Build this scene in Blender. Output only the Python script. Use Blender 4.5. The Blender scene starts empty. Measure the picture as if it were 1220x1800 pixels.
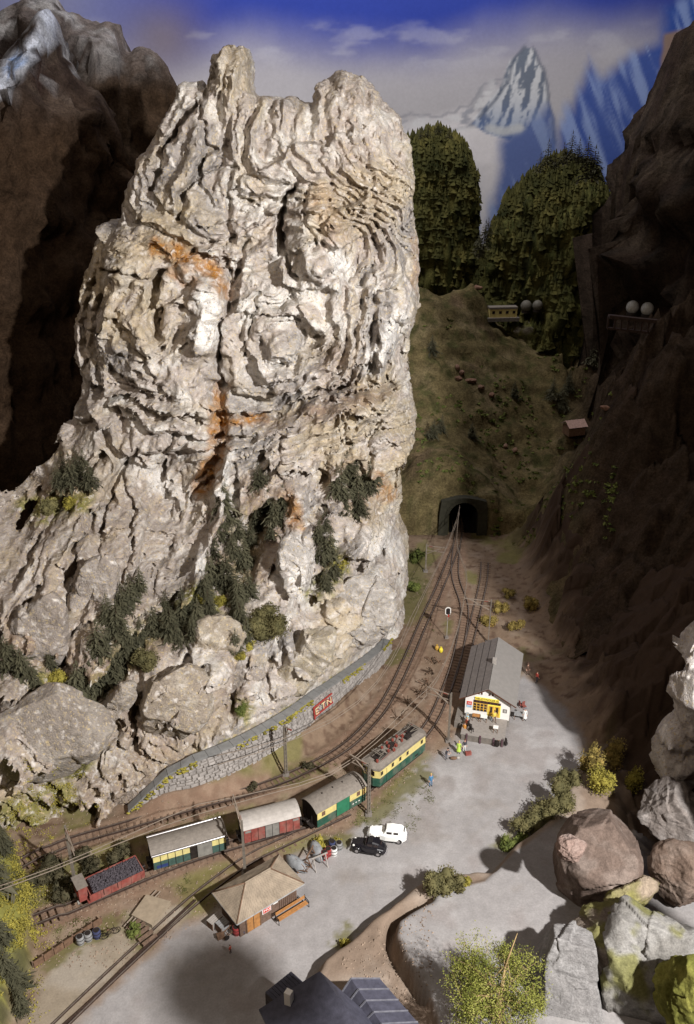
import bpy, bmesh, math, random
import numpy as np
from mathutils import Vector, Matrix, noise as mnoise
from mathutils.bvhtree import BVHTree
random.seed(7); np.random.seed(7)
R = math.radians
sc = bpy.context.scene
C = sc.collection
# ------------------------------------------------------------------ camera, light, exposure
CAMH, PIT, FPX = 69.4, R(25), 1550.0
cam = bpy.data.objects.new("camera", bpy.data.cameras.new("camera")); C.objects.link(cam)
cam.location = (0, 0, CAMH); cam.rotation_euler = (R(90) - PIT, 0, 0)
cam.data.sensor_fit = 'VERTICAL'; cam.data.sensor_height = 36; cam.data.lens = 36 * FPX / 1800
cam.data.clip_start = 0.5; cam.data.clip_end = 2000
sc.camera = cam
W = bpy.data.worlds.new("World"); sc.world = W; W.use_nodes = True
W.node_tree.nodes["Background"].inputs[0].default_value = (1.0, 0.66, 0.44, 1)
W.node_tree.nodes["Background"].inputs[1].default_value = 0.026
def lamp(name, kind, loc, aim, energy, col, **kw):
    d = bpy.data.lights.new(name, kind); d.energy = energy; d.color = col
    for k, v in kw.items(): setattr(d, k, v)
    o = bpy.data.objects.new(name, d); C.objects.link(o); o.location = loc
    o.rotation_euler = (Vector(aim) - Vector(loc)).to_track_quat('-Z', 'Y').to_euler()
    return o
lamp("main_lamp", 'SPOT', (57, -3, 86), (-8, 92, 22), 1.15e6, (1.0, 0.97, 0.945), spot_size=R(70), spot_blend=0.6, shadow_soft_size=1.6)
lamp("backdrop_lamp", 'AREA', (-10, 185, 150), (10, 240, 80), 1.35e5, (1.0, 0.97, 0.96), shape='RECTANGLE', size=110, size_y=10)
lamp("fill_lamp", 'AREA', (-35, 10, 125), (-12, 120, 20), 3.8e4, (1.0, 0.84, 0.70), shape='RECTANGLE', size=40, size_y=25)  # added soft fill light above the camera, lifts the darker slopes
sc.view_settings.view_transform = 'Standard'; sc.view_settings.look = 'None'
sc.view_settings.exposure = 0.0; sc.view_settings.gamma = 1.0
# ------------------------------------------------------------------ projection helpers (photo pixel -> place)
cP, sP = math.cos(PIT), math.sin(PIT)
def ray(u, v):
    dx = (u - 610) / FPX; dy = (v - 900) / FPX
    return Vector((dx, cP - dy * sP, -sP - dy * cP))
def P(u, v, z=0.0):
    d = ray(u, v); t = (z - CAMH) / d.z
    return Vector((d.x * t, d.y * t, z))
def PY(u, v, Y):
    d = ray(u, v); t = Y / d.y
    return Vector((d.x * t, Y, CAMH + d.z * t))
def QA(X, Y, Z):
    zz = Z - CAMH; dep = Y * cP - zz * sP; dn = -Y * sP - zz * cP
    return 610 + FPX * X / dep, 900 + FPX * dn / dep
# ------------------------------------------------------------------ numpy noise
_rs = np.random.RandomState(3)
_lat = _rs.rand(64, 64, 64).astype(np.float32) * 2 - 1
def vnoise(x, y, z):
    xi = np.floor(x).astype(np.int64); yi = np.floor(y).astype(np.int64); zi = np.floor(z).astype(np.int64)
    fx = x - xi; fy = y - yi; fz = z - zi
    fx = fx * fx * (3 - 2 * fx); fy = fy * fy * (3 - 2 * fy); fz = fz * fz * (3 - 2 * fz)
    x0 = xi & 63; x1 = (xi + 1) & 63; y0 = yi & 63; y1 = (yi + 1) & 63; z0 = zi & 63; z1 = (zi + 1) & 63
    a = _lat[x0, y0, z0] * (1 - fx) + _lat[x1, y0, z0] * fx
    b = _lat[x0, y1, z0] * (1 - fx) + _lat[x1, y1, z0] * fx
    c = _lat[x0, y0, z1] * (1 - fx) + _lat[x1, y0, z1] * fx
    d = _lat[x0, y1, z1] * (1 - fx) + _lat[x1, y1, z1] * fx
    return (a * (1 - fy) + b * fy) * (1 - fz) + (c * (1 - fy) + d * fy) * fz
def fbm(x, y, z, s=1.0, o=4, off=0.0, g=0.5):
    t = 0; a = 1.0; n = 0; f = 1.0 / s
    for i in range(o):
        t = t + a * vnoise(x * f + off + i * 7.3, y * f + off * 1.7 + i * 3.1, z * f - off + i * 5.7); n += a; a *= g; f *= 2.03
    return t / n
def ridged(x, y, z, s=1.0, o=4, off=0.0):
    t = 0; a = 1.0; n = 0; f = 1.0 / s
    for i in range(o):
        t = t + a * (1 - 2 * np.abs(vnoise(x * f + off + i * 9.1, y * f + off + i * 4.3, z * f - off + i * 2.7))); n += a; a *= 0.5; f *= 2.1
    return t / n
def sstep(a, b, x):
    t = np.clip((x - a) / (b - a), 0, 1); return t * t * (3 - 2 * t)
def seg_dist(u, v, pts):
    """distance from arrays u,v to a polyline"""
    best = None
    for (x0, y0), (x1, y1) in zip(pts[:-1], pts[1:]):
        dx, dy = x1 - x0, y1 - y0; L = dx * dx + dy * dy + 1e-9
        t = np.clip(((u - x0) * dx + (v - y0) * dy) / L, 0, 1)
        d = np.hypot(u - x0 - t * dx, v - y0 - t * dy)
        best = d if best is None else np.minimum(best, d)
    return best
def poly_sd(u, v, pts):
    """signed distance to a closed polygon, positive inside"""
    d = seg_dist(u, v, list(pts) + [pts[0]])
    ins = np.zeros(np.shape(u), bool); n = len(pts)
    for i in range(n):
        x0, y0 = pts[i]; x1, y1 = pts[(i + 1) % n]
        if y0 == y1: continue
        c = ((y0 > v) != (y1 > v)) & (u < (x1 - x0) * (v - y0) / (y1 - y0) + x0)
        ins ^= c
    return np.where(ins, d, -d)
def tps(pts, vals):
    pts = np.array(pts, float); vals = np.array(vals, float); n = len(pts)
    def k(r2): return 0.5 * r2 * np.log(r2 + 1e-9)
    D = ((pts[:, None] - pts[None]) ** 2).sum(-1)
    A = np.zeros((n + 3, n + 3)); A[:n, :n] = k(D) + np.eye(n) * 0.5
    A[:n, n] = 1; A[:n, n + 1:] = pts; A[n, :n] = 1; A[n + 1:, :n] = pts.T
    w = np.linalg.solve(A, np.concatenate([vals, np.zeros(3)]))
    def f(x, y):
        r = w[n] + w[n + 1] * x + w[n + 2] * y
        for i in range(n): r = r + w[i] * k((x - pts[i, 0]) ** 2 + (y - pts[i, 1]) ** 2)
        return r
    return f
def facets(x, y, s, seed, tilt=1.0, warp=0.0):
    """broken planar faces: every cell has its own offset and slope"""
    rs = np.random.RandomState(seed); jx = rs.rand(64, 64); jy = rs.rand(64, 64); o = rs.rand(64, 64) * 2 - 1; tx = rs.rand(64, 64) * 2 - 1; ty = rs.rand(64, 64) * 2 - 1
    a = x / s + warp * vnoise(x / s, y / s, x * 0 + seed); b = y / s + warp * vnoise(x / s + 7, y / s, x * 0 + seed)
    ia = np.floor(a).astype(int); ib = np.floor(b).astype(int); best = np.full(np.shape(x), 1e9); val = np.zeros(np.shape(x))
    for di in (-1, 0, 1):
        for dj in (-1, 0, 1):
            p = (ia + di) & 63; q = (ib + dj) & 63
            dx = a - (ia + di + jx[p, q]); dy = b - (ib + dj + jy[p, q]); d = dx * dx + dy * dy
            k = d < best; best = np.where(k, d, best); val = np.where(k, 0.5 * o[p, q] + tilt * (tx[p, q] * dx + ty[p, q] * dy), val)
    return val
# ------------------------------------------------------------------ object helpers
def tag(o, label=None, cat=None, group=None, kind=None):
    if label: o['label'] = label
    if cat: o['category'] = cat
    if group: o['group'] = group
    if kind: o['kind'] = kind
    return o
def empty(name, loc, rz=0.0, label=None, cat=None, group=None):
    o = bpy.data.objects.new(name, None); C.objects.link(o); o.location = loc; o.rotation_euler = (0, 0, rz)
    o.empty_display_size = 0.3
    return tag(o, label, cat, group)
def mesh_np(name, V, Fq, mat=None, parent=None, smooth=True, attrs=None, colors=None):
    me = bpy.data.meshes.new(name)
    V = np.asarray(V, np.float32); Fq = np.asarray(Fq, np.int32)
    n = Fq.shape[1]
    me.vertices.add(len(V)); me.vertices.foreach_set("co", V.ravel())
    me.loops.add(Fq.size); me.loops.foreach_set("vertex_index", Fq.ravel())
    me.polygons.add(len(Fq)); me.polygons.foreach_set("loop_start", np.arange(0, Fq.size, n, dtype=np.int32))
    me.polygons.foreach_set("use_smooth", np.full(len(Fq), smooth, bool))
    me.update(calc_edges=True)
    for k, a in (attrs or {}).items():
        at = me.attributes.new(k, 'FLOAT', 'POINT'); at.data.foreach_set("value", np.asarray(a, np.float32).ravel())
    if colors is not None:
        at = me.color_attributes.new("Col", 'FLOAT_COLOR', 'POINT')
        cc = np.ones((len(V), 4), np.float32); cc[:, :3] = colors; at.data.foreach_set("color", cc.ravel())
    if mat: me.materials.append(mat)
    o = bpy.data.objects.new(name, me); C.objects.link(o)
    if parent: o.parent = parent
    return o
class MB:
    """collects shapes, each with a material, and links them as one mesh object"""
    def __init__(s): s.v = []; s.f = []; s.m = []; s.mats = []; s.sm = []
    def _m(s, mat):
        if mat not in s.mats: s.mats.append(mat)
        return s.mats.index(mat)
    def add(s, V, F, mat, M=None, smooth=False):
        b = len(s.v)
        s.v += [tuple(M @ Vector(p)) if M is not None else tuple(p) for p in V]
        k = s._m(mat)
        for f in F: s.f.append(tuple(b + i for i in f)); s.m.append(k); s.sm.append(smooth)
        return s
    def box(s, c, d, mat, M=None, taper=1.0):
        x, y, z = c; a, b, h = d[0] / 2, d[1] / 2, d[2] / 2; t = taper
        V = [(x - a, y - b, z - h), (x + a, y - b, z - h), (x + a, y + b, z - h), (x - a, y + b, z - h),
             (x - a * t, y - b * t, z + h), (x + a * t, y - b * t, z + h), (x + a * t, y + b * t, z + h), (x - a * t, y + b * t, z + h)]
        return s.add(V, [(0, 3, 2, 1), (4, 5, 6, 7), (0, 1, 5, 4), (1, 2, 6, 5), (2, 3, 7, 6), (3, 0, 4, 7)], mat, M)
    def bar(s, p, q, w, mat, h=None, n=4, up=Vector((0, 0, 1)), w2=None, smooth=False):
        p = Vector(p); q = Vector(q); d = (q - p)
        if d.length < 1e-6: return s
        d.normalize(); a = d.cross(up)
        if a.length < 1e-3: a = d.cross(Vector((1, 0, 0)))
        a.normalize(); b = a.cross(d); h = h or w; w2 = w if w2 is None else w2; r2 = w2 / w
        V = []; 
        for base, k in ((p, 1), (q, r2)):
            for i in range(n):
                t = 2 * math.pi * (i + 0.5) / n; r = 0.5 / math.cos(math.pi / n) if n == 4 else 0.5
                V.append(base + a * math.cos(t) * w * r * k + b * math.sin(t) * h * r * k)
        F = [(i, (i + 1) % n, n + (i + 1) % n, n + i) for i in range(n)] + [tuple(range(n))[::-1], tuple(range(n, 2 * n))]
        return s.add(V, F, mat, smooth=smooth)
    def path(s, pts, w, mat, n=5):
        for p, q in zip(pts[:-1], pts[1:]): s.bar(p, q, w, mat, n=n, smooth=n > 4)
        return s
    def cyl(s, c, r, h, mat, n=14, axis='Z', r2=None, M=None):
        r2 = r if r2 is None else r2; V = []
        for k, rr in ((-.5, r), (.5, r2)):
            for i in range(n):
                t = 2 * math.pi * i / n; p = (rr * math.cos(t), rr * math.sin(t), k * h)
                if axis == 'X': p = (p[2], p[0], p[1])
                if axis == 'Y': p = (p[0], p[2], p[1])
                V.append((p[0] + c[0], p[1] + c[1], p[2] + c[2]))
        F = [(i, (i + 1) % n, n + (i + 1) % n, n + i) for i in range(n)]
        b = s.add(V, F, mat, M, smooth=True)
        return s.add(V, [tuple(range(n))[::-1], tuple(range(n, 2 * n))], mat, M)
    def ball(s, c, r, mat, seg=10, rings=6, M=None):
        V = [(c[0], c[1], c[2] - r[2])]; F = []
        for i in range(1, rings):
            a = -math.pi / 2 + math.pi * i / rings
            for j in range(seg):
                t = 2 * math.pi * j / seg
                V.append((c[0] + r[0] * math.cos(a) * math.cos(t), c[1] + r[1] * math.cos(a) * math.sin(t), c[2] + r[2] * math.sin(a)))
        V.append((c[0], c[1], c[2] + r[2])); L = len(V) - 1
        for j in range(seg):
            F.append((0, 1 + (j + 1) % seg, 1 + j)); F.append((L, L - seg + j, L - seg + (j + 1) % seg))
        for i in range(rings - 2):
            for j in range(seg):
                a = 1 + i * seg + j; b = 1 + i * seg + (j + 1) % seg; F.append((a, b, b + seg, a + seg))
        return s.add(V, F, mat, M, smooth=True)
    def loft(s, secs, mat, caps=True, smooth=False, closed=True):
        n = len(secs[0]); V = [p for q in secs for p in q]; F = []
        for k in range(len(secs) - 1):
            for i in range(n if closed else n - 1):
                j = (i + 1) % n; F.append((k * n + i, k * n + j, (k + 1) * n + j, (k + 1) * n + i))
        s.add(V, F, mat, smooth=smooth)
        if caps: s.add(secs[0], [tuple(range(n))[::-1]], mat); s.add(secs[-1], [tuple(range(n))], mat)
        return s
    def build(s, name, parent=None, label=None, bevel=0.0, kind=None):
        me = bpy.data.meshes.new(name); me.from_pydata(s.v, [], s.f)
        for m in s.mats: me.materials.append(m)
        me.polygons.foreach_set("material_index", s.m); me.polygons.foreach_set("use_smooth", s.sm)
        bm = bmesh.new(); bm.from_mesh(me); bmesh.ops.recalc_face_normals(bm, faces=bm.faces)
        if bevel:
            bmesh.ops.remove_doubles(bm, verts=bm.verts, dist=1e-4)
            bmesh.ops.bevel(bm, geom=[e for e in bm.edges if e.is_manifold and e.calc_face_angle(0) > 0.6], offset=bevel, segments=1, affect='EDGES', clamp_overlap=True)
        bm.to_mesh(me); bm.free(); me.update()
        o = bpy.data.objects.new(name, me); C.objects.link(o)
        if parent: o.parent = parent
        if label: o['label'] = label
        if kind: o['kind'] = kind
        return o
def copy_tree(o, parent=None):
    c = o.copy(); C.objects.link(c)
    if parent: c.parent = parent
    for ch in [k for k in C.objects if k.parent == o]: copy_tree(ch, c)
    return c
# ------------------------------------------------------------------ materials
def nt(name):
    m = bpy.data.materials.new(name); m.use_nodes = True
    t = m.node_tree; return m, t, t.nodes["Principled BSDF"]
def node(t, kind, **kw):
    n = t.nodes.new(kind)
    for k, v in kw.items(): setattr(n, k, v)
    return n
def ramp(t, src, stops):
    r = node(t, 'ShaderNodeValToRGB'); el = r.color_ramp.elements
    while len(el) < len(stops): el.new(0.5)
    for e, (p, c) in zip(el, stops): e.position = p; e.color = (*c, 1) if len(c) == 3 else c
    t.links.new(src, r.inputs[0]); return r.outputs[0]
def noise_n(t, scale, detail=5, rough=0.6, coord=None, dist=0.0):
    n = node(t, 'ShaderNodeTexNoise'); n.inputs['Scale'].default_value = scale; n.inputs['Detail'].default_value = detail
    n.inputs['Roughness'].default_value = rough; n.inputs['Distortion'].default_value = dist
    if coord is None: coord = node(t, 'ShaderNodeTexCoord').outputs['Object']
    t.links.new(coord, n.inputs['Vector']); return n.outputs[0]
def mix(t, fac, a, b, mode='MIX'):
    m = node(t, 'ShaderNodeMix', data_type='RGBA', blend_type=mode)
    for s, k in ((fac, 0), (a, 6), (b, 7)):
        if hasattr(s, 'links') or hasattr(s, 'is_output'): t.links.new(s, m.inputs[k])
        elif k == 0: m.inputs[0].default_value = s
        else: m.inputs[k].default_value = (*s, 1)
    return m.outputs[2]
def bump(t, b, src, strength=0.5, dist=0.1, prev=None):
    n = node(t, 'ShaderNodeBump'); n.inputs['Strength'].default_value = strength; n.inputs['Distance'].default_value = dist
    t.links.new(src, n.inputs['Height'])
    if prev is not None: t.links.new(prev, n.inputs['Normal'])
    t.links.new(n.outputs[0], b.inputs['Normal']); return n.outputs[0]
def plain(name, col, rough=0.6, metal=0.0, var=0.25, scale=3.0, bmp=0.0, spec=0.3, dust=0.0):
    m, t, b = nt(name)
    n = noise_n(t, scale, 4, 0.6)
    d = [max(0, c * (1 - var)) for c in col]; l = [min(1, c * (1 + var)) for c in col]
    c = ramp(t, n, [(0.3, d), (0.7, l)])
    if dust:
        n2 = noise_n(t, scale * 0.6, 3, 0.5); f = ramp(t, n2, [(0.45, (0, 0, 0)), (0.75, (dust, dust, dust))])
        c = mix(t, f, c, (0.25, 0.21, 0.17))
    t.links.new(c, b.inputs['Base Color'])
    b.inputs['Roughness'].default_value = rough; b.inputs['Metallic'].default_value = metal
    b.inputs['Specular IOR Level'].default_value = spec
    if bmp: bump(t, b, noise_n(t, scale * 4, 4, 0.6), bmp, 0.05)
    return m
def vcol_mat(name, s1=1.2, s2=6.0, var=0.3, bmp=0.6, dist=0.15, speck=None):
    """painted plaster: the colour attribute Col broken up by fine grain"""
    m, t, b = nt(name)
    at = node(t, 'ShaderNodeVertexColor'); at.layer_name = "Col"
    n1 = noise_n(t, s1, 6, 0.65); n2 = noise_n(t, s2, 4, 0.7)
    g = ramp(t, n1, [(0.3, (1 - var,) * 3), (0.7, (1 + var * .6,) * 3)])
    c = mix(t, 1.0, at.outputs[0], g, 'MULTIPLY')
    g2 = ramp(t, n2, [(0.35, (1 - var * .7,) * 3), (0.65, (1 + var * .5,) * 3)])
    c = mix(t, 1.0, c, g2, 'MULTIPLY')
    if speck:
        for (sc_, lo, hi, col) in speck:
            n3 = noise_n(t, sc_, 3, 0.6, dist=0.3); f = ramp(t, n3, [(lo, (0, 0, 0)), (hi, (1, 1, 1))])
            c = mix(t, f, c, col)
    t.links.new(c, b.inputs['Base Color']); b.inputs['Roughness'].default_value = 0.9
    b.inputs['Specular IOR Level'].default_value = 0.03
    p = bump(t, b, n1, bmp, dist); bump(t, b, n2, bmp, dist * 0.35, p)
    return m
M_rock = vcol_mat("rock_plaster", 1.6, 6.5, 0.22, 0.9, 0.22, speck=[(3.6, 0.56, 0.70, (0.52, 0.41, 0.23)), (4.4, 0.60, 0.68, (0.24, 0.20, 0.17)), (1.1, 0.56, 0.74, (0.66, 0.62, 0.58))])
M_rock2 = vcol_mat("brown_rock_plaster", 1.6, 6.0, 0.3, 0.7, 0.2)
M_ground = vcol_mat("ground_scatter", 0.9, 5.5, 0.15, 0.4, 0.07)
M_dark = vcol_mat("dark_slope", 0.5, 3.0, 0.5, 0.9, 0.5)
M_paint = vcol_mat("painted_sky_board", 0.05, 1.3, 0.06, 0.0, 0.01)
# ------------------------------------------------------------------ big shapes
def surface_nets(f, org, h):
    ins = f < 0
    a = ins[:-1, :-1, :-1].astype(np.uint8)
    s = a.copy()
    for dx, dy, dz in [(1, 0, 0), (0, 1, 0), (1, 1, 0), (0, 0, 1), (1, 0, 1), (0, 1, 1), (1, 1, 1)]:
        s += ins[dx:ins.shape[0] - 1 + dx, dy:ins.shape[1] - 1 + dy, dz:ins.shape[2] - 1 + dz]
    act = (s > 0) & (s < 8)
    I = np.argwhere(act).astype(np.int32); n = len(I)
    idx = -np.ones(act.shape, np.int32); idx[act] = np.arange(n)
    acc = np.zeros((n, 3), np.float64); cnt = np.zeros(n)
    cor = [(x, y, z) for x in (0, 1) for y in (0, 1) for z in (0, 1)]
    for c0 in cor:
        for ax in range(3):
            if c0[ax]: continue
            c1 = list(c0); c1[ax] = 1
            v0 = f[I[:, 0] + c0[0], I[:, 1] + c0[1], I[:, 2] + c0[2]]; v1 = f[I[:, 0] + c1[0], I[:, 1] + c1[1], I[:, 2] + c1[2]]
            k = (v0 < 0) != (v1 < 0); t = np.where(k, v0 / np.where(k, v0 - v1, 1), 0)
            for j in range(3): acc[:, j] += np.where(k, c0[j] + (t if j == ax else 0), 0)
            cnt += k
    V = (I + acc / cnt[:, None]) * h + np.array(org)
    Q = []
    for ax in range(3):
        o1, o2 = [(1, 2), (2, 0), (0, 1)][ax]
        sl0 = [slice(1, -1)] * 3; sl1 = [slice(1, -1)] * 3
        sl0[ax] = slice(0, -1); sl1[ax] = slice(1, None)
        A = ins[tuple(sl0)]; B = ins[tuple(sl1)]
        E = np.argwhere(A != B)
        base = E.copy(); base[:, o1] += 1; base[:, o2] += 1
        flip = A[A != B]
        def cell(d1, d2):
            q = base.copy(); q[:, o1] += d1; q[:, o2] += d2; return idx[q[:, 0], q[:, 1], q[:, 2]]
        q = np.stack([cell(-1, -1), cell(0, -1), cell(0, 0), cell(-1, 0)], 1)
        q[~flip] = q[~flip][:, ::-1]
        Q.append(q)
    Q = np.concatenate(Q); Q = Q[(Q >= 0).all(1)]
    return V, Q
def vnormals(V, Q):
    n = np.cross(V[Q[:, 2]] - V[Q[:, 0]], V[Q[:, 3 % Q.shape[1]]] - V[Q[:, 1]])
    N = np.zeros_like(V)
    for k in range(Q.shape[1]):
        for j in range(3): N[:, j] += np.bincount(Q[:, k], n[:, j], len(V))
    return N / (np.linalg.norm(N, axis=1, keepdims=True) + 1e-9)
def lap(V, Q, val, it=1):
    A = np.concatenate([Q[:, [0, 1]], Q[:, [1, 2]], Q[:, [2, 3]], Q[:, [3, 0]]])
    for _ in range(it):
        out = []
        cnt = np.bincount(A[:, 0], minlength=len(V)) + np.bincount(A[:, 1], minlength=len(V))
        val = np.atleast_2d(val.T).T
        for j in range(val.shape[1]):
            out.append((np.bincount(A[:, 0], val[A[:, 1], j], len(V)) + np.bincount(A[:, 1], val[A[:, 0], j], len(V))) / cnt)
        val = 0.5 * val + 0.5 * np.stack(out, 1)
    return val
# ---- the pale massif: sheet depth control points (photo px, distance)
CP = [(-60,1480,67),(20,1470,70.5),(100,1470,71),(180,1440,72.6),(330,1372,74.6),(340,1330,75.6),(420,1295,79),(500,1250,83.2),(600,1185,91),(650,1148,96.5),(690,1120,103),(712,1060,109),
 (100,1380,72.5),(200,1400,72),(250,1330,75),(300,1280,77.5),(400,1220,82),(450,1180,84.5),(540,1190,87),(600,1120,93),(560,1060,95),(480,1110,86),(400,1080,88),(330,1200,80),(300,1150,82),
 (100,1260,76),(30,1250,74.5),(0,1200,77),(100,1180,79),(200,1180,79.5),(100,1000,88),(0,1000,88),(-60,1200,80),(-60,950,92),(200,1080,84),(260,1000,92),(30,900,97),(130,800,102),(220,850,100),
 (300,950,97),(340,1000,93),(440,1020,93.5),(500,950,95.5),(440,900,98.5),(600,950,98.5),(690,1000,106),(690,900,107),(600,850,102),(500,830,100),(400,800,100.5),
 (450,740,101),(600,690,102),(700,700,107),(300,700,101.5),(180,700,104.5),(140,600,107.5),(300,580,103.5),(450,600,102.5),(600,560,103),(700,500,107.5),
 (180,410,111),(300,430,107),(450,430,106.5),(570,430,104.5),(700,350,109),(300,250,111),(420,250,110.5),(550,270,109),(650,220,112),(330,150,114),(400,85,115),(600,130,115),(720,250,113)]
pts3 = [PY(u, v, Y) for u, v, Y in CP]
Fsheet = tps([(p.x, p.z) for p in pts3], [p.y for p in pts3])
OUT = [(-500,1000),(-300,900),(-60,905),(0,872),(40,852),(72,806),(100,748),(120,752),(133,700),(122,640),(130,560),(138,500),(152,455),(163,398),(180,396),(200,405),(212,350),(232,290),(255,245),(285,205),(312,150),(338,142),(352,158),
 (362,130),(372,92),(388,88),(400,78),(425,74),(436,110),(440,160),(470,172),(500,172),(545,180),(556,145),(600,124),(640,132),(680,165),(706,205),(722,252),(734,300),(732,380),(742,440),(736,500),(738,540),(726,600),(722,680),
 (735,745),(730,790),(706,828),(708,880),(703,920),(724,975),(722,1020),(716,1060),(715,1100),(700,1180),(690,1300),(600,1900),(-500,1900)]
HV = 0.21
gx = np.arange(-54, 14.5, HV); gy = np.arange(64, 131, HV * 1.0); gz = np.arange(-1.2, 76.5, HV)
X2, Z2 = np.meshgrid(gx, gz, indexing='ij')
Fs = Fsheet(X2, Z2)
U2, V2 = QA(X2, Fs, Z2)
wu = U2 + 9 * vnoise(U2 / 26, V2 / 26, U2 * 0) + 4 * vnoise(U2 / 9, V2 / 9, U2 * 0 + 5); wv = V2 + 9 * vnoise(U2 / 26, V2 / 26, U2 * 0 + 9) + 4 * vnoise(U2 / 9, V2 / 9, U2 * 0 + 15)
# bumps (u,v,su,sv,angle,amount m) and strokes (polyline,width px,amount m, negative carves)
BL = [(565,420,48,85,-8,3.0),(365,560,38,75,5,2.2),(235,590,30,90,-28,1.6),(520,990,26,52,5,2.6),(600,1050,48,48,30,2.6),(545,1130,42,55,30,3.2),(500,1215,40,22,-35,1.2),(640,940,42,34,0,1.6),(440,960,30,85,15,-2.8),(630,860,30,40,0,-1.6),
      (560,870,16,70,8,-1.6),(500,640,50,48,0,1.8),(690,560,30,75,25,1.4),(70,1275,80,48,20,3.2),(385,1125,44,38,0,3.2),(300,1210,50,50,0,1.6),(300,860,38,85,25,-1.2),(250,760,60,60,0,1.2),(220,460,38,50,-30,1.5),
      (400,120,22,60,0,1.0),(620,200,60,60,0,1.0),(450,250,30,90,0,0.8),(650,1040,36,36,0,0.8),(585,690,26,28,0,-1.0),(150,1390,60,22,-20,0.8),(470,900,30,30,0,-1.4),(90,900,34,26,0,-1.4),(130,825,26,26,0,-1.2)]
ST = [([(520,326),(503,345),(496,385),(498,432),(515,488)],6,-3.6),([(545,330),(540,380),(556,430)],4,-1.2),([(276,482),(270,520),(274,560),(288,600)],10,-3.4),([(330,185),(300,245),(270,300),(262,335)],7,-2.4),
      ([(372,262),(335,325),(310,390)],5,-1.6),([(300,232),(262,300)],5,-1.4),([(376,88),(367,130),(362,165)],7,-2.0),([(395,250),(402,400),(395,500),(388,680)],5,-1.0),([(384,680),(385,760),(360,850)],13,-1.7),
      ([(404,795),(388,880),(366,950),(348,1005)],9,3.4),([(148,505),(132,570),(140,660),(170,700)],5,-1.9),([(165,530),(155,620),(175,690),(225,770),(300,860)],5,-1.6),([(160,700),(200,750),(270,820),(320,880)],9,1.4),
      ([(675,984),(648,996),(622,1018),(580,1042),(560,1060)],6,-3.0),([(455,745),(500,728),(560,706),(620,692),(690,682)],9,-1.6),([(450,760),(520,742),(600,722),(680,705)],10,1.1),
      ([(95,895),(50,985),(10,1035)],6,-2.2),([(160,905),(125,985),(105,1090)],6,-2.4),([(195,880),(165,960),(150,1030)],5,-2.0),([(235,900),(222,990),(215,1040)],5,-1.6),([(60,880),(10,950)],6,-1.8),([(250,985),(235,1010),(230,1040)],5,-1.6),
      ([(150,1100),(100,1140),(85,1190)],6,-1.4),([(190,790),(160,830),(150,860)],5,-1.6),([(215,830),(185,880)],5,-1.5),([(-20,1140),(60,1170),(140,1215),(175,1225),(230,1150),(310,1070),(400,1020)],20,-2.2),
      ([(0,1195),(50,1187),(110,1220),(160,1246)],6,1.6),([(228,1192),(195,1240),(160,1290)],11,1.8),([(236,1240),(228,1290),(240,1335)],6,-2.4),([(430,1150),(412,1210),(405,1260)],6,-1.4),([(485,1140),(470,1190),(478,1245)],5,-1.2),
      ([(150,1235),(165,1262)],5,-1.2),([(205,1380),(235,1400),(262,1415)],4,-0.8),([(232,1360),(262,1385),(290,1400)],4,-0.9),([(655,410),(662,460),(655,500)],4,-0.7),([(665,560),(640,620),(622,680)],5,-1.2),([(600,740),(612,800),(592,850)],4,-0.8),
      ([(505,1165),(530,1130),(560,1110)],4,-0.8),([(560,395),(575,440),(600,470)],4,-0.7),([(700,505),(670,515),(660,530)],5,-1.2),([(640,220),(650,300),(665,400)],3,-0.7),([(330,330),(375,300),(410,300)],3,-1.0),([(310,470),(350,430),(400,420)],4,-1.0),([(170,480),(215,470),(262,500)],4,-1.3),([(430,420),(400,520),(385,640)],4,-1.3),([(200,560),(260,640),(300,700)],4,-1.2),([(560,600),(600,560),(650,520)],4,-1.0),([(240,900),(215,830),(250,780)],4,-1.1),([(290,880),(280,800),(310,760)],3,-1.0),([(470,500),(440,560),(430,620)],3,-1.0),([(345,180),(362,260),(350,330)],4,-1.2),([(560,250),(580,330),(575,370)],3,-.8),([(500,760),(480,820),(500,860)],3,-.9),([(670,740),(650,800),(660,850)],3,-.9),([(300,960),(270,1010),(262,1050)],4,-1.3),([(60,1040),(40,1100),(50,1140)],5,-1.6),([(610,230),(640,330)],3,-0.4),([(330,770),(345,720),(370,700)],4,-0.6),
      ([(220,1145),(300,1095),(350,1060)],6,-1.8)]
dF = np.zeros_like(Fs)
for (u, v, su, sv, an, am) in BL:
    a = R(an); du = (wu - u) * math.cos(a) + (wv - v) * math.sin(a); dv = -(wu - u) * math.sin(a) + (wv - v) * math.cos(a)
    r = np.sqrt((du / su) ** 2 + (dv / sv) ** 2)
    dF -= am * (1.5 if v > 850 else 1.1) * (1 - sstep(0.55, 1.2, r))
for (pl, w, am) in ST:
    dd = seg_dist(wu, wv, pl); am = am * (1.45 if pl[0][1] > 780 else 1.0)
    dF -= am * (1.45 if am < 0 else 1.15) * np.exp(-np.abs(dd / w) ** 3)
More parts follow.
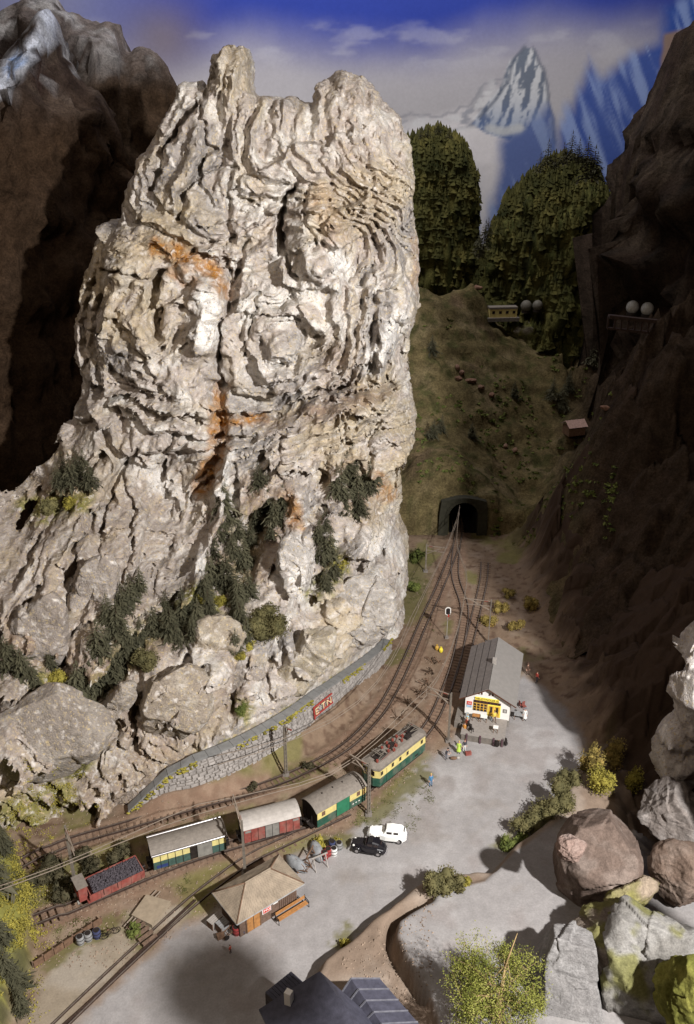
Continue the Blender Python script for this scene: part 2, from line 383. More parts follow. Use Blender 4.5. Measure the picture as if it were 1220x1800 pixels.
# folded strata: a blend of local bedding fields whose contour lines are the ledges
REG = [((450,230),130,lambda u,v: u * 1.0 + 0.08 * v),((290,230),80,lambda u,v: .857*u + .514*v),((620,230),90,lambda u,v: u*.97 + v*.05 + 300),
       ((200,590),110,lambda u,v: np.hypot(u-330,(v-600)*.62)*1.1 + 100),((510,640),130,lambda u,v: np.hypot((u-515),(v-650)*1.15) + 40),((700,560),60,lambda u,v: .93*u + .37*v - 300),
       ((565,410),70,lambda u,v: np.hypot((u-575)*1.3,(v-415)*.75) + 60),((100,960),130,lambda u,v: .90*u + .42*v),((240,800),70,lambda u,v: .7*u - .72*v + 900),((350,640),50,lambda u,v: u*1.0 + 20),
       ((560,1000),130,lambda u,v: .6*u + .5*v),((330,1180),120,lambda u,v: .75*u + .6*v),((150,1340),90,lambda u,v: .6*u - .8*v + 1500),((600,800),100,lambda u,v: .3*u + .9*v),((330,900),60,lambda u,v: .95*u + .3*v)]
def strata(u, v):
    S = 0; Wt = 1e-6
    for (c, s, fn) in REG:
        w = np.exp(-((u - c[0]) ** 2 + (v - c[1]) ** 2) / (2 * s * s)) + 1e-5
        S = S + w * fn(u, v); Wt = Wt + w
    return S / Wt
wu2 = U2 + 14 * vnoise(U2 / 45, V2 / 45, U2 * 0 + 3) + 6 * vnoise(U2 / 15, V2 / 15, U2 * 0 + 8); wv2 = V2 + 14 * vnoise(U2 / 45, V2 / 45, U2 * 0 + 23) + 5 * vnoise(U2 / 13, V2 / 13, U2 * 0 + 2)
S2 = strata(wu2, wv2)
def saw(s, p, k=0.25):
    t = (s / p) % 1.0
    return np.where(t < 1 - k, t / (1 - k), (1 - t) / k)
amp = 0.55 + 0.45 * fbm(U2, V2, U2 * 0, 70, 2, 4.0)
amp = amp * (1 - 0.6 * np.exp(-(((U2 - 620) / 90) ** 2 + ((V2 - 230) / 120) ** 2)))
T2c = 0.75 * V2 + 0.35 * U2
lowr0 = sstep(720, 950, V2)
smm = 1 - .7 * np.exp(-(((U2 - 620) / 85) ** 2 + ((V2 - 250) / 110) ** 2))
det_s = smm
det = 0.12 + 0.85 * sstep(-.25, .35, vnoise(U2 / 55, V2 / 55, U2 * 0 + 41) + .5 * vnoise(U2 / 22, V2 / 22, U2 * 0 + 45))
led = sstep(-.1, .5, vnoise(U2 / 70, V2 / 70, U2 * 0 + 51) + .25)
dF -= 0.8 * np.sin(S2 / 62 * 2 * math.pi + 2.5 * vnoise(U2 / 90, V2 / 90, U2 * 0 + 81)) * (1 - .5 * lowr0) * smm
dF -= amp * led * 0.95 * saw(S2 + 10 * vnoise(U2 / 30, V2 / 30, U2 * 0 + 61), 38, .09)
dF -= amp * 0.42 * saw(S2 + 6 * vnoise(U2 / 26, V2 / 26, U2 * 0 + 71), 15, .12) * (1 - .6 * led)
dF -= smm * (.35 + .65 * det) * (0.9 * facets(S2 / 17, T2c / 95, 1.0, 15, 1.5, .3) + 0.45 * facets(S2 / 8, T2c / 45, 1.0, 16, 1.4, .35)) + det * 0.30 * facets(S2 / 4, T2c / 12, 1.0, 17, 1.4, .4)
dF -= 0.8 * fbm(X2, Fs, Z2, 9, 2, 2.0)
dF -= 0.65 * ridged((U2 + .25 * V2) / 17, V2 / 120, U2 * 0, 1.0, 3, 33.) * (1 - .6 * lowr0) * (.4 + .6 * sstep(-.2, .3, vnoise(U2 / 70, V2 / 70, U2 * 0 + 91)))
lowr = sstep(720, 950, V2)
dF -= (1.3 + .8 * lowr) * facets(X2 + .5 * Z2, Z2 - .4 * X2, 6.5, 5, 1.5, .35) + (0.15 + .5 * lowr) * facets(X2, Z2, 2.6, 6, 1.4, .4) + 0.14 * facets(X2, Z2, 1.0, 8, 1.2, .5)
F3 = Fs + dF
WALLPX = [(225,1428,72.4,.4),(265,1417,73.1,2.6),(300,1425,73.9,4.2),(340,1340,74.6,5.0),(420,1303,77.6,5.0),(500,1262,82.0,5.0),(560,1222,87.0,4.7),(600,1192,90.8,4.2),(655,1150,97.7,3.0),(684,1112,103.5,1.9)]
WL = []
for (a, b, Yw, hw) in WALLPX:
    r_ = ray(a, b if hw > 4.5 or a > 400 else 1400); WL.append((a, Yw, hw))
# wall line in the place: x from the photo column at that distance and height
WLX = []
for (a, Yw, hw) in WL:
    dep = Yw * cP + (CAMH - hw) * sP; WLX.append(((a - 610) / FPX * dep, Yw, hw))
wx_ = np.array([p[0] for p in WLX]); wy_ = np.array([p[1] for p in WLX]); wh_ = np.array([p[2] for p in WLX])
Yw2 = np.interp(X2, wx_, wy_); Hw2 = np.interp(X2, wx_, wh_)
inw = sstep(wx_[0] - 3, wx_[0], X2) * sstep(wx_[-1] + 3, wx_[-1], X2) * (1 - sstep(Hw2 + 0.2, Hw2 + 4.0, Z2))
F3 = np.where(inw > 0, F3 * (1 - inw) + inw * np.maximum(F3, Yw2 + 1.5), F3)
F3 = np.where((inw > 0) & (Z2 < Hw2 + .1), np.maximum(F3, Yw2 + 0.9), F3)
# outline in the plane of the sheet
OUTw = []
for (u, v) in OUT:
    p = PY(u, v, 109 if v < 1000 else 105)
    y = float(Fsheet(np.array(p.x), np.array(p.z))) + 2.5
    y = min(max(y, 70), 116) if v < 1200 else 100
    p = PY(u, v, y); OUTw.append((p.x, p.z))
SD = poly_sd(X2, Z2, OUTw) + 0.35 * fbm(X2, Z2, Z2 * 0, 1.1, 3, 1.0) + 0.5 * fbm(X2, Z2, Z2 * 0, 4, 2, 8.0)
RD = 6.0
d = np.clip(SD, 0, RD); rnd = RD * (1 - np.sqrt(np.clip(1 - (1 - d / RD) ** 2, 0, 1)))
Ff = F3 + rnd * 0.9
tk = sstep(-40, -31, X2)
Bb = (Fs + 4.5) * (1 - tk) + tk * np.maximum(Fs + 16, 127.0 - 0.05 * Z2) + 1.2 * fbm(X2, Z2, Z2 * 0, 6, 3) - rnd
Ff = np.where(SD < 0, 1e3 * -SD + 100, Ff)
f = np.empty((len(gx), len(gy), len(gz)), np.float32)
Yg = gy[None, :, None]
np.maximum(np.clip(Ff, 0, 400)[:, None, :] - Yg, Yg - Bb[:, None, :], out=f, casting='unsafe')
edge = (-SD)[:, None, :] * 1.0
f = np.maximum(f, edge.astype(np.float32) + 0 * f)
f[:, 0, :] = 1; f[:, -1, :] = 1; f[0] = 1; f[-1] = 1; f[:, :, 0] = 1; f[:, :, -1] = 1
np.clip(f, -3, 3, out=f)
Vt, Qt = surface_nets(f, (gx[0], gy[0], gz[0]), HV)
del f, edge
Vt = lap(Vt, Qt, Vt, 1)
N = vnormals(Vt, Qt)
N = lap(Vt, Qt, N, 3)
x, y, z = Vt.T
dsp = 0.14 * facets(x + y, z, .9, 31, 1.3, .5) + 0.09 * fbm(x, y, z, 0.7, 2, 7.7)
q = fbm(x, y, z, 2.2, 2, 12.0); dsp += 0.25 * (np.floor(q * 5) / 5 - q) * 4 * 0.35
Vt = Vt + N * dsp[:, None]
x, y, z = Vt.T
u, v = QA(x, y, z)
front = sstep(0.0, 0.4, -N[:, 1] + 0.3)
n1 = fbm(x, y, z, 6, 3, 1.0)[:, None]; n2 = fbm(x, y, z, 2.0, 3, 5.0)[:, None]; n3 = fbm(x, y, z, 12, 2, 9.0)[:, None]
def cmix(a, b, t): return a * (1 - t) + np.array(b) * t
col = np.tile(np.array([[0.46, 0.405, 0.365]]), (len(Vt), 1))
col = cmix(col, (0.31, 0.285, 0.27), sstep(0.0, 0.35, n1)); col = cmix(col, (0.66, 0.63, 0.59), sstep(0.0, 0.4, n2 - .5 * n1))
col = cmix(col, (0.46, 0.37, 0.235), 0.65 * sstep(0.05, 0.4, n3 + .4 * n2))
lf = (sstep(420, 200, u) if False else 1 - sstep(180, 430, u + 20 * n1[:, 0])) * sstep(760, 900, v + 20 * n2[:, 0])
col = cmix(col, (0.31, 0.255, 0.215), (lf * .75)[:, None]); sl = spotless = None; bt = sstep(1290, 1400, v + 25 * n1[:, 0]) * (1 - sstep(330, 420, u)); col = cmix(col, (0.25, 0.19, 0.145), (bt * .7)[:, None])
Sv = strata(u + 14 * vnoise(u / 45, v / 45, u * 0 + 3) + 6 * vnoise(u / 15, v / 15, u * 0 + 8), v + 14 * vnoise(u / 45, v / 45, u * 0 + 23) + 5 * vnoise(u / 13, v / 13, u * 0 + 2))
b1 = vnoise(Sv / 5.0, u / 60, v / 60)[:, None]; b2 = vnoise(Sv / 12.0 + 9, u / 90, v / 90)[:, None]
col = cmix(col, (0.33, 0.305, 0.29), .32 * sstep(.15, .6, b1)); col = cmix(col, (0.64, 0.61, 0.57), .45 * sstep(.1, .6, -b1)); col = cmix(col, (0.52, 0.43, 0.29), .30 * sstep(.2, .6, b2))
wx = u + 10 * fbm(x, y, z, 1.5, 3, 3.0) * 1.6; wz = v + 10 * fbm(x, y, z, 1.5, 3, 13.0) * 1.6
def spot(pl, w, soft=1.7):
    return (1 - sstep(w * 0.35, w * soft, seg_dist(wx, wz, pl)))[:, None]
mot = (0.55 + 0.9 * fbm(x, y, z, 0.9, 3, 17.0))[:, None].clip(0, 1)
for pl, w, a in [([(272,438),(300,436),(345,462),(375,470),(386,505)],13,.95),([(310,470),(340,500)],12,.5),([(384,690),(392,735),(382,790),(362,835),(350,860)],15,.85),([(395,735),(430,740),(462,738)],8,.8),
                 ([(505,880),(520,925)],13,.8),([(665,845),(685,870)],12,.75),([(150,860),(110,850)],12,.3),([(560,340),(590,420)],22,.25),([(735,420),(735,500)],10,.35)]:
    col = cmix(col, (0.40, 0.185, 0.045), np.clip(spot(pl, w) * a * (mot * .9 + .35), 0, 1))
for pl, w, a in [([(365,530),(362,600)],16,.9),([(700,560),(655,640)],14,.6),([(300,860),(270,830)],16,.5),([(520,960),(525,1030)],22,.6),([(405,800),(350,1000)],8,.7),([(440,650),(500,640)],24,.3),([(640,950),(690,960)],20,.3),([(590,445),(600,470)],14,.7)]:
    col = cmix(col, (0.80, 0.78, 0.75), spot(pl, w) * min(1, a * 1.15))
for pl, w, a in [([(590,640),(620,690),(560,720)],28,.55),([(470,745),(690,690)],13,.6),([(620,200),(640,400)],45,.35),([(470,880),(440,960),(410,1000)],40,.7),([(600,860),(640,850)],30,.6),([(20,1120),(180,1200),(330,1080)],32,.7),([(60,900),(120,850)],30,.6),([(300,1420),(60,1480)],26,.6),([(570,930),(590,1010)],20,.5),([(400,1220),(300,1320)],30,.45),([(450,870),(470,940),(450,1000)],28,.75),([(380,930),(400,1060)],24,.8),([(240,1060),(200,1110)],22,.6),([(300,1090),(160,1210)],26,.7),([(610,830),(640,900)],22,.6),([(230,1240),(245,1330)],14,.5),([(420,1160),(410,1250)],18,.5)]:
    col = cmix(col, (0.25, 0.17, 0.12), spot(pl, w) * a * (0.4 + 0.6 * mot))
moss = np.zeros((len(Vt), 1))
for pl, w, a in [([(60,895),(140,880)],20,.9),([(40,890),(90,900)],14,.8),([(60,1190),(110,1205),(150,1225)],16,.9),([(340,1045),(385,1060)],18,.9),([(580,965),(600,1000),(550,1045)],14,.9),([(340,1330),(430,1295),(500,1260)],7,.8),([(620,1175),(540,1235),(500,1255)],6,.9),
                 ([(110,1355),(150,1345)],12,.8),([(0,1430),(60,1420),(110,1400)],24,.8),([(420,1240),(430,1260)],14,.8),([(330,1060),(250,1120),(180,1200)],26,.5),([(410,1040),(440,920)],30,.35),([(60,1460),(20,1500)],30,.9)]:
    moss = np.maximum(moss, spot(pl, w) * a)
moss = moss * (mot > 0.35)
col = cmix(col, (0.20, 0.19, 0.045), moss)
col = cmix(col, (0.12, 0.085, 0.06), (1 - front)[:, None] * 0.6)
# the tower and the hillside below it are split along the planted ledge
cu = u[Qt].mean(1); cv = v[Qt].mean(1)
LEDGE = [(-900,720),(60,770),(135,720),(170,860),(260,1000),(345,1010),(410,870),(500,840),(560,900),(600,880),(700,860),(1500,860)]
lv = np.interp(cu, [p[0] for p in LEDGE], [p[1] for p in LEDGE])
top = cv < lv
def submesh(name, mask, mat):
    q = Qt[mask]; use = np.unique(q); mp = -np.ones(len(Vt), np.int64); mp[use] = np.arange(len(use))
    return mesh_np(name, Vt[use], mp[q], mat, colors=col[use])
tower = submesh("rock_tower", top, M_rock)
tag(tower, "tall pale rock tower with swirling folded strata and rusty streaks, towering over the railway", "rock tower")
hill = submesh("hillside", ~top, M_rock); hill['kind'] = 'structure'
# ------------------------------------------------------------------ near ground
def poly_w(pts, z=0.0): return [tuple(P(a, b, z))[:2] for a, b in pts]
def pl_w(pts, z=0.0): return [tuple(P(a, b, z))[:2] for a, b in pts]
BANK = poly_w([(560,1706),(600,1672),(660,1625),(702,1592),(752,1550),(800,1546),(858,1542),(905,1494),(935,1470),(985,1420),(1010,1360),(1100,1290),(1900,1290),(1900,1900),(480,1900)])
ROAD = poly_w([(905,1490),(852,1546),(790,1562),(738,1588),(702,1614),(696,1650),(720,1700),(745,1748),(766,1800),(780,1900),(1600,1900),(1600,1420),(990,1430)], 2.0)
GUL = pl_w([(752,1582),(722,1598),(692,1620),(684,1650),(704,1694),(722,1730),(742,1762)], 1.6)
MOUND = poly_w([(-400,1400),(0,1440),(30,1500),(55,1570),(66,1640),(60,1700),(34,1745),(20,1800),(0,1900),(-500,1900)])
T1 = [tuple(P(a, b, .2))[:2] for a, b in [(-190,1640),(-80,1584),(20,1532),(110,1486),(210,1456),(330,1424),(450,1388),(540,1352),(610,1312),(660,1262),(690,1216),(716,1162),(746,1092),(771,1038),(793,985),(806,940)]] + [(20.3,152)]
T2 = [(-62,43),(-40,52.6),(-29,58.1),(-22.6,61.9),(-15.9,65.7),(-8.1,69.0),(-1.2,72.2),(5.6,80.0)] + [tuple(P(a, b, .2))[:2] for a, b in [(752,1280),(779,1228),(800,1170),(813,1110),(816,1065),(800,1010)]] + [(19.4,138)]
T3 = [tuple(P(a, b, .2))[:2] for a, b in [(612,1426),(520,1470),(440,1508),(385,1546),(330,1590),(240,1672),(150,1757),(60,1845)]]
T4 = [tuple(P(a, b, .2))[:2] for a, b in [(800,1215),(822,1140),(838,1075),(850,1020),(852,985)]]
def spline(pts, step=0.5):
    out = []; n = len(pts)
    for i in range(n - 1):
        p0 = np.array(pts[max(i - 1, 0)], float); p1 = np.array(pts[i], float); p2 = np.array(pts[i + 1], float); p3 = np.array(pts[min(i + 2, n - 1)], float)
        k = max(2, int(np.linalg.norm(p2 - p1) / step))
        for j in range(k):
            t = j / k
            out.append(0.5 * ((2 * p1) + (-p0 + p2) * t + (2 * p0 - 5 * p1 + 4 * p2 - p3) * t * t + (-p0 + 3 * p1 - 3 * p2 + p3) * t ** 3))
    out.append(np.array(pts[-1], float)); out = np.array(out)
    L = np.concatenate([[0], np.cumsum(np.linalg.norm(np.diff(out, axis=0), axis=1))])
    s = np.arange(0, L[-1], step)
    return np.stack([np.interp(s, L, out[:, 0]), np.interp(s, L, out[:, 1])], 1)
TR = [spline(t, 0.6) for t in (T1, T2, T3, T4)]
BG = [(700,900,139),(740,870,141),(800,868,141),(860,870,143),(760,800,150),(760,700,165),(760,600,178),(770,520,190),(735,505,192),(695,505,188),(830,500,195),(862,560,190),(900,612,186),(960,640,183),(1075,655,181),(900,750,166),(1000,770,168),(880,850,152),(950,890,146),
      (1010,1000,116),(1050,800,127),(1100,650,137),(1190,560,142),(1220,800,118),(1230,1000,98),(1060,1080,104),(1140,1150,88),(1120,1330,79),(1300,500,150),(1300,900,100)]
pb = [PY(*q) for q in BG]
pb += [Vector(P(a, b)) for a, b in [(800,945),(900,965),(770,1010),(860,1100),(950,1150),(1000,1280),(900,1240),(730,1080)]] + [Vector(q) for q in [(25,200,12),(60,205,14),(95,200,30),(25,235,14),(70,235,16),(110,235,30),(-10,170,10),(-10,220,14),(8,150,8)]]
Fb = tps([(p.x, p.y) for p in pb], [p.z for p in pb])
def ground_h(x, y):
    w1 = 0.8 * fbm(x, y, x * 0, 3.0, 3, 2.0)
    b = poly_sd(x, y, BANK) + w1 * 0.7
    r = poly_sd(x, y, ROAD) + w1 * 0.35
    m = poly_sd(x, y, MOUND) + w1
    h = 0.03 * fbm(x, y, x * 0, 1.0, 3, 5.0)
    rough = 0.25 * fbm(x, y, x * 0, 1.4, 4, 8.0)
    hb = (1.5 + 0.03 * np.clip(64 - y, 0, 20)) * sstep(-0.35, 0.9, b) + rough * sstep(0, 1.5, b)
    hr = 1.7 + np.clip(64 - y, -4, 18) * 0.085
    t = sstep(-0.25, 0.2, r)
    h = h + hb * (1 - t) + t * (hr + 0.02 * rough)
    gl = seg_dist(x + .3 * w1, y + .3 * w1, GUL); h = h - 2.2 * np.exp(-(gl / .42) ** 2)
    h = h + (5.5 * sstep(0, 8, m) + 2.6 * sstep(0, 1.0, m)) * (1 + 0.25 * fbm(x, y, x * 0, 3, 3, 1.0)) + rough * sstep(0, 1, m)
    # track formation: slight trough between ballast shoulders
    for k, t_ in enumerate(TR[:2]):
        dd = seg_dist(x, y, [tuple(p) for p in t_[::5]])
        h = h + 0.12 * sstep(2.4, 1.5, dd) if False else h + 0.12 * (1 - sstep(1.5, 2.4, dd)) + 0.05 * fbm(x, y, x * 0, .5, 2, 4.) * (1 - sstep(1.5, 6, dd))
    wd_ = seg_dist(x, y, [(a, b) for a, b in zip(wx_, wy_)]) + .4 * w1
    h = h + 1.7 * (1 - sstep(0.3, 2.6, wd_)) * sstep(wx_[0] - 1, wx_[0] + 4, x) * (1 - sstep(wx_[-1] - 6, wx_[-1], x))
    # ground climbs at the right under the dark cliffs
    e = sstep(26.0, 33, x + 1.5 * fbm(x, y, x * 0, 5, 2, 3.)) * sstep(58, 72, y)
    h = h * (1 - e) + e * (np.clip(Fb(x, y), -1, 40) + rough * 2 + 3.0 * facets(x, y, 7, 41, 1.4, .4) * sstep(0.3, 1, e) + .9 * facets(x, y, 2.2, 42, 1.4, .4) - .5 * sstep(98, 102, y))
    return h
def grid(x0, x1, y0, y1, st):
    xs = np.arange(x0, x1 + 1e-6, st); ys = np.arange(y0, y1 + 1e-6, st)
    X, Y = np.meshgrid(xs, ys, indexing='ij'); n, m = X.shape
    i = np.arange(n - 1)[:, None] * m + np.arange(m - 1)[None]; i = i.ravel()
    return X.ravel(), Y.ravel(), np.stack([i, i + m, i + m + 1, i + 1], 1)
X, Y, Qg = grid(-62, 52, 36, 140, 0.26)
Zg = ground_h(X, Y)
u, v = QA(X, Y, Zg)
nA = fbm(X, Y, X * 0, 2.2, 4, 3.)[:, None]; nB = fbm(X, Y, X * 0, 7, 3, 6.)[:, None]; nC = fbm(X, Y, X * 0, .6, 3, 9.)[:, None]
grey = np.tile(np.array([[0.29, 0.275, 0.27]]), (len(X), 1)); grey = cmix(grey, (0.355, 0.34, 0.335), sstep(-.1, .5, nB)); grey = cmix(grey, (0.27, 0.245, 0.235), 0.7 * sstep(0.1, .6, nA + nB))
tr_ = np.zeros(len(X))
for pl in ([(560,1720),(640,1560),(700,1480),(800,1420),(880,1330)],[(250,1760),(420,1690),(560,1590),(620,1500),(760,1400),(860,1330)],[(690,1500),(800,1480),(900,1400)]):
    dd_ = seg_dist(X, Y, [tuple(P(a, b))[:2] for a, b in pl]); tr_ = np.maximum(tr_, np.exp(-((dd_ - .75) / .22) ** 2))
grey = cmix(grey, (0.27, 0.25, 0.235), (tr_ * .45 * sstep(-.3, .3, nA[:, 0]))[:, None])
grey = cmix(grey, (0.24, 0.215, 0.195), .5 * sstep(.25, .6, fbm(X, Y, X * 0, 3.3, 4, 31.))[:, None])
brown = np.tile(np.array([[0.21, 0.150, 0.105]]), (len(X), 1)); brown = cmix(brown, (0.27, 0.205, 0.155), sstep(-.2, .5, nA)); brown = cmix(brown, (0.13, 0.085, 0.06), sstep(.1, .5, nC))
brown = cmix(brown, (0.16, 0.15, 0.05), 0.75 * sstep(.12, .45, nB + .5 * nA))
YARD = poly_w([(-60,1900),(110,1812),(225,1702),(300,1640),(375,1600),(430,1545),(520,1500),(600,1462),(668,1415),(735,1345),(775,1318),(800,1290),(850,1240),(872,1195),(925,1185),(975,1215),(1030,1300),(1040,1400),(960,1480),(870,1560),(780,1570),(600,1720),(540,1900)])
ya = poly_sd(X, Y, YARD) + 0.9 * nA[:, 0] + .5 * nC[:, 0]
gc = cmix(brown, grey, sstep(-.5, 1.3, ya)[:, None])
tan = cmix(np.tile(np.array([[0.27, 0.225, 0.17]]), (len(X), 1)), (0.32, 0.28, 0.23), sstep(-.2, .4, nA))
TANP = poly_w([(40,1900),(20,1790),(90,1700),(170,1640),(250,1590),(300,1575),(330,1600),(225,1702),(110,1812),(0,1900)])
ta = poly_sd(X, Y, TANP) + 1.2 * nA[:, 0]
gc = cmix(gc, tan, sstep(-.4, 1., ta)[:, None])
bk = poly_sd(X, Y, BANK); rd = poly_sd(X, Y, ROAD)
earth = cmix(np.tile(np.array([[0.22, 0.165, 0.125]]), (len(X), 1)), (0.29, 0.235, 0.19), sstep(-.3, .4, nA))
gc = cmix(gc, earth, sstep(-.3, .3, bk + .3 * nA[:, 0])[:, None])
gc = cmix(gc, grey * 1.0, sstep(-.1, .25, rd + .2 * nA[:, 0])[:, None])
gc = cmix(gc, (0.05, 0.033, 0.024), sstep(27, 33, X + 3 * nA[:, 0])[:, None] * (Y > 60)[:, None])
bal = np.minimum(seg_dist(X, Y, [tuple(p) for p in TR[0][::5]]), seg_dist(X, Y, [tuple(p) for p in TR[1][::5]]))
gc = cmix(gc, cmix(np.tile(np.array([[0.205, 0.135, 0.095]]), (len(X), 1)), (0.25, 0.175, 0.125), sstep(-.3, .4, nC)), (1 - sstep(1.2, 2.2, bal + .4 * nA[:, 0]))[:, None])
mossd = np.zeros(len(X))
for pl, w in [([(200,1620),(90,1690)],.9),([(250,1655),(235,1620)],.9),([(650,1440),(740,1360)],1.2),([(560,1480),(600,1475)],.9),([(600,1652),(612,1640)],.9),([(690,1165),(705,1150)],1.2),([(900,1475),(880,1490)],.9),([(60,1560),(150,1550)],2.),([(550,1350),(500,1370)],1.5),([(725,980),(715,1080)],3.)]:
    mossd = np.maximum(mossd, 1 - sstep(w * .5, w * 1.4, seg_dist(X, Y, pl_w(pl)) + 1.1 * nC[:, 0]))
gc = cmix(gc, (0.135, 0.125, 0.05), (mossd * .8)[:, None])
md = poly_sd(X, Y, MOUND)
gc = cmix(gc, cmix(np.tile(np.array([[0.21, 0.20, 0.055]]), (len(X), 1)), (0.09, 0.085, 0.04), sstep(0, .4, nA + .5 * nC)), sstep(-.4, .8, md + .8 * nA[:, 0])[:, None])
hole = (np.abs(X - 20.3) < 2.7) & (Y > 139.3)
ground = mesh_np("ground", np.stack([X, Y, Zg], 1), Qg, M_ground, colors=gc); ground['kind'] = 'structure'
# ------------------------------------------------------------------ valley behind
X, Y, Qb = grid(-14, 118, 100, 238, 0.55)
Zb = Fb(X, Y)
n0 = fbm(X, Y, Zb, 14, 4, 2.); steep = sstep(34, 48, X - (Y - 110) * 0.05)
ter = Zb + 2.5 * fbm(X, Y, X * 0, 16, 3, 7.); stp = np.floor(ter / 3.2) * 3.2 + 3.2 * sstep(.62, .98, (ter / 3.2) % 1.0) - ter
Zb = Zb + .32 * stp * (1 - steep) * sstep(143, 150, Y) + 1.6 * n0 + 0.5 * fbm(X, Y, Zb, 2.5, 3, 5.) + .5 * facets(X, Y, 4, 43, 1.2, .5) + sstep(30, 40, X - (Y - 110) * .12) * (6 * steep * facets(X, Y, 11, 44, 1.6, .4) + 3.0 * facets(X, Y, 7, 41, 1.4, .4) + 1.2 * facets(X, Y, 2.6, 42, 1.4, .4))
flat = (1 - sstep(139.2, 140.2, Y + 0 * X)) * (1 - sstep(26, 36, X))
Zb = Zb * (1 - flat) + flat * (-0.6)
near = (np.abs(X - 20.3) < 6) & (Y > 139.6) & (Y < 160)
Zb = np.where(near, np.maximum(Zb, 6.9 + 0.5 * n0), Zb)
nA = fbm(X, Y, Zb, 5, 4, 3.)[:, None]; nC = fbm(X, Y, Zb, 1.6, 3, 9.)[:, None]
cb = np.tile(np.array([[0.16, 0.125, 0.06]]), (len(X), 1)); cb = cmix(cb, (0.21, 0.165, 0.09), sstep(-.1, .4, nA)); cb = cmix(cb, (0.09, 0.085, 0.035), sstep(0, .4, nC + .3 * nA))
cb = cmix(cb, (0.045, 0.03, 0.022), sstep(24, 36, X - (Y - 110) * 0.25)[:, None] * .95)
cb = cmix(cb, (0.20, 0.13, 0.09), (.5 * sstep(.3, .7, fbm(X, Y, X * 0, 6, 3, 21.)) * (1 - steep))[:, None])
cb = cb * 0.9
Vb = np.stack([X, Y, Zb], 1)
cen = Vb[Qb].mean(1); zmin = Vb[Qb][:, :, 2].min(1)
kill = (np.abs(cen[:, 0] - 20.3) < 2.6) & (zmin < 6.0) & (cen[:, 1] > 138.8) & (cen[:, 1] < 158)
kill |= (cen[:, 2] < -0.4) & (cen[:, 1] < 139.2)
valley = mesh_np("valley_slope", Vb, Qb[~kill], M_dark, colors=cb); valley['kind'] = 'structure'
def mound(name, outline, Y0, T, mat, colfn, st=0.5, amp=1.5, sc_=9, back=0.5, sharp=0.62, zb=-2.0, lean=0.0, fct=1.0):
    pw = [PY(a, b, Y0) for a, b in outline]
    xs = np.arange(pw[0].x, pw[-1].x, st); zt = np.interp(xs, [p.x for p in pw], [p.z for p in pw])
    zt = zt + 0.25 * amp * fbm(xs, xs * 0, xs * 0, 2.0, 3, 4.)
    n = 90; a = np.linspace(0, math.pi, n)
    # even spacing along the face
    A, XX = np.meshgrid(a, xs); ZT = np.repeat(zt[:, None], n, 1)
    wth = np.sin(np.clip((XX - xs[0]) / (xs[-1] - xs[0]), 0, 1) * math.pi) ** 0.8 * 0.9 + 0.1
    YY = Y0 - T * np.cos(A) * wth * np.where(A > math.pi / 2, back, 1.0) + lean * 0
    ZZ = zb + (ZT - zb) * np.sin(A) ** sharp
    sh = XX.shape; x = XX.ravel(); y = YY.ravel(); z = ZZ.ravel()
    i = np.arange(sh[0] - 1)[:, None] * n + np.arange(n - 1)[None]; i = i.ravel()
    Qm = np.stack([i, i + n, i + n + 1, i + 1], 1)
    V = np.stack([x, y, z], 1); Nn = vnormals(V, Qm)
    if Nn[:, 1][: n // 3].mean() > 0: Qm = Qm[:, ::-1]; Nn = -Nn
    dd = amp * (0.6 * ridged(x, y, z, sc_, 4, 2.) + 0.5 * fbm(x, y, z, sc_ * .4, 3, 7.)) * np.clip((np.repeat(zt[:, None], n, 1).ravel() - z) / (amp * 2 + .1), 0.12, 1)
    dd = dd + fct * amp * (1.0 * facets(x, z, sc_ * .55, 51, 1.5, .4) + .45 * facets(x, z, sc_ * .2, 52, 1.4, .4)) * np.clip((np.repeat(zt[:, None], n, 1).ravel() - z) / (amp * 2 + .1), 0.2, 1)
    V = V + Nn * dd[:, None]
    u, v = QA(V[:, 0], V[:, 1], V[:, 2])
    return mesh_np(name, V, Qm, mat, colors=colfn(V, u, v))
def base_col(a, b, c=None, s=4):
    def fn(V, u, v):
        x, y, z = V.T; n = fbm(x, y, z, s, 4, 3.)[:, None]; k = np.tile(np.array([a], float), (len(V), 1)); k = cmix(k, b, sstep(-.15, .35, n))
        if c: k = cmix(k, c, sstep(.1, .45, fbm(x, y, z, s * .5, 3, 11.)[:, None]))
        return k
    return fn
def wood_col(V, u, v):
    x, y, z = V.T
    n = fbm(x * 3, y, z * .35, 3.0, 4, 3.)[:, None]; k = np.tile(np.array([[0.06, 0.065, 0.022]]), (len(V), 1)); k = cmix(k, (0.13, 0.12, 0.04), sstep(-.1, .35, n)); return cmix(k, (0.03, 0.032, 0.015), sstep(.15, .5, -n))
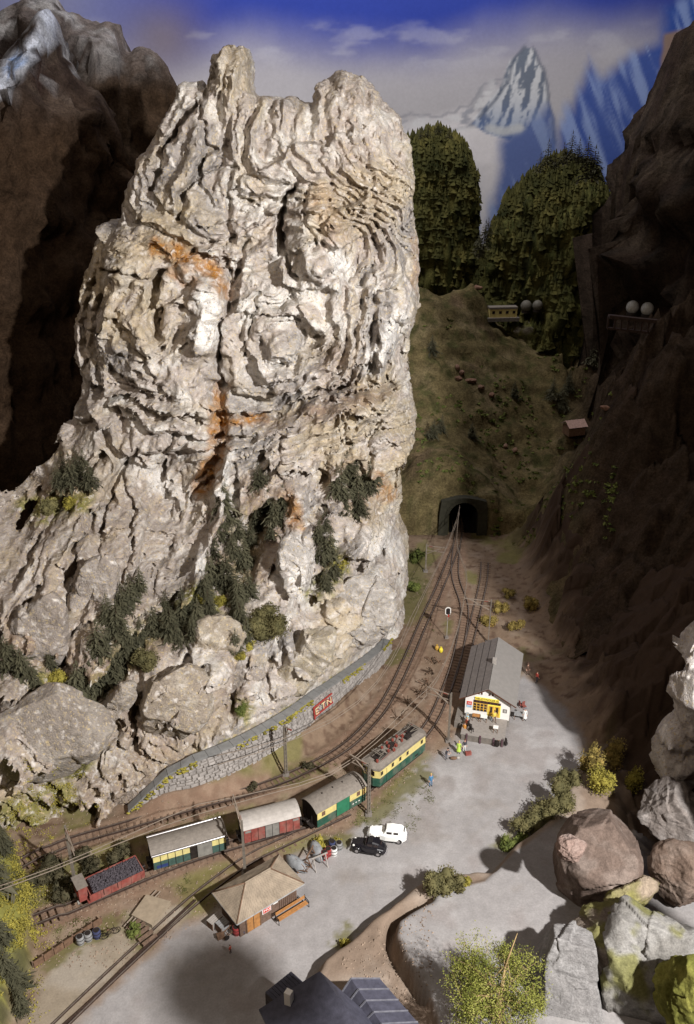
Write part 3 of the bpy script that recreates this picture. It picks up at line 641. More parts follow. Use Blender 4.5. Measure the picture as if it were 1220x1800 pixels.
def snow_col(V, u, v):
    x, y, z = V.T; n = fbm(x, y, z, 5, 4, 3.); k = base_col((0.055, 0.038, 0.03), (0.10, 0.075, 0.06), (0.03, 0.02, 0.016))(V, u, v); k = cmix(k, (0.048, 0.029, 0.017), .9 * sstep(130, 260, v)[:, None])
    wu_ = u + 9 * n; wv_ = v + 9 * fbm(x, y, z, 4, 3, 8.)
    s = 1 - sstep(10, 26, seg_dist(wu_, wv_, [(82,25),(88,50),(60,80),(30,110),(0,150)]))
    k = cmix(k, (0.62, 0.66, 0.76), s[:, None]); s2 = 1 - sstep(4, 12, seg_dist(wu_, wv_, [(20,118),(35,100)])); k = cmix(k, (0.22, 0.42, 0.85), s2[:, None])
    s4 = (sstep(.12, .3, fbm(x, y, z, 4.5, 4, 18.)) * (1 - sstep(110, 200, v)) * sstep(130, 60, u) if False else sstep(.12, .3, fbm(x, y, z, 4.5, 4, 18.)) * (1 - sstep(100, 190, v)) * .6); k = cmix(k, (0.45, 0.45, 0.47), s4[:, None]); s3 = 1 - sstep(6, 14, seg_dist(wu_, wv_, [(66,90),(72,150)])); return cmix(k, (0.05, 0.03, 0.025), s3[:, None])
def back_col(V, u, v):
    x, y, z = V.T; n = fbm(x, y, z, 6, 4, 3.)[:, None]
    k = base_col((0.15, 0.125, 0.115), (0.33, 0.32, 0.32), (0.07, 0.055, 0.05))(V, u, v)
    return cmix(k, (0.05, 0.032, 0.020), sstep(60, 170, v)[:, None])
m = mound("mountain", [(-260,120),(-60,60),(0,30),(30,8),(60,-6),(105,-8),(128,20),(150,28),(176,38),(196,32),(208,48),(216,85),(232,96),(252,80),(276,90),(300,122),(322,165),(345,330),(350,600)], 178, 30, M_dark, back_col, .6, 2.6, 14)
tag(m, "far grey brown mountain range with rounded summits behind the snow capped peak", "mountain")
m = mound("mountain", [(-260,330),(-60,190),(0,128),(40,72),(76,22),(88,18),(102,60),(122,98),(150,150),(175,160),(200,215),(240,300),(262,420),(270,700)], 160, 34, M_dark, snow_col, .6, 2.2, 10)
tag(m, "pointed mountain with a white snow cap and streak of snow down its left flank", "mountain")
m = mound("wooded_hill", [(660,420),(690,300),(715,254),(745,240),(770,237),(800,248),(822,275),(834,310),(838,380),(842,470),(846,640)], 214, 13, M_dark, wood_col, .5, 1.5, 7, sharp=.5, fct=.7)
tag(m, "rounded green wooded hill right beside the upper edge of the rock tower", "hill")
m = mound("wooded_hill", [(790,580),(826,505),(846,462),(866,412),(890,350),(925,318),(965,290),(1000,282),(1035,300),(1060,335),(1076,380),(1090,450),(1096,600)], 207, 16, M_dark, wood_col, .5, 3.0, 11, sharp=.75, fct=.8)
tag(m, "broad dark knoll topped with small conifers, below the painted pointed peak", "hill")
m = mound("grassy_knoll", [(846,640),(862,590),(885,568),(925,560),(960,570),(985,595),(995,630),(1000,690)], 196, 7, M_dark, base_col((0.12, 0.12, 0.04), (0.19, 0.165, 0.08), (0.22, 0.19, 0.15)), .4, .9, 4)
tag(m, "small round grassy knoll in the saddle behind the meadow", "hill")
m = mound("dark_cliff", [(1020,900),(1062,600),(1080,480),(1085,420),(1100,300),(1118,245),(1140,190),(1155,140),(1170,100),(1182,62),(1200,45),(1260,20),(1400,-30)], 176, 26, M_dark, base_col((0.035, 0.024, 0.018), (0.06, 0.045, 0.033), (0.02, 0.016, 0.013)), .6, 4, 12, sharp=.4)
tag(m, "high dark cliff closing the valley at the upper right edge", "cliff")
# ------------------------------------------------------------------ painted sky board
def sky_board():
    U, Vv = np.meshgrid(np.linspace(-620, 1840, 900), np.linspace(-420, 900, 520), indexing='ij')
    Yb = 242 - 0.0
    dx = (U - 610) / FPX; dy = (Vv - 900) / FPX
    X = dx / (cP - dy * sP) * Yb; Z = CAMH + (-sP - dy * cP) / (cP - dy * sP) * Yb
    Yc = Yb - 0.0016 * X * X * 0.6 + 0 * X
    # regular board: resample colours on the true board grid
    xs = np.linspace(-125, 125, 560); zs = np.linspace(-4, 150, 330)
    X, Z = np.meshgrid(xs, zs, indexing='ij'); Yc = Yb - 0.0007 * X * X
    U, Vv = QA(X, Yc, Z)
    n = fbm(X, Z, X * 0, 22, 4, 2.); n2 = fbm(X, Z * 3, X * 0, 9, 4, 6.); st = fbm(X * 1.0 + Z * .5, Z * .12 - X * .08, X * 0, 2.2, 4, 9.)
    def c3(a): return np.tile(np.array(a, float), X.shape + (1,))
    t = sstep(5, 150, Vv + 40 * n + 0.03 * (U - 600))[..., None]
    colr = c3((0.035, 0.06, 0.33)) * (1 - t) + c3((0.43, 0.42, 0.47)) * t
    colr = colr * (1 - .5 * sstep(90, 210, Vv)[..., None]) + c3((0.55, 0.54, 0.55)) * (.5 * sstep(90, 210, Vv)[..., None])
    w = (sstep(.1, .5, n2) * sstep(20, 60, Vv) * (1 - sstep(90, 140, Vv)))[..., None] * .25; colr = colr * (1 - w) + c3((.62, .62, .66)) * w
    wl = (np.exp(-((U - 285) / 75) ** 2 - ((Vv - 70) / 70) ** 2) * .75)[..., None]; colr = colr * (1 - wl) + c3((0.20, 0.165, 0.16)) * wl
    t0 = sstep(250, 0, U)[..., None] if False else (1 - sstep(60, 330, U))[..., None] * .5; colr = colr * (1 - t0) + c3((0.40, 0.40, 0.42)) * t0
    def blend(mask, c):
        nonlocal colr; mask = mask[..., None]; colr = colr * (1 - mask) + (c if isinstance(c, np.ndarray) else c3(c)) * mask
    wu = U + 5 * n2; wv = Vv + 5 * n
    # blue painted wall of peaks on the right
    blue = poly_sd(wu + 14 * st, wv, [(978,330),(972,230),(1010,160),(1035,95),(1060,130),(1110,90),(1150,70),(1165,10),(1300,-60),(1300,600),(900,600)])
    bc = c3((0.03, 0.085, 0.38)) * (1 - sstep(-.15, .3, st)[..., None]) + c3((0.24, 0.34, 0.66)) * sstep(-.15, .3, st)[..., None]
    blend(sstep(-8, 22, blue) * .92, bc)
    # mist, snowfield and painted falls
    mist = poly_sd(wu, wv, [(700,215),(760,205),(820,190),(900,220),(960,300),(900,330),(880,470),(815,480),(835,330),(800,240),(700,250)])
    blend(sstep(-12, 14, mist), c3((0.72, 0.70, 0.73)) * (1 + .12 * n2[..., None]))
    for (pl, w, a_, c_) in [([(690,208),(712,204),(722,199),(734,203),(748,200),(760,205),(775,203),(788,196),(800,199),(812,188),(828,184),(838,168),(846,155),(862,141),(880,143)],2.0,.5,(.24,.25,.30)),([(700,222),(760,216),(820,205),(850,190)],5,.5,(.60,.60,.63)),([(745,240),(800,228),(850,215)],3,.55,(.30,.31,.36)),([(846,158),(838,185),(850,200)],5,.6,(.33,.34,.38)),([(862,145),(866,175),(850,205)],6,.5,(.62,.63,.66))]:
        blend((1 - sstep(w * .5, w * 1.6, seg_dist(wu + 3 * st, wv + 4 * st, pl))) * a_, c_)
    sf = poly_sd(wu, wv, [(690,212),(735,204),(790,202),(830,188),(850,160),(866,146),(900,150),(900,235),(840,226),(770,236),(690,234)]); s9 = fbm(X, Z * 2.2, X * 0, 3.0, 4, 77.)
    blend(sstep(-2, 3, sf) * .75 * sstep(.02, .3, s9), (.27, .29, .35)); blend(sstep(-2, 3, sf) * .7 * sstep(.02, .3, -s9), (.70, .71, .74))
    pk = poly_sd(wu + 2 * st, wv + 2 * st, [(922,84),(936,88),(958,130),(968,190),(980,280),(975,330),(900,330),(905,250),(855,235),(828,216),(856,182),(880,150),(898,110)])
    streak = sstep(-.12, .12, fbm(X * 1.3 - Z * .35, Z * .32, X * 0, 1.5, 5, 3., .65))[..., None]
    pc = c3((0.17, 0.20, 0.26)) * (1 - streak) + c3((0.62, 0.64, 0.68)) * streak
    lb = sstep(150, 270, Vv)[..., None]; pc = pc * (1 - lb) + (c3((0.10, 0.17, 0.38)) * (1 - streak) + c3((0.30, 0.38, 0.55)) * streak) * lb
    blend(sstep(-2, 3, pk), pc)
    edge = (1 - sstep(1, 5, seg_dist(wu, wv, [(922,84),(905,105),(895,140),(868,178),(842,206)]))) + (1 - sstep(1, 5, seg_dist(wu, wv, [(936,88),(957,125),(966,180),(975,250)])))
    blend(np.clip(edge, 0, 1) * .7, (0.13, 0.15, 0.20))
    low = poly_sd(wu + 10 * st, wv + 6 * n2, [(905,235),(962,190),(985,290),(990,440),(846,480),(856,390),(876,310),(880,250)])
    blend(sstep(-16, 14, low), bc * .55 + c3((0.22, 0.26, 0.38)) * .45)
    blend((1 - sstep(3, 12, seg_dist(wu, wv, [(860,226),(885,232),(912,226)]))) * .8, (.60, .62, .64))
    fall = poly_sd(wu + 4 * st, wv, [(832,330),(822,400),(818,475),(835,470),(842,400),(842,340)]); blend(sstep(-4, 3, fall) * .6, (0.16, 0.24, 0.50))
    br = poly_sd(wu, wv, [(1165,60),(1200,50),(1300,40),(1300,130),(1160,130)]); blend(sstep(-3, 6, br), (0.28, 0.20, 0.17))
    n_, m_ = X.shape; i = (np.arange(n_ - 1)[:, None] * m_ + np.arange(m_ - 1)[None]).ravel()
    Q = np.stack([i, i + m_, i + m_ + 1, i + 1], 1)
    o = mesh_np("sky", np.stack([X.ravel(), Yc.ravel(), Z.ravel()], 1), Q, M_paint, colors=np.clip(colr, 0, 1).reshape(-1, 3)); o['kind'] = 'structure'
sky_board()
# ------------------------------------------------------------------ rock wall added out of view, its edge shaped to shade the valley
XS, ZS = np.meshgrid(np.linspace(-1, 1, 90), np.linspace(-2, 92, 120), indexing='ij')
def shade_rock_wall():
    zz = ZS * 1.0; yy0 = 46 + 0 * XS
    ed = np.interp(zz, [0, 36, 46, 51, 58, 66, 92], [38.5, 39.8, 43.4, 43.2, 43.8, 46.2, 47.5]) + 0.7 * fbm(zz * 0, zz, zz * 0, 5, 3, 3.)
    xx = ed + (XS + 1) * 22
    n, m_ = XS.shape; i = (np.arange(n - 1)[:, None] * m_ + np.arange(m_ - 1)[None]).ravel(); Q = np.stack([i, i + m_, i + m_ + 1, i + 1], 1)
    per = [(0, j) for j in range(m_)] + [(a, m_ - 1) for a in range(1, n)] + [(n - 1, j) for j in range(m_ - 2, -1, -1)] + [(a, 0) for a in range(n - 2, -1, -1)]
    pi = np.array([a * m_ + b for a, b in per]); side = np.stack([pi[:-1], pi[1:], pi[1:] + n * m_, pi[:-1] + n * m_], 1)
    dp = 1.5 * ridged(xx, zz, zz * 0, 7, 4, 2.)
    V1 = np.stack([xx, yy0 - dp, zz], -1); V2_ = np.stack([xx, yy0 + 7 + dp, zz], -1)
    V = np.concatenate([V1.reshape(-1, 3), V2_.reshape(-1, 3)]); F_ = np.concatenate([Q[:, ::-1], Q + n * m_, side])
    o = mesh_np("shade_rock_wall", V, F_, M_dark, colors=np.tile(np.array([[0.10, 0.07, 0.055]]), (len(V), 1))); o['kind'] = 'structure'
shade_rock_wall()
# ================================================================== OBJECTS
def gh(x, y): return float(ground_h(np.array([float(x)]), np.array([float(y)]))[0])
def G(u, v, z0=0.0):
    """photo pixel -> point on the near ground"""
    z = z0
    for _ in range(6):
        p = P(u, v, z); z = gh(p.x, p.y)
    return P(u, v, z)
def bvh(o):
    me = o.data; n = len(me.vertices); co = np.empty(n * 3, np.float32); me.vertices.foreach_get("co", co)
    q = np.empty(len(me.loops), np.int32); me.loops.foreach_get("vertex_index", q)
    return BVHTree.FromPolygons(co.reshape(-1, 3).tolist(), q.reshape(-1, 4).tolist())
def sub_bvh(Vx, Qx): return BVHTree.FromPolygons(Vx.tolist(), Qx.tolist())
BV_rock = sub_bvh(Vt, Qt)
BV_val = sub_bvh(Vb, Qb)
BV_m = {}
def hit(u, v, bv=None):
    """first surface the photo pixel looks at"""
    d = ray(u, v).normalized(); o = Vector((0, 0, CAMH)); best = None
    for b in ([BV_rock, BV_val] if bv is None else bv):
        h = b.ray_cast(o, d)
        if h[0] is not None and (best is None or h[3] < best[3]): best = h
    return best
# ---- paints
c_rust = plain("rail_rust", (0.045, 0.027, 0.02), .75, .1, .4, 3); c_railtop = plain("rail_steel", (0.16, 0.13, 0.11), .55, .3, .3, 2)
c_sleeper = plain("sleeper_wood", (0.15, 0.10, 0.07), .9, 0, .4, 4, .3)
c_green = plain("coach_green", (0.025, 0.085, 0.058), .6, 0, .25, 2, dust=.45); c_yellow = plain("coach_yellow", (0.66, 0.55, 0.21), .55, 0, .1, 2, dust=.3)
c_roof = plain("roof_grey_brown", (0.20, 0.175, 0.15), .75, 0, .18, 3, .2); c_silver = plain("silver_roof", (0.55, 0.53, 0.53), .32, .85, .12, 1.5)
c_red = plain("wagon_red", (0.25, 0.065, 0.052), .7, 0, .3, 2, dust=.45); c_red2 = plain("bright_red", (0.55, 0.05, 0.035), .5, 0, .1)
c_ltroof = plain("pale_roof", (0.37, 0.34, 0.31), .6, .1, .15, 2); c_grey = plain("grey_paint", (0.21, 0.20, 0.18), .7, 0, .2, 2)
c_black = plain("black_paint", (0.02, 0.018, 0.018), .5, 0, .2); c_glass = plain("dark_window", (0.03, 0.02, 0.02), .15, 0, .1, spec=.6)
c_iron = plain("dark_iron", (0.035, 0.028, 0.025), .6, .4, .3); c_coal = plain("coal", (0.075, 0.065, 0.075), .75, 0, .5, 6, .5)
c_white = plain("white_paint", (0.80, 0.78, 0.74), .6, 0, .05); c_mast = plain("mast_steel", (0.23, 0.20, 0.165), .6, .3, .25, 2); c_wire = plain("wire_brown", (0.27, 0.22, 0.175), .6, .2, .2, 2)
c_insul = plain("brown_insulator", (0.22, 0.055, 0.04), .35); c_wood = plain("brown_wood", (0.16, 0.095, 0.06), .8, 0, .3, 3, .2); c_orange = plain("orange_wood", (0.38, 0.18, 0.06), .7, 0, .25, 3, .2)
c_tile = plain("tan_tiles", (0.29, 0.235, 0.175), .85, 0, .25, 1.2, .2); c_tile2 = plain("tan_tiles_grey", (0.27, 0.22, 0.165), .85, 0, .3, 1.5, .2)
c_skin = plain("skin", (0.62, 0.38, 0.28), .6, 0, .05); c_slate = plain("blue_grey_roofing", (0.062, 0.062, 0.085), .55, 0, .25, 2, .3)
c_stone = plain("wall_stone", (0.31, 0.285, 0.265), .9, 0, .3, 1.3, .5); c_mortar = plain("wall_mortar", (0.19, 0.168, 0.15), .95, 0, .3, 2, .4); c_cop = plain("coping_stone", (0.195, 0.195, 0.19), .85, 0, .15, 1.5, .2)
c_bark = plain("bark", (0.09, 0.06, 0.04), .9, 0, .3, 3, .5); c_bush = None
def leafmat(name, a, b, c_=None, scale=.8):
    m, t, bs = nt(name); n = noise_n(t, scale, 3, .6); col_ = ramp(t, n, [(.3, a), (.55, b), (.75, c_ or b)])
    oi = node(t, 'ShaderNodeObjectInfo'); r = ramp(t, oi.outputs['Random'], [(0, (.75,) * 3), (1, (1.2,) * 3)]); col_ = mix(t, 1.0, col_, r, 'MULTIPLY')
    t.links.new(col_, bs.inputs['Base Color']); bs.inputs['Roughness'].default_value = .85; bs.inputs['Specular IOR Level'].default_value = .1
    return m
L_fir = leafmat("fir_needles", (0.045, 0.045, 0.028), (0.10, 0.095, 0.058), (0.17, 0.155, 0.11)); L_firb = leafmat("fir_needles_brown", (0.05, 0.04, 0.03), (0.085, 0.07, 0.05))
L_olive = leafmat("olive_foam", (0.08, 0.075, 0.035), (0.14, 0.125, 0.055), (0.19, 0.165, 0.08)); L_yel = leafmat("yellow_moss", (0.15, 0.13, 0.03), (0.29, 0.25, 0.05), (0.36, 0.31, 0.07))
L_grn = leafmat("green_scatter", (0.05, 0.07, 0.02), (0.13, 0.15, 0.04)); L_dk = leafmat("dark_bush", (0.035, 0.035, 0.02), (0.08, 0.07, 0.04)); L_birch = leafmat("small_leaves", (0.13, 0.15, 0.03), (0.27, 0.28, 0.06), (0.42, 0.40, 0.14))
L_autumn = leafmat("autumn_bush", (0.12, 0.09, 0.03), (0.26, 0.20, 0.06), (0.32, 0.17, 0.06))
# ---- tracks
def along(pl, s0, s1, step):
    L = np.concatenate([[0], np.cumsum(np.linalg.norm(np.diff(pl, axis=0), axis=1))]); s = np.arange(s0, min(s1, L[-1]), step)
    x = np.interp(s, L, pl[:, 0]); y = np.interp(s, L, pl[:, 1]); x2 = np.interp(s + .3, L, pl[:, 0]); y2 = np.interp(s + .3, L, pl[:, 1])
    a = np.arctan2(y2 - y, x2 - x); 
    if len(a) > 1: a[-1] = a[-2]
    return x, y, a
GA = 1.15
slp = MB().box((0, 0, 0), (.24, 2.0, .16), c_sleeper).build('sleeper'); slp_me = slp.data; bpy.data.objects.remove(slp)
def track(pl, label, maxs=290, sl_step=.7, dz=0.0, sdz=-.02):
    x, y, a = along(pl, 0, 1e9, .7); z = ground_h(x, y); z = np.convolve(np.pad(z, 4, 'edge'), np.ones(9) / 9, 'valid') + dz
    z = np.minimum(z, .4 + dz); z = np.where(y > 138.5, 0.1 + dz, z)
    t = empty("railway_track", (float(x[0]), float(y[0]), float(z[0])), 0, label, "railway track", "railway tracks")
    o0 = np.array([x[0], y[0], z[0]])
    for sgn in (-1, 1):
        px = x - np.sin(a) * sgn * GA / 2; py = y + np.cos(a) * sgn * GA / 2; m = MB()
        secs = []
        for i in range(len(px)):
            nx, ny = -math.sin(a[i]), math.cos(a[i]); c = (px[i] - o0[0], py[i] - o0[1], z[i] - o0[2])
            secs.append([(c[0] + nx * w_, c[1] + ny * w_, c[2] + h_) for w_, h_ in ((-.075, .06), (.075, .06), (.05, .255), (-.05, .255))])
        m.loft(secs, c_rust)
        m.loft([[(q[3][0], q[3][1], q[3][2] + .003), (q[2][0], q[2][1], q[2][2] + .003), (q[2][0], q[2][1], q[2][2] + .03), (q[3][0], q[3][1], q[3][2] + .03)] for q in secs], c_railtop)
        m.build('rail', t)
    k = 0
    for i in range(len(x)):
        if k >= maxs: break
        s_ = bpy.data.objects.new('sleeper', slp_me); C.objects.link(s_); s_.parent = t
        s_.location = (x[i] - o0[0], y[i] - o0[1], z[i] - o0[2] + sdz); s_.rotation_euler = (0, 0, a[i] + random.uniform(-.04, .04)); k += 1
    return t
track(TR[0], "outer curved railway track running between the stone retaining wall and the train, into the tunnel")
track(TR[1], "railway track that the electric locomotive and its four wagons stand on")
track(TR[2], "siding track beside the brown hut, running down to the lower left corner", dz=-.1, sdz=-.05)
track(TR[3], "short dark stretch of track on the far side of the station building")
def along_z(pl, s): pass
# ---- stone retaining wall
def retaining_wall():
    t = empty("retaining_wall", (wx_[0], wy_[0], 0), 0, "curved grey stone retaining wall with slab coping at the foot of the rock tower", "wall")
    pw = spline([(a, b) for a, b in zip(wx_, wy_)], .1); L = np.concatenate([[0], np.cumsum(np.linalg.norm(np.diff(pw, axis=0), axis=1))])
    hw = np.interp(pw[:, 0], wx_, wh_); o0 = np.array([wx_[0], wy_[0], 0])
    def at(s, z, off):
        x = np.interp(s, L, pw[:, 0]); y = np.interp(s, L, pw[:, 1]); x2 = np.interp(s + .2, L, pw[:, 0]); y2 = np.interp(s + .2, L, pw[:, 1]); x1 = np.interp(s - .2, L, pw[:, 0]); y1 = np.interp(s - .2, L, pw[:, 1])
        a = math.atan2(y2 - y1, x2 - x1); o_ = off - .10 * (5 - z)
        return (x - math.sin(a) * o_ - o0[0], y + math.cos(a) * o_ - o0[1], z)
    def H(s): return float(np.interp(s, L, hw))
    S = L[-1]; m = MB(); n = int(S / .6)
    secs = [[at(i * .6, -1.5, .02), at(i * .6, H(i * .6), .02), at(i * .6, H(i * .6), 1.2), at(i * .6, -1.5, 1.6)] for i in range(n)]
    m.loft(secs, c_mortar); m.build('backing', t)
    m = MB(); rs = random.Random(4); z = -.6; row = 0
    while z < 5:
        hgt = rs.uniform(.30, .46); s = rs.uniform(0, .3)
        while s < S - .3:
            w = rs.uniform(.42, .95); h1 = min(hgt, H(s) - z - .02)
            if h1 > .12:
                g_ = .045; pr = rs.uniform(.05, .19)
                a, b, c, d = at(s + g_, z + g_, 0), at(s + w - g_, z + g_ + rs.uniform(-.03, .03), 0), at(s + w - g_, z + h1 - g_, 0), at(s + g_, z + h1 - rs.uniform(0, .06), 0)
                k = .05
                e, f_, g2, h_ = at(s + g_ + k, z + g_ + k, -pr), at(s + w - g_ - k, z + g_ + k, -pr * rs.uniform(.6, 1)), at(s + w - g_ - k, z + h1 - g_ - k, -pr * rs.uniform(.7, 1.1)), at(s + g_ + k, z + h1 - k, -pr * rs.uniform(.6, 1))
                m.add([a, b, c, d, e, f_, g2, h_], [(4, 5, 6, 7), (0, 1, 5, 4), (1, 2, 6, 5), (2, 3, 7, 6), (3, 0, 4, 7)], c_stone)
            s += w
        z += hgt
    m.build('stone_facing', t, kind='stuff')
    s = 0.0
    while s < S - 1.0:
        w = 1.5; m = MB(); q = []
        for ss in (s + .02, s + w - .02):
            q.append([at(ss, H(ss) + .01, -.22), at(ss, H(ss) + .25, -.24), at(ss, H(ss) + .30, .75), at(ss, H(ss) + .01, .8)])
        m.loft(q, c_cop); m.build('coping_stone', t); s += w
    # moss growing along the coping
    m = MB()
    for i in range(420):
        ss = rs.uniform(0, S); 
        if vnoise(np.array(ss / 3.0), np.array(0.), np.array(3.)) < -.15: continue
        c = at(ss, H(ss) - rs.random() ** 2 * .7 + .05, -.2); r = rs.uniform(.06, .2)
        m.ball(c, (r * 1.5, r, r * .7), L_yel, 5, 3)
    m.build('moss', t, kind='stuff')
    return at, L, H, t
wall_at, wall_L, wall_H, wall_o = retaining_wall()
def wall_s(u, v):
    best = None
    for s in np.arange(0, wall_L[-1], .2):
        c = wall_at(s, 3.0, -.2); q = QA(c[0] + wx_[0], c[1] + wy_[0], c[2])
        d = abs(q[0] - u)
        if best is None or d < best[0]: best = (d, s)
    return best[1]
def wall_sign():
    s0, s1 = wall_s(550, 1275), wall_s(582, 1255); z0, z1 = 2.5, 3.75
    def W(s, z, o): c = wall_at(s, z, o); return Vector((c[0] + wx_[0], c[1] + wy_[0], c[2]))
    c_sgn = plain('faded_red', (.36, .055, .045), .7, 0, .3, 3)
    b = W(s0, z0, -.3); t = empty("wall_sign", b, 0, "red framed lettering mounted on the stone retaining wall", "sign")
    def L2(fs, fz, o=-.35): return W(s0 + (s1 - s0) * fs, z0 + (z1 - z0) * fz, o) - b
    m = MB()
    for a, c in (((0, 1), (1, 1)), ((0, 0), (1, 0)), ((0, -.25), (0, 1))): m.bar(L2(*a), L2(*c), .15, c_sgn)
    m.build('frame', t)
    cream = plain("cream_letters", (0.72, 0.58, 0.36), .6); k = 0
    for (x0, strokes) in ((.08, [((0, .15), (0, .75)), ((0, .75), (.16, .75)), ((0, .45), (.12, .45)), ((0, .15), (.16, .15))]), (.40, [((.1, .15), (.1, .75)), ((0, .75), (.2, .75))]), (.70, [((0, .15), (.0, .75)), ((0, .75), (.2, .15)), ((.2, .15), (.2, .75))])):
        m = MB(); m2 = MB()
        for p, q in strokes:
            m.bar(L2(x0 + p[0], p[1], -.38), L2(x0 + q[0], q[1], -.38), .10, cream)
            m2.bar(L2(x0 + p[0] + .06, p[1] - .04, -.33), L2(x0 + q[0] + .06, q[1] - .04, -.33), .10, c_sgn)
        m.build('letter', t); m2.build('letter_shadow', t)
wall_sign()
# ---- rolling stock
def veh(loc_mid, ang, name, label, cat):
    z = gh(loc_mid[0], loc_mid[1]) + .28 
    return empty(name, (loc_mid[0], loc_mid[1], z), ang, label, cat)
def wheelset(t, xs, r=.38, gauge=1.15, mat=c_iron):
    for x in xs:
        m = MB()
        for s_ in (-1, 1): m.cyl((x, s_ * gauge / 2, r), r, .12, mat, 14, 'Y')
        m.cyl((x, 0, r), .08, gauge, mat, 8, 'Y'); m.build('wheelset', t)
def buffers(t, x, w=1.3, z=.85):
    for sx in (-1, 1):
        m = MB(); m.cyl((sx * (x + .2), 0, z), .13, .42, c_iron, 8, 'X'); m.cyl((sx * (x + .42), 0, z), .24, .06, c_iron, 12, 'X'); m.box((sx * (x + .1), .45, z - .25), (.3, .08, .08), c_iron); m.build('coupling', t)
def locomotive():
    L, Wd = 8.9, 2.6
    t = veh((5.35, 78.75), math.atan2(6.6, 6.0), "locomotive", "green and yellow electric locomotive with dark equipment crowded on its roof", "locomotive")
    def plan(l, w, c): return [(-l / 2, -w / 2 + c * 1.6), (-l / 2 + c, -w / 2), (l / 2 - c, -w / 2), (l / 2, -w / 2 + c * 1.6), (l / 2, w / 2 - c * 1.6), (l / 2 - c, w / 2), (-l / 2 + c, w / 2), (-l / 2, w / 2 - c * 1.6)]
    def pr(m, l, w, c, z0, z1, mat, l1=None, w1=None):
        a = [(x, y, z0) for x, y in plan(l, w, c)]; b = [(x, y, z1) for x, y in plan(l1 or l, w1 or w, c)]; m.loft([a, b], mat)
    m = MB(); pr(m, L, Wd, .42, .85, 2.0, c_green); m.build('body_side', t)
    m = MB(); pr(m, L + .03, Wd + .03, .42, 2.0, 3.05, c_yellow, L - .1, Wd - .04); m.build('window_band', t)
    m = MB(); pr(m, L + .12, Wd + .14, .42, 3.05, 3.2, c_roof); pr(m, L - .1, Wd - .1, .42, 3.2, 3.5, c_roof, L - 1.0, Wd - 1.1); m.build('roof', t)
    m = MB(); pr(m, L - .6, Wd - .3, .3, .5, .85, c_iron); m.build('underframe', t)
    for x in (-3.75, -1.9, -.6, .7, 3.3):
        for sy in (-1, 1):
            f_ = MB().box((x, sy * 1.315, 2.58), (.52, .03, .66), c_wood if False else c_yellow).build('window_frame', t)
            MB().box((x, sy * 1.33, 2.58), (.36, .03, .50), c_glass).build('window', t)
    for x in (-4.15,):
        pass
    for sx in (-1, 1):
        for y in (-.62, 0, .62): MB().box((sx * (L / 2 - .01), y, 2.6), (.05, .42, .55), c_glass).build('front_window', t)
        MB().cyl((sx * (L / 2 + .03), 0, 1.3), .13, .08, c_white, 10, 'X').build('headlight', t)
    for sy in (-1, 1):
        MB().box((-2.9, sy * 1.31, 1.75), (.04, .02, 2.0), c_black).build('door_seam', t); MB().box((2.4, sy * 1.32, 1.2), (.5, .03, .22), c_iron).build('grille', t)
    def panto(x, s_):
        m = MB(); b = 3.55
        m.box((x, 0, b + .1), (1.5, .9, .06), c_iron); 
        for y in (-.45, .45):
            m.bar((x - .7 * s_, y, b + .15), (x + .6 * s_, y * .6, b + .42), .06, c_mast); m.bar((x + .6 * s_, y * .6, b + .42), (x - .4 * s_, y * .9, b + .62), .05, c_mast)
        m.bar((x - .4 * s_, -.75, b + .66), (x - .4 * s_, .75, b + .66), .09, c_mast); m.bar((x - .15 * s_, -.75, b + .66), (x - .15 * s_, .75, b + .66), .07, c_mast)
        m.build('pantograph', t)
    panto(-2.7, 1); panto(3.0, -1)
    rs = random.Random(2)
    for (x, y) in [(-1.6, .5), (-1.5, -.35), (-.9, .1), (-.6, .65), (-.2, -.4), (.2, .45), (.9, -.3), (1.0, .55), (1.5, .1), (-3.6, -.5), (3.7, .6), (-.95, -.7)]:
        m = MB(); 
        for k in range(3): m.cyl((x, y, 3.6 + k * .11), .14 if k % 2 == 0 else .17, .09, c_insul, 9)
        m.build('insulator', t)
    for (x, y, a_, b_) in [(-.5, .1, 1.0, .6), (1.9, -.35, .9, .5), (.4, .1, .5, .9), (-1.9, .1, .4, .5)]: MB().box((x, y, 3.66), (a_, b_, .3), c_roof if rs.random() < .4 else c_iron, taper=.85).build('roof_equipment', t)
    MB().path([(-3.2, -.8, 3.75), (-1.2, -.75, 3.85), (.6, .2, 3.9), (2.4, .2, 3.85)], .05, c_insul).build('busbar', t)
    for bx in (-2.5, 2.5):
        m = MB(); 
        for sy in (-1, 1): m.box((bx, sy * .82, .48), (2.3, .1, .3), c_iron); m.box((bx, sy * .86, .38), (.35, .1, .4), c_iron)
        m.build('bogie', t)
    wheelset(t, (-3.2, -1.8, 1.8, 3.2)); buffers(t, L / 2)
def arch(w, h, z0, n=10):
    return [(y, z0 + h * (1 - (abs(y) / (w / 2)) ** 2.2)) for y in [(-w / 2) + w * i / n for i in range(n + 1)]]
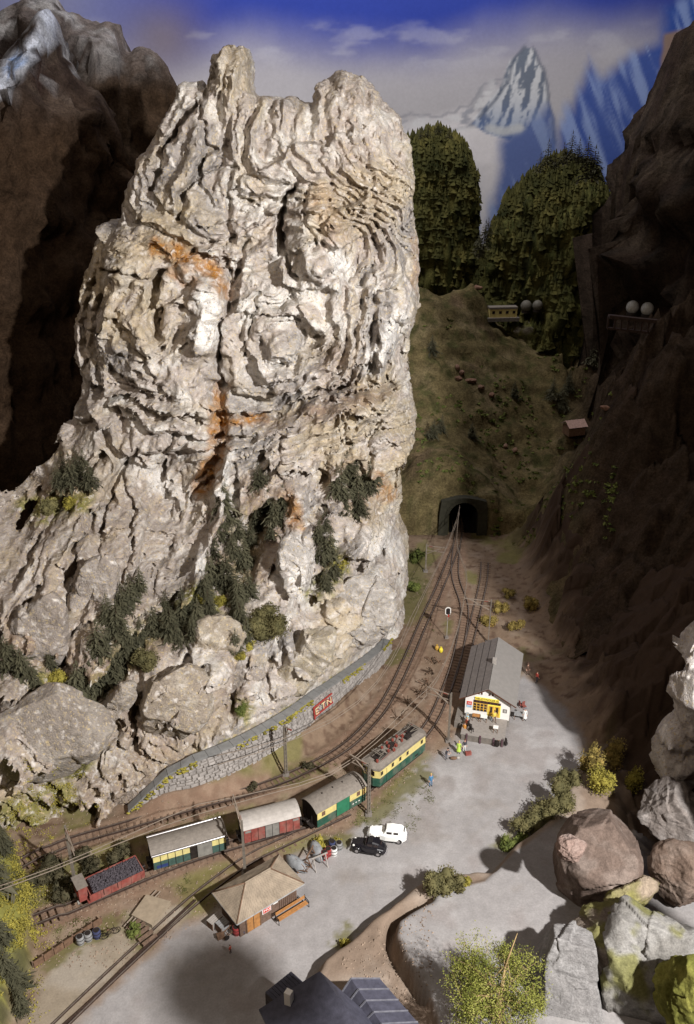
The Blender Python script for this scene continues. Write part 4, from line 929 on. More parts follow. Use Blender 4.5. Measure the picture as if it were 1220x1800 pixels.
def van(name, label, mid, ang, L, Wd, z0, z1, roofm, sidefn, rh=.55, end=c_iron):
    t = veh(mid, ang, name, label, "railway wagon")
    m = MB(); m.box((0, 0, (z0 + z1) / 2), (L - .1, Wd - .06, z1 - z0), end); m.build('body', t)
    m = MB(); A = arch(Wd + .26, rh, z1)
    up = [[(x, y, z) for y, z in A] + [(x, y * .97, z - .07) for y, z in A[::-1]] for x in (-L / 2 - .08, L / 2 + .08)]
    m.loft(up, roofm); m.build('roof', t)
    m = MB(); e = arch(Wd - .1, rh - .09, z1)
    for sx in (-1, 1):
        V = [(sx * (L / 2 - .06), y, z) for y, z in e]; V2_ = [(sx * (L / 2 - .02), y, z) for y, z in e]; m.loft([V, V2_], end)
    m.build('end_gable', t)
    m = MB(); m.box((0, 0, z0 - .12), (L, Wd - .5, .22), c_iron); 
    for sy in (-1, 1): m.box((0, sy * .7, z0 - .3), (L * .55, .06, .1), c_iron)
    m.build('underframe', t)
    sidefn(t, L, Wd, z0, z1)
    for sx in (-1, 1):
        m = MB()
        for y in (-.5, .5): m.bar((sx * (L / 2 + .05), y, z0), (sx * (L / 2 + .05), y, z1 - .4), .07, c_iron)
        m.box((sx * (L / 2 + .15), 0, z0 - .05), (.5, Wd - .9, .07), c_iron); m.build('end_platform', t)
    wheelset(t, (-L * .3, L * .3)); buffers(t, L / 2)
    return t
def side_green(t, L, Wd, z0, z1):
    for sy in (-1, 1):
        y = sy * (Wd / 2); zt = z1 - .02
        MB().box((0, y, (z0 + zt) / 2), (L - .14, .05, zt - z0), c_green).build('side_panel', t)
        for (a, b) in ((-L / 2 + .07, -.75), (1.0, L / 2 - .07)):
            MB().box(((a + b) / 2, y + sy * .035, zt - .48), (b - a, .03, .92), c_yellow).build('yellow_panel', t)
        for x in (-L / 2 + .85, L / 2 - 1.1): MB().box((x, y + sy * .056, zt - .45), (.45, .02, .55), c_wood).build('window', t)
        MB().box((.12, y + sy * .05, (z0 + zt) / 2 + .05), (1.7, .06, zt - z0 - .15), plain("door_green", (0.03, 0.17, 0.09), .5, 0, .15, 2)).build('sliding_door', t)
        for x in (-.74, .99): MB().box((x, y + sy * .07, (z0 + zt) / 2), (.035, .03, zt - z0), c_black).build('door_post', t)
        for x in (1.5, 1.9, 2.3): MB().box((x, y + sy * .05, z0 + .5), (.18, .02, .1), c_white).build('marking', t)
        MB().box((L / 2 - .35, y + sy * .06, zt - .5), (.1, .03, .9), c_orange).build('corner_strip', t)
    for x in (-1.5, -.1, 1.2): MB().cyl((x, .15, z1 + .62), .07, .16, c_iron, 8).build('roof_vent', t)
    MB().box((L / 2 - .75, 0, z1 + .3), (.07, Wd * .55, .5), c_iron).build('roof_seam', t)
def side_red(t, L, Wd, z0, z1):
    for sy in (-1, 1):
        y = sy * Wd / 2; n = 8; w = (L - .1) / n
        for i in range(n):
            x = -L / 2 + .05 + w * (i + .5); dr = i in (3, 4)
            MB().box((x, y + sy * (.05 if dr else 0), (z0 + z1) / 2), (w - .05, .06, z1 - z0 - .04), c_grey if dr else c_red).build('side_panel', t)
        for x in (-L / 2 + .5, L / 2 - .5): MB().box((x, y + sy * .045, z1 - .35), (.6, .03, .25), c_grey).build('hatch', t)
        MB().box((0, y + sy * .07, z0 + .02), (2.4, .06, .09), c_iron).build('door_rail', t)
        MB().box((0, y + sy * .07, z1 - .05), (2.4, .06, .07), c_iron).build('door_rail', t)
def side_silver(t, L, Wd, z0, z1):
    zm = z0 + (z1 - z0) * .52
    for sy in (-1, 1):
        y = sy * Wd / 2; n = 10; w = (L - .1) / n
        for i in range(n):
            x = -L / 2 + .05 + w * (i + .5)
            if i == 5 and sy < 0: continue
            dr = i in (6, 7) 
            if dr:
                MB().box((x, y + sy * .06, (z0 + z1) / 2), (w, .06, z1 - z0 - .1), c_grey).build('sliding_door', t); continue
            MB().box((x, y, (z0 + zm) / 2), (w - .07, .06, zm - z0 - .04), plain("panel_green", (0.055, 0.10, 0.085), .5) if i == 0 else bpy.data.materials["panel_green"]).build('lower_panel', t)
            MB().box((x, y, (zm + z1) / 2), (w - .05, .06, z1 - zm - .04), c_yellow2).build('upper_panel', t)
            MB().box((x - w / 2, y + sy * .04, (z0 + z1) / 2), (.05, .05, z1 - z0), c_iron).build('rib', t)
        MB().box((-L / 2 + .9, y + sy * .05, z0 + .3), (1.1, .03, .35), plain("blue_plate", (0.03, 0.05, 0.16), .4)).build('blue_plate', t)
        MB().cyl((0, sy * (Wd / 2 + .1), z1 + .08), .13, L + .1, c_silver, 10, 'X').build('gutter', t)
c_yellow2 = plain("pale_yellow_panel", (0.66, 0.58, 0.24), .5, 0, .12, 3, dust=.3)
locomotive()
van("baggage_van", "green and yellow baggage van with a curved grey roof right behind the locomotive", (-1.35, 72.0), math.atan2(.62, .78), 6.6, 2.6, .75, 2.75, c_roof, side_green, .6)
van("covered_wagon", "red brown covered wagon with a pale arched roof and grey door, second behind the locomotive", (-8.05, 69.0), math.atan2(.34, .94), 6.0, 2.5, .75, 2.5, c_ltroof, side_red, .7)
van("covered_wagon", "yellow and green covered wagon with shiny silver roof edge and open black doorway", (-15.95, 65.9), math.atan2(.37, .93), 7.4, 2.5, .75, 2.55, c_roof, side_silver, .6)
def coal_wagon():
    t = veh((-22.6, 62.05), math.atan2(.56, .83), "coal_wagon", "red open wagon heaped with coal, with a brakeman's cabin at its left end", "railway wagon")
    L, Wd, z0 = 5.6, 2.3, .7
    MB().box((0, 0, z0), (L, Wd, .2), c_red).build('floor', t)
    MB().box((.25, 0, z0 - .18), (L, .9, .18), c_iron).build('underframe', t)
    for sy in (-1, 1):
        for k in range(4): MB().box((-2.05 + k * 1.37 + .1, sy * (Wd / 2), z0 + .45), (1.3, .08, .7), c_red).build('side_board', t)
    for x in (-1.9 - .7 + .02 + .1, L / 2): MB().box((x, 0, z0 + .45), (.08, Wd, .7), c_red).build('end_board', t)
    MB().box((0.3, 0, z0 + .46), (4.9, Wd - .2, .5), c_coal).build('load_bed', t)
    m = MB(); rs = random.Random(5)
    for i in range(900):
        x = rs.uniform(-2.1, 2.65); y = rs.uniform(-1.0, 1.0); r = rs.uniform(.07, .14); z = z0 + .72 + .18 * (1 - (y / 1.05) ** 2) + rs.uniform(-.02, .05)
        A = Matrix.Translation((x, y, z)) @ Matrix.Rotation(rs.uniform(0, 6), 4, Vector((rs.random(), rs.random(), 1)).normalized())
        m.box((0, 0, 0), (r * 1.4, r, r), c_coal, A, taper=.7)
    m.build('coal', t, kind='stuff')
    MB().box((-3.05, 0, z0 + .95), (.8, 1.5, 1.7), c_red).build('brake_cabin', t)
    MB().box((-3.05, 0, z0 + 1.86), (1.05, 1.75, .1), c_roof).build('cabin_roof', t)
    MB().box((-3.47, 0, z0 + 1.3), (.04, .5, .5), c_glass).build('cabin_window', t)
    MB().box((-3.48, -.45, z0 + .9), (.05, .3, .35), c_red2).build('tail_board', t)
    for y in (-.5, .5): MB().cyl((-3.55, y, z0 - .05), .2, .2, c_grey, 10, 'X').build('buffer', t)
    for i in range(5): MB().box((-1.5 + i * 1.0, -Wd / 2 - .06, z0 + .4), (.09, .06, .8), c_red).build('stake', t)
    wheelset(t, (-1.9, 1.8)); buffers(t, L / 2)
coal_wagon()
# ---- catenary
def mast(uv, hgt, to, label, lattice=True, rake=0):
    b = G(*uv); t = empty("catenary_mast", b, 0, label, "catenary mast", "catenary masts along the railway")
    to = Vector((to[0], to[1], b.z)) - b; d = to.normalized(); s_ = Vector((-d.y, d.x, 0)) * .16; m = MB()
    if lattice:
        for k in (-1, 1): m.bar(s_ * k * 1.2, s_ * k * .8 + Vector((0, 0, hgt)), .13, c_mast)
        n = int(hgt / .6)
        for i in range(n):
            z = .3 + i * .6; m.bar(s_ + Vector((0, 0, z)), -s_ + Vector((0, 0, z + .3)), .06, c_mast); m.bar(-s_ + Vector((0, 0, z + .3)), s_ + Vector((0, 0, z + .6)), .06, c_mast)
    else:
        m.bar((0, 0, 0), (0, 0, hgt), .26, c_mast, w2=.18)
    m.build('post', t)
    MB().box((0, 0, .1), (.7, .7, .3), c_mortar).build('foot', t)
    L = to.length
    m = MB(); m.bar((0, 0, hgt - .25), d * L + Vector((0, 0, hgt - .15)), .11, c_wire); m.bar((0, 0, hgt - 1.7), d * (L * .8) + Vector((0, 0, hgt - .2)), .12, c_wire); m.bar((0, 0, hgt - 1.0), d * L * .9 + Vector((0, 0, hgt - 1.05)), .09, c_wire)
    m.build('bracket_arm', t)
    m = MB()
    for k in range(4): m.cyl((d.x * (.5 + .14 * k), d.y * (.5 + .14 * k), hgt - .25), .1, .09, c_insul, 8)
    m.build('insulator', t)
    return b
def near_on(pl, b):
    d = np.hypot(pl[:, 0] - b.x, pl[:, 1] - b.y); return tuple(pl[int(d.argmin())])
HM = 7.0
MA = [((131,1546), "catenary mast standing left of the coal wagon", False, 0, 0), ((431,1537), "catenary mast rising behind the ridge of the tiled hut roof", False, 1, 0), ((648,1432), "lattice catenary mast between the locomotive and the baggage van", True, 1, 0), ((788,1303), "lattice catenary mast just left of the station terrace", True, 1, 0),
      ((858,1130), "lattice catenary mast among the bushes behind the station roof", True, 1, 0), ((503,1362), "dark lattice catenary mast in front of the stone retaining wall", True, 0, 1), ((748,1005), "short catenary mast on the mossy bank near the tunnel", False, 0, 1)]
for uv, lb, lat, _, tr in MA:
    b = G(*uv); h = HM if uv[0] != 748 else 5.0
    mast(uv, h, near_on(TR[0 if tr else 1], b), lb, lat)
def wires(pl, label, y0, y1, hc=5.6, seg=26.0):
    L = np.concatenate([[0], np.cumsum(np.linalg.norm(np.diff(pl, axis=0), axis=1))])
    k = [i for i in range(len(pl)) if y0[0] < pl[i, 0] < y0[1] and pl[i, 1] < y1]
    s0, s1 = L[k[0]], L[k[-1]]; n = max(1, int((s1 - s0) / seg)); m = MB(); m2 = MB(); 
    o0 = Vector((float(pl[k[0], 0]), float(pl[k[0], 1]), 0)); t = empty("overhead_wire", o0, 0, label, "overhead wire", "overhead wires")
    prev = None
    for i in range(n * 8 + 1):
        s = s0 + (s1 - s0) * i / (n * 8); j = (i % 8) / 8; c = Vector((float(np.interp(s, L, pl[:, 0])), float(np.interp(s, L, pl[:, 1])), hc)) - o0
        top = c + Vector((0, 0, 1.25 - 3.6 * j * (1 - j)))
        if prev: m.bar(prev[0], c, .085, c_wire, n=5); m2.bar(prev[1], top, .075, c_wire, n=5)
        if i % 2 == 1: m2.bar(c, top, .05, c_wire, n=4)
        prev = (c, top)
    m.build('contact_wire', t); m2.build('messenger_wire', t)
wires(TR[1], "overhead wire hanging above the train, from the left edge past the station to the tunnel", (-40, 60), 137)
wires(TR[0], "overhead wire above the outer curved track below the rock tower", (-14, 60), 137, 5.2)
# ---- tunnel portal
def tunnel():
    t = empty("tunnel_portal", (20.3, 139, 0), 0, "dark arched stone tunnel mouth where the tracks enter the hillside", "tunnel")
    c_p = plain("portal_stone", (0.038, 0.036, 0.024), .9, 0, .3, 1.5, .5); m = MB(); n = 18
    arc = [(-2.55, -.8)] + [(-2.55 * math.cos(math.pi * i / n), 3.6 + 2.75 * math.sin(math.pi * i / n)) for i in range(n + 1)] + [(2.55, -.8)]
    out = [(-4.3, -.8), (-4.2, 4)] + [(-3.9 + 7.8 * i / (n - 2), 6.5 + .7 * math.sin(math.pi * i / (n - 2))) for i in range(n - 1)] + [(4.2, 4), (4.3, -.8)]
    k = min(len(arc), len(out)); arc = arc[:k]; out = out[:k] if len(out) == k else out[:k - 1] + [out[-1]]
    secs = [[(a[0], 0.0, a[1]), (b[0], 0.0, b[1]), (b[0], 1.4, b[1]), (a[0], 1.4, a[1])] for a, b in zip(arc, out)]
    m.loft(secs, c_p); m.build('portal_wall', t)
    m = MB(); c_dk = plain("tunnel_black", (0.012, 0.010, 0.010), .95)  # lining coloured near black so the tunnel mouth stays dark
    m.loft([[(a, y, b) for a, b in arc] for y in (1.2, 19)], c_dk, caps=False, closed=False)
    m.add([(a, 19, b) for a, b in arc], [tuple(range(len(arc)))], c_dk); m.add([(-2.6, 1, -.4), (2.6, 1, -.4), (2.6, 19, -.4), (-2.6, 19, -.4)], [(0, 1, 2, 3)], c_dk); m.build('lining', t)
    for i in range(15):
        a0 = math.pi * i / 15; a1 = math.pi * (i + .9) / 15; m = MB(); q = []
        for a in (a0, a1): q.append([(-2.57 * math.cos(a), -.12, 3.6 + 2.77 * math.sin(a)), (-3.15 * math.cos(a), -.12, 3.6 + 3.35 * math.sin(a)), (-3.15 * math.cos(a), .1, 3.6 + 3.35 * math.sin(a)), (-2.57 * math.cos(a), .1, 3.6 + 2.77 * math.sin(a))])
        m.loft(q, c_p); m.build('arch_stone', t)
tunnel()
# ---- station
def text_obj(txt, size, mat, parent, M, name='lettering'):
    cu_ = bpy.data.curves.new('t', 'FONT'); cu_.body = txt; cu_.size = size; cu_.extrude = .008; cu_.align_x = 'CENTER'; cu_.align_y = 'CENTER'
    to = bpy.data.objects.new('t', cu_); C.objects.link(to); bpy.context.view_layer.update()
    me = bpy.data.meshes.new_from_object(to.evaluated_get(bpy.context.evaluated_depsgraph_get())); bpy.data.objects.remove(to)
    me.materials.clear(); me.materials.append(mat); o = bpy.data.objects.new(name, me); C.objects.link(o); o.parent = parent; o.matrix_local = M; return o
FRONT = Matrix.Rotation(R(90), 4, 'X')
def station():
    ox, oy = 17.1, 87.35; t = empty("station_building", (ox, oy, 0), R(-14.5), "white gabled station building with a grey roof, yellow sign and terrace", "station building")
    W_, D, zt, ze, zr = 5.4, 10.6, 1.0, 3.75, 5.35; h = W_ / 2
    m = MB(); V = [(-h, 0, zt - 1), (h, 0, zt - 1), (h, 0, ze), (0, 0, zr - .1), (-h, 0, ze)]; m.loft([V, [(x, D, z) for x, y, z in V]], c_white); m.build('wall', t)
    m = MB(); sk = plain("plinth_grey", (.22, .2, .18), .9); m.box((0, D / 2, .45), (W_ + .12, D + .12, .9), sk); m.build('plinth', t)
    rl = plain("roof_boards", (0.175, 0.155, 0.145), .7, 0, .15, 2); rr = plain("roof_sheet", (0.235, 0.22, 0.205), .7, 0, .08, 2); E = h + .75; sl = (zr - ze) / h
    z_at = lambda x: zr + .06 - abs(x) * sl
    n = 4
    for i in range(n):
        x0 = -E + E * i / n + .035; x1 = -E + E * (i + 1) / n - .035; m = MB()
        m.loft([[(x0, y, z_at(x0)), (x1, y, z_at(x1)), (x1, y, z_at(x1) + .12), (x0, y, z_at(x0) + .12)] for y in (-.55, D + .5)], rl); m.build('roof_panel', t)
    m = MB(); m.loft([[(0.02, y, z_at(0.02)), (E, y, z_at(E)), (E, y, z_at(E) + .12), (0.02, y, z_at(0) + .12)] for y in (-.55, D + .5)], rr); m.build('roof_panel', t)
    m = MB(); m.loft([[(-E, y, z_at(E) - .03), (0, y, z_at(0) - .03), (0, y, z_at(0)- .002), (-E, y, z_at(E) - .002)] for y in (-.5, D + .45)], c_iron); m.build('roof_underlay', t)
    MB().box((.12, 5.2, zr + .3), (.5, .5, .9), c_ltroof).build('chimney', t)
    y = -.03; brown = plain("dark_brown_frame", (0.09, 0.035, 0.02), .6); blk = c_glass; yl = plain("sign_yellow", (0.90, 0.72, 0.10), .5, 0, .04)
    MB().box((-.1, y, 3.52), (2.9, .06, .42), yl).build('sign_board', t)
    text_obj("THELOTWOLER EL.", .36, c_iron, t, Matrix.Translation((-.1, y - .05, 3.52)) @ FRONT)
    fr = plain("ochre_frame", (0.60, 0.36, 0.06), .5)
    MB().box((-.05, y, 3.08), (3.3, .05, .34), brown).build('window_frame', t)
    for i in range(8): MB().box((-1.5 + i * .415, y - .04, 3.08), (.28, .04, .24), blk).build('pane', t)
    MB().box((-.85, y, 2.3), (1.75, .05, 1.15), fr).build('window_frame', t)
    for i in range(4):
        for k in range(3): MB().box((-1.5 + i * .43, y - .04, 2.65 - k * .38), (.30, .04, .27), blk).build('pane', t)
    MB().box((.85, y, 2.02), (1.55, .06, 1.75), yl).build('door_frame', t)
    for x in (.5, 1.2):
        d_ = MB().box((x, y - .04, 1.95), (.6, .05, 1.55), fr).build('door', t); MB().box((x, y - .075, 2.2), (.26, .03, .85), blk).build('pane', d_)
    MB().box((-2.2, y, 2.65), (.62, .04, .5), c_red2).build('poster', t, 'red upper poster'); MB().box((-2.2, y - .002, 2.2), (.62, .04, .35), plain("pale_blue", (.35, .5, .65), .6)).build('poster', t, 'pale blue lower poster')
    text_obj("AG", .3, c_white, t, Matrix.Translation((-2.2, y - .04, 2.65)) @ FRONT)
    MB().box((2.15, y, 2.25), (.5, .04, .55), c_grey).build('poster', t, 'grey and white poster'); text_obj("S", .4, c_white, t, Matrix.Translation((2.15, y - .04, 2.25)) @ FRONT)
    for x in (-.95, .35):
        f_ = MB().box((x, y, 4.35 if x < 0 else 4.35), (.62, .05, .36), c_white).build('window', t)
        for k in (-1, 1): MB().box((x + k * .17, y - .04, 4.35), (.2, .04, .28), brown).build('shutter', t)
    for k, a in ((-1, 0), (1, 0)):
        m = MB(); m.bar((k * .02, -.5, zr + .0), (k * E, -.5, z_at(E)), .14, brown); m.build('bargeboard', t)
    # side windows facing the yard
    for k in range(4):
        for sx in (-1, 1):
            f_ = MB().box((sx * (h + .01), 1.6 + k * 2.3, 2.3), (.05, 1.0, 1.1), brown).build('window', t); MB().box((sx * (h + .04), 1.6 + k * 2.3, 2.3), (.03, .75, .85), blk).build('pane', f_)
    # terrace
    c_t = plain("terrace_grey", (0.27, 0.245, 0.225), .9, 0, .12, 3, .2); c_tf = plain("terrace_side", (0.17, 0.15, 0.13), .9, 0, .2, 2, .2)
    MB().box((-.05, -1.95, .45), (5.0, 3.9, .9), c_tf).build('terrace', t); MB().box((-.05, -1.95, .93), (5.2, 4.05, .08), c_t).build('terrace_floor', t)
    for x in (-1.9, -.3, 1.3, 2.3): MB().box((x, -3.95, .5), (.2, .2, 1.1), plain("plum_post", (0.09, 0.05, 0.06), .8)).build('buttress', t)
    for i in range(5): MB().box((-2.3 + i * .72, -.45, 1.2), (.34, .22, .5), plain("pale_grey_block", (.33, .36, .37), .8) if i == 0 else bpy.data.materials["pale_grey_block"]).build('railing_block', t)
    MB().box((-3.1, -.2, .4), (1.2, 3.2, .8), c_tf).build('side_step', t)
    # cross-wing stub on the right
    return t
st_o = station()
ST_M = Matrix.Translation((17.1, 87.35, 0)) @ Matrix.Rotation(R(-14.5), 4, 'Z')
# ---- hut with hipped tile roof
def hut():
    A, B_, Cc, D_ = Vector((-12.54, 59.4, 0)), Vector((-9.64, 56.14, 0)), Vector((-3.91, 60.58, 0)), Vector((-7.04, 63.69, 0))
    c = (A + B_ + Cc + D_) / 4; a = math.atan2((Cc - B_).y, (Cc - B_).x); t = empty("wooden_hut", (c.x, c.y, 0), a, "small brown wooden hut with a hipped tan tile roof beside the siding", "hut")
    Lx, Ly, ze, zr = 7.4, 4.4, 2.55, 4.1
    c_cl = plain("hut_boards", (0.145, 0.095, 0.07), .8, 0, .3, 4, .2)
    MB().box((0, 0, 1.25), (Lx - 1.1, Ly - 1.1, 2.5), c_cl).build('wall', t)
    hx, hy = Lx / 2, Ly / 2; rx = hx - hy * 1.05
    E = [(-hx, -hy), (hx, -hy), (hx, hy), (-hx, hy)]
    m = MB(); m.add([(x, y, ze - .06) for x, y in E] + [(-rx, 0, zr - .08), (rx, 0, zr - .08)], [(0, 1, 5, 4), (2, 3, 4, 5), (1, 2, 5), (3, 0, 4), (3, 2, 1, 0)], c_wood); m.build('roof_deck', t)
    m = MB(); rs = random.Random(3)
    def slope(p0, p1, q0, q1, mats):
        p0, p1, q0, q1 = map(Vector, (p0, p1, q0, q1)); nrow = int((((q0 + q1) - (p0 + p1)) / 2).length / .24); nn = (p1 - p0).cross(q0 - p0).normalized()
        for r in range(nrow):
            f0, f1 = r / nrow, (r + 1.18) / nrow; a0, a1 = p0.lerp(q0, f0), p1.lerp(q1, f0); b0, b1 = p0.lerp(q0, min(1, f1)), p1.lerp(q1, min(1, f1)); n = max(1, int((a1 - a0).length / .26))
            for i in range(n):
                s0, s1 = (i + .03) / n, (i + .97) / n; up = nn * (.07 + rs.uniform(0, .02)); up2 = nn * .025
                V = [a0.lerp(a1, s0) + up, a0.lerp(a1, s1) + up, b0.lerp(b1, s1) + up2, b0.lerp(b1, s0) + up2, a0.lerp(a1, s0), a0.lerp(a1, s1)]
                m.add(V, [(0, 1, 2, 3), (4, 5, 1, 0)], mats)
    zz = ze; slope((-hx, -hy, zz), (hx, -hy, zz), (-rx, 0, zr), (rx, 0, zr), c_tile); slope((hx, hy, zz), (-hx, hy, zz), (rx, 0, zr), (-rx, 0, zr), c_tile2)
    slope((hx, -hy, zz), (hx, hy, zz), (rx, 0, zr), (rx, 0, zr), c_tile); slope((-hx, hy, zz), (-hx, -hy, zz), (-rx, 0, zr), (-rx, 0, zr), c_tile)
    m.build('tiles', t, kind='stuff')
    m = MB()
    for k in range(4):
        x, y = E[k]; m.path([(x, y, ze + .1), (math.copysign(rx, x), 0, zr + .08)], .13, c_wood, 5)
    m.bar((-rx, 0, zr + .1), (rx, 0, zr + .1), .16, c_tile2, n=5); m.build('ridge_tiles', t)
    c_gut = plain("grey_fascia", (0.36, 0.36, 0.36), .7); m = MB()
    for k in range(4): m.bar((*E[k], ze - .02), (*E[(k + 1) % 4], ze - .02), .12, c_gut)
    m.build('gutter', t)
    y = -(Ly - 1.1) / 2 - .03
    for x in (-2.05, -1.35): MB().box((x, y, 1.0), (.66, .06, 1.9), c_orange).build('door', t)
    MB().box((-1.7, y - .02, 1.0), (.05, .06, 1.9), c_iron).build('door_post', t); MB().box((-2.45, y - .02, 1.0), (.1, .06, 2.), c_wood).build('door_post', t); MB().box((-.95, y - .02, 1.0), (.1, .06, 2.), c_wood).build('door_post', t)
    p_ = MB().box((-.25, y, 1.55), (.95, .05, .8), c_white).build('poster', t, 'white framed red poster'); MB().box((-.25, y - .04, 1.55), (.78, .04, .62), c_red2).build('poster_print', t)
    text_obj("HG", .5, c_white, t, Matrix.Translation((-.25, y - .07, 1.55)) @ FRONT)
    MB().box((.75, y, 1.85), (.5, .05, .5), c_white).build('notice', t); text_obj("1", .3, c_iron, t, Matrix.Translation((.75, y - .04, 1.85)) @ FRONT)
    for i in range(9): MB().box((1.2 + i * .22, y, 1.2), (.03, .05, 2.3), c_wood).build('batten', t)
    e = hx - 1.1 + .56
    return t, a, c
hut_o, hut_a, hut_c = hut()
HM_ = Matrix.Translation((hut_c.x, hut_c.y, 0)) @ Matrix.Rotation(hut_a, 4, 'Z')
def bench():
    p = HM_ @ Vector((2.05, -2.35, 0)); t = empty("bench", (p.x, p.y, 0), hut_a, "long orange slatted bench with iron ends against the wall of the hut", "bench")
    for k in range(3): MB().box((0, -.02 - k * .17, .48), (3.3, .13, .05), c_orange).build('seat_slat', t)
    for k in range(2): MB().box((0, .2, .72 + k * .22), (3.3, .05, .14), c_orange).build('back_slat', t)
    for sx in (-1, 1):
        m = MB(); m.path([(sx * 1.7, -.45, 0), (sx * 1.7, -.4, .5), (sx * 1.7, .18, .48), (sx * 1.7, .25, 1.05)], .07, c_iron); m.bar((sx * 1.7, .18, .48), (sx * 1.7, .28, 0), .07, c_iron); m.bar((sx * 1.7, -.45, .72), (sx * 1.7, .2, .76), .06, c_iron); m.bar((sx * 1.7, -.4, .5), (sx * 1.7, -.45, .72), .06, c_iron); m.build('bench_end', t)
bench()
# ---- generic small props
def prop(name, uv, label, cat, rz=0, group=None, z=None):
    b = G(*uv); 
    if z is not None: b = P(uv[0], uv[1], z)
    return empty(name, b, rz, label, cat, group)
def barrel(uv, label, top, band=c_iron, r=.36, h=.95, z=None, lying=False):
    t = prop("barrel", uv, label, "barrel", random.random() * 3, "barrels", z)
    m = MB(); n = 14; prof = [(r * .86, 0), (r, h * .3), (r, h * .7), (r * .86, h)]
    secs = [[(rr * math.cos(2 * math.pi * i / n), rr * math.sin(2 * math.pi * i / n), zz) for i in range(n)] for rr, zz in prof]; m.loft(secs, top, smooth=True); o = m.build('body', t)
    m = MB()
    for zz in (h * .28, h * .72): m.cyl((0, 0, zz), r * 1.03, .06, band, n)
    m.build('hoop', t)
    MB().cyl((0, 0, h + .01), r * .75, .03, band, n).build('lid', t)
    if lying: t.rotation_euler = (R(88), 0, random.random() * 3); t.location.z += r
    return t
c_blue = plain("blue_barrel", (0.05, 0.06, 0.13), .6); c_ = None; c_gb = plain("grey_barrel", (0.27, 0.27, 0.27), .6); c_rb = plain("red_barrel", (0.33, 0.05, 0.05), .5); c_wb = plain("white_barrel", (0.7, 0.7, 0.68), .5)
for uv, lb, mt in [((571,1509), "dark red barrel at the left end of the barrel row beside the yard", c_rb), ((577,1503), "grey lidded red barrel, second in the barrel row", c_rb), ((587,1502), "white bottomed barrel in the middle of the barrel row", c_wb), ((584,1490), "blue barrel behind the row near the yellow moss", c_blue), ((596,1492), "grey barrel at the right end of the barrel row", c_gb),
                   ((142,1658), "pale grey barrel, leftmost of the three beside the plank wall", c_gb), ((156,1652), "dark grey barrel, middle of the three beside the plank wall", c_gb), ((171,1647), "blue and white barrel, rightmost of the three beside the plank wall", c_blue),
                   ((416,1641), "red and blue barrel at the near left corner of the hut", c_rb), ((427,1640), "small blue barrel next to the hut corner post", c_blue)]: barrel(uv, lb, mt, r=.38 if 'small' not in lb else .25, h=.9 if 'small' not in lb else .6)
def crate(uv, label, dims, mat, rz, z=None):
    t = prop("crate", uv, label, "crate", rz, "crates", z); L_, W_, H_ = dims
    MB().box((0, 0, H_ / 2), (L_ * .94, W_ * .94, H_ * .96), mat).build('box', t)
    for k in range(4): MB().box((0, -W_ / 2 + W_ * (k + .5) / 4, H_ + .02), (L_, W_ / 4 - .04, .05), mat).build('lid_board', t)
    for sx in (-1, 1): MB().box((sx * (L_ / 2 - .05), 0, H_ / 2), (.07, W_, H_), c_wood).build('cleat', t)
    return t
crate((378,1625), "grey topped crate left of the hut, farther from the roof corner", (1.3, .8, .8), c_ltroof, hut_a + .2); crate((392,1634), "grey crate standing nearest the left wall of the hut", (1.0, .9, .9), c_gb, hut_a + .1); crate((388,1648), "small brown crate in front of the grey crates by the hut", (.7, .5, .4), c_wood, .4)
def sack_truck(uv, label, rz):
    t = prop("hand_cart", uv, label, "cart", rz)
    m = MB(); 
    for y in (-.3, .3): m.bar((-.9, y, .15), (.9, y, .75), .07, c_wood)
    for k in range(5): m.bar((-.7 + k * .35, -.3, .22 + k * .115), (-.7 + k * .35, .3, .22 + k * .115), .05, c_wood)
    m.build('frame', t)
    for y in (-.4, .4): MB().cyl((-.6, y, .25), .25, .06, c_iron, 14, 'Y').build('wheel', t)
sack_truck((405,1641), "hand cart leaning among the luggage at the left wall of the hut", .7); sack_truck((530,1532), "small hand cart beside the upturned grey boat", -.5)
def boat(uv, label, rz, L_=3.2):
    t = prop("rowing_boat", uv, label, "boat", rz, "upturned boats"); c_b = plain("boat_grey", (0.25, 0.26, 0.27), .6) if "boat_grey" not in bpy.data.materials else bpy.data.materials["boat_grey"]
    m = MB(); secs = []
    for i in range(11):
        x = -1 + 2 * i / 10; w = .62 * (1 - abs(x) ** 2.4) + .02; hh = .62 * (1 - abs(x) ** 3) + .05
        secs.append([(x * L_ / 2, w * math.cos(a), .25 + hh * math.sin(a)) for a in [math.pi * k / 8 for k in range(9)]])
    m.loft(secs, c_b, smooth=True, caps=False, closed=False); m.build('hull', t)
    MB().path([(-L_ / 2, 0, .31), (-L_ / 3, 0, .78), (0, 0, .9), (L_ / 3, 0, .78), (L_ / 2, 0, .31)], .07, c_wood).build('keel', t)
    m = MB(); 
    for x in (-.8, .8): m.bar((x, -.6, .12), (x, .6, .12), .14, c_wood)
    m.build('trestle', t)
boat((521,1522), "grey upturned boat hull lying nearest the hut roof", 2.35); boat((557,1500), "grey upturned boat hull behind the timber trestles", 1.9)
def trestle(uv, label, rz, s=1.0, mat=None):
    t = prop("timber_trestle", uv, label, "trestle", rz, "timber trestles"); mat = mat or c_ltroof
    for x in (-.6, .6):
        m = MB(); m.bar((x * s, -.5 * s, 0), (x * s, .05, 1.3 * s), .08, mat); m.bar((x * s, .5 * s, 0), (x * s, -.05, 1.3 * s), .08, mat); m.bar((x * s, -.3 * s, .5 * s), (x * s, .3 * s, .5 * s), .06, mat); m.build('leg_pair', t)
    MB().bar((-.8 * s, 0, 1.3 * s), (.8 * s, 0, 1.3 * s), .11, mat).build('top_beam', t)
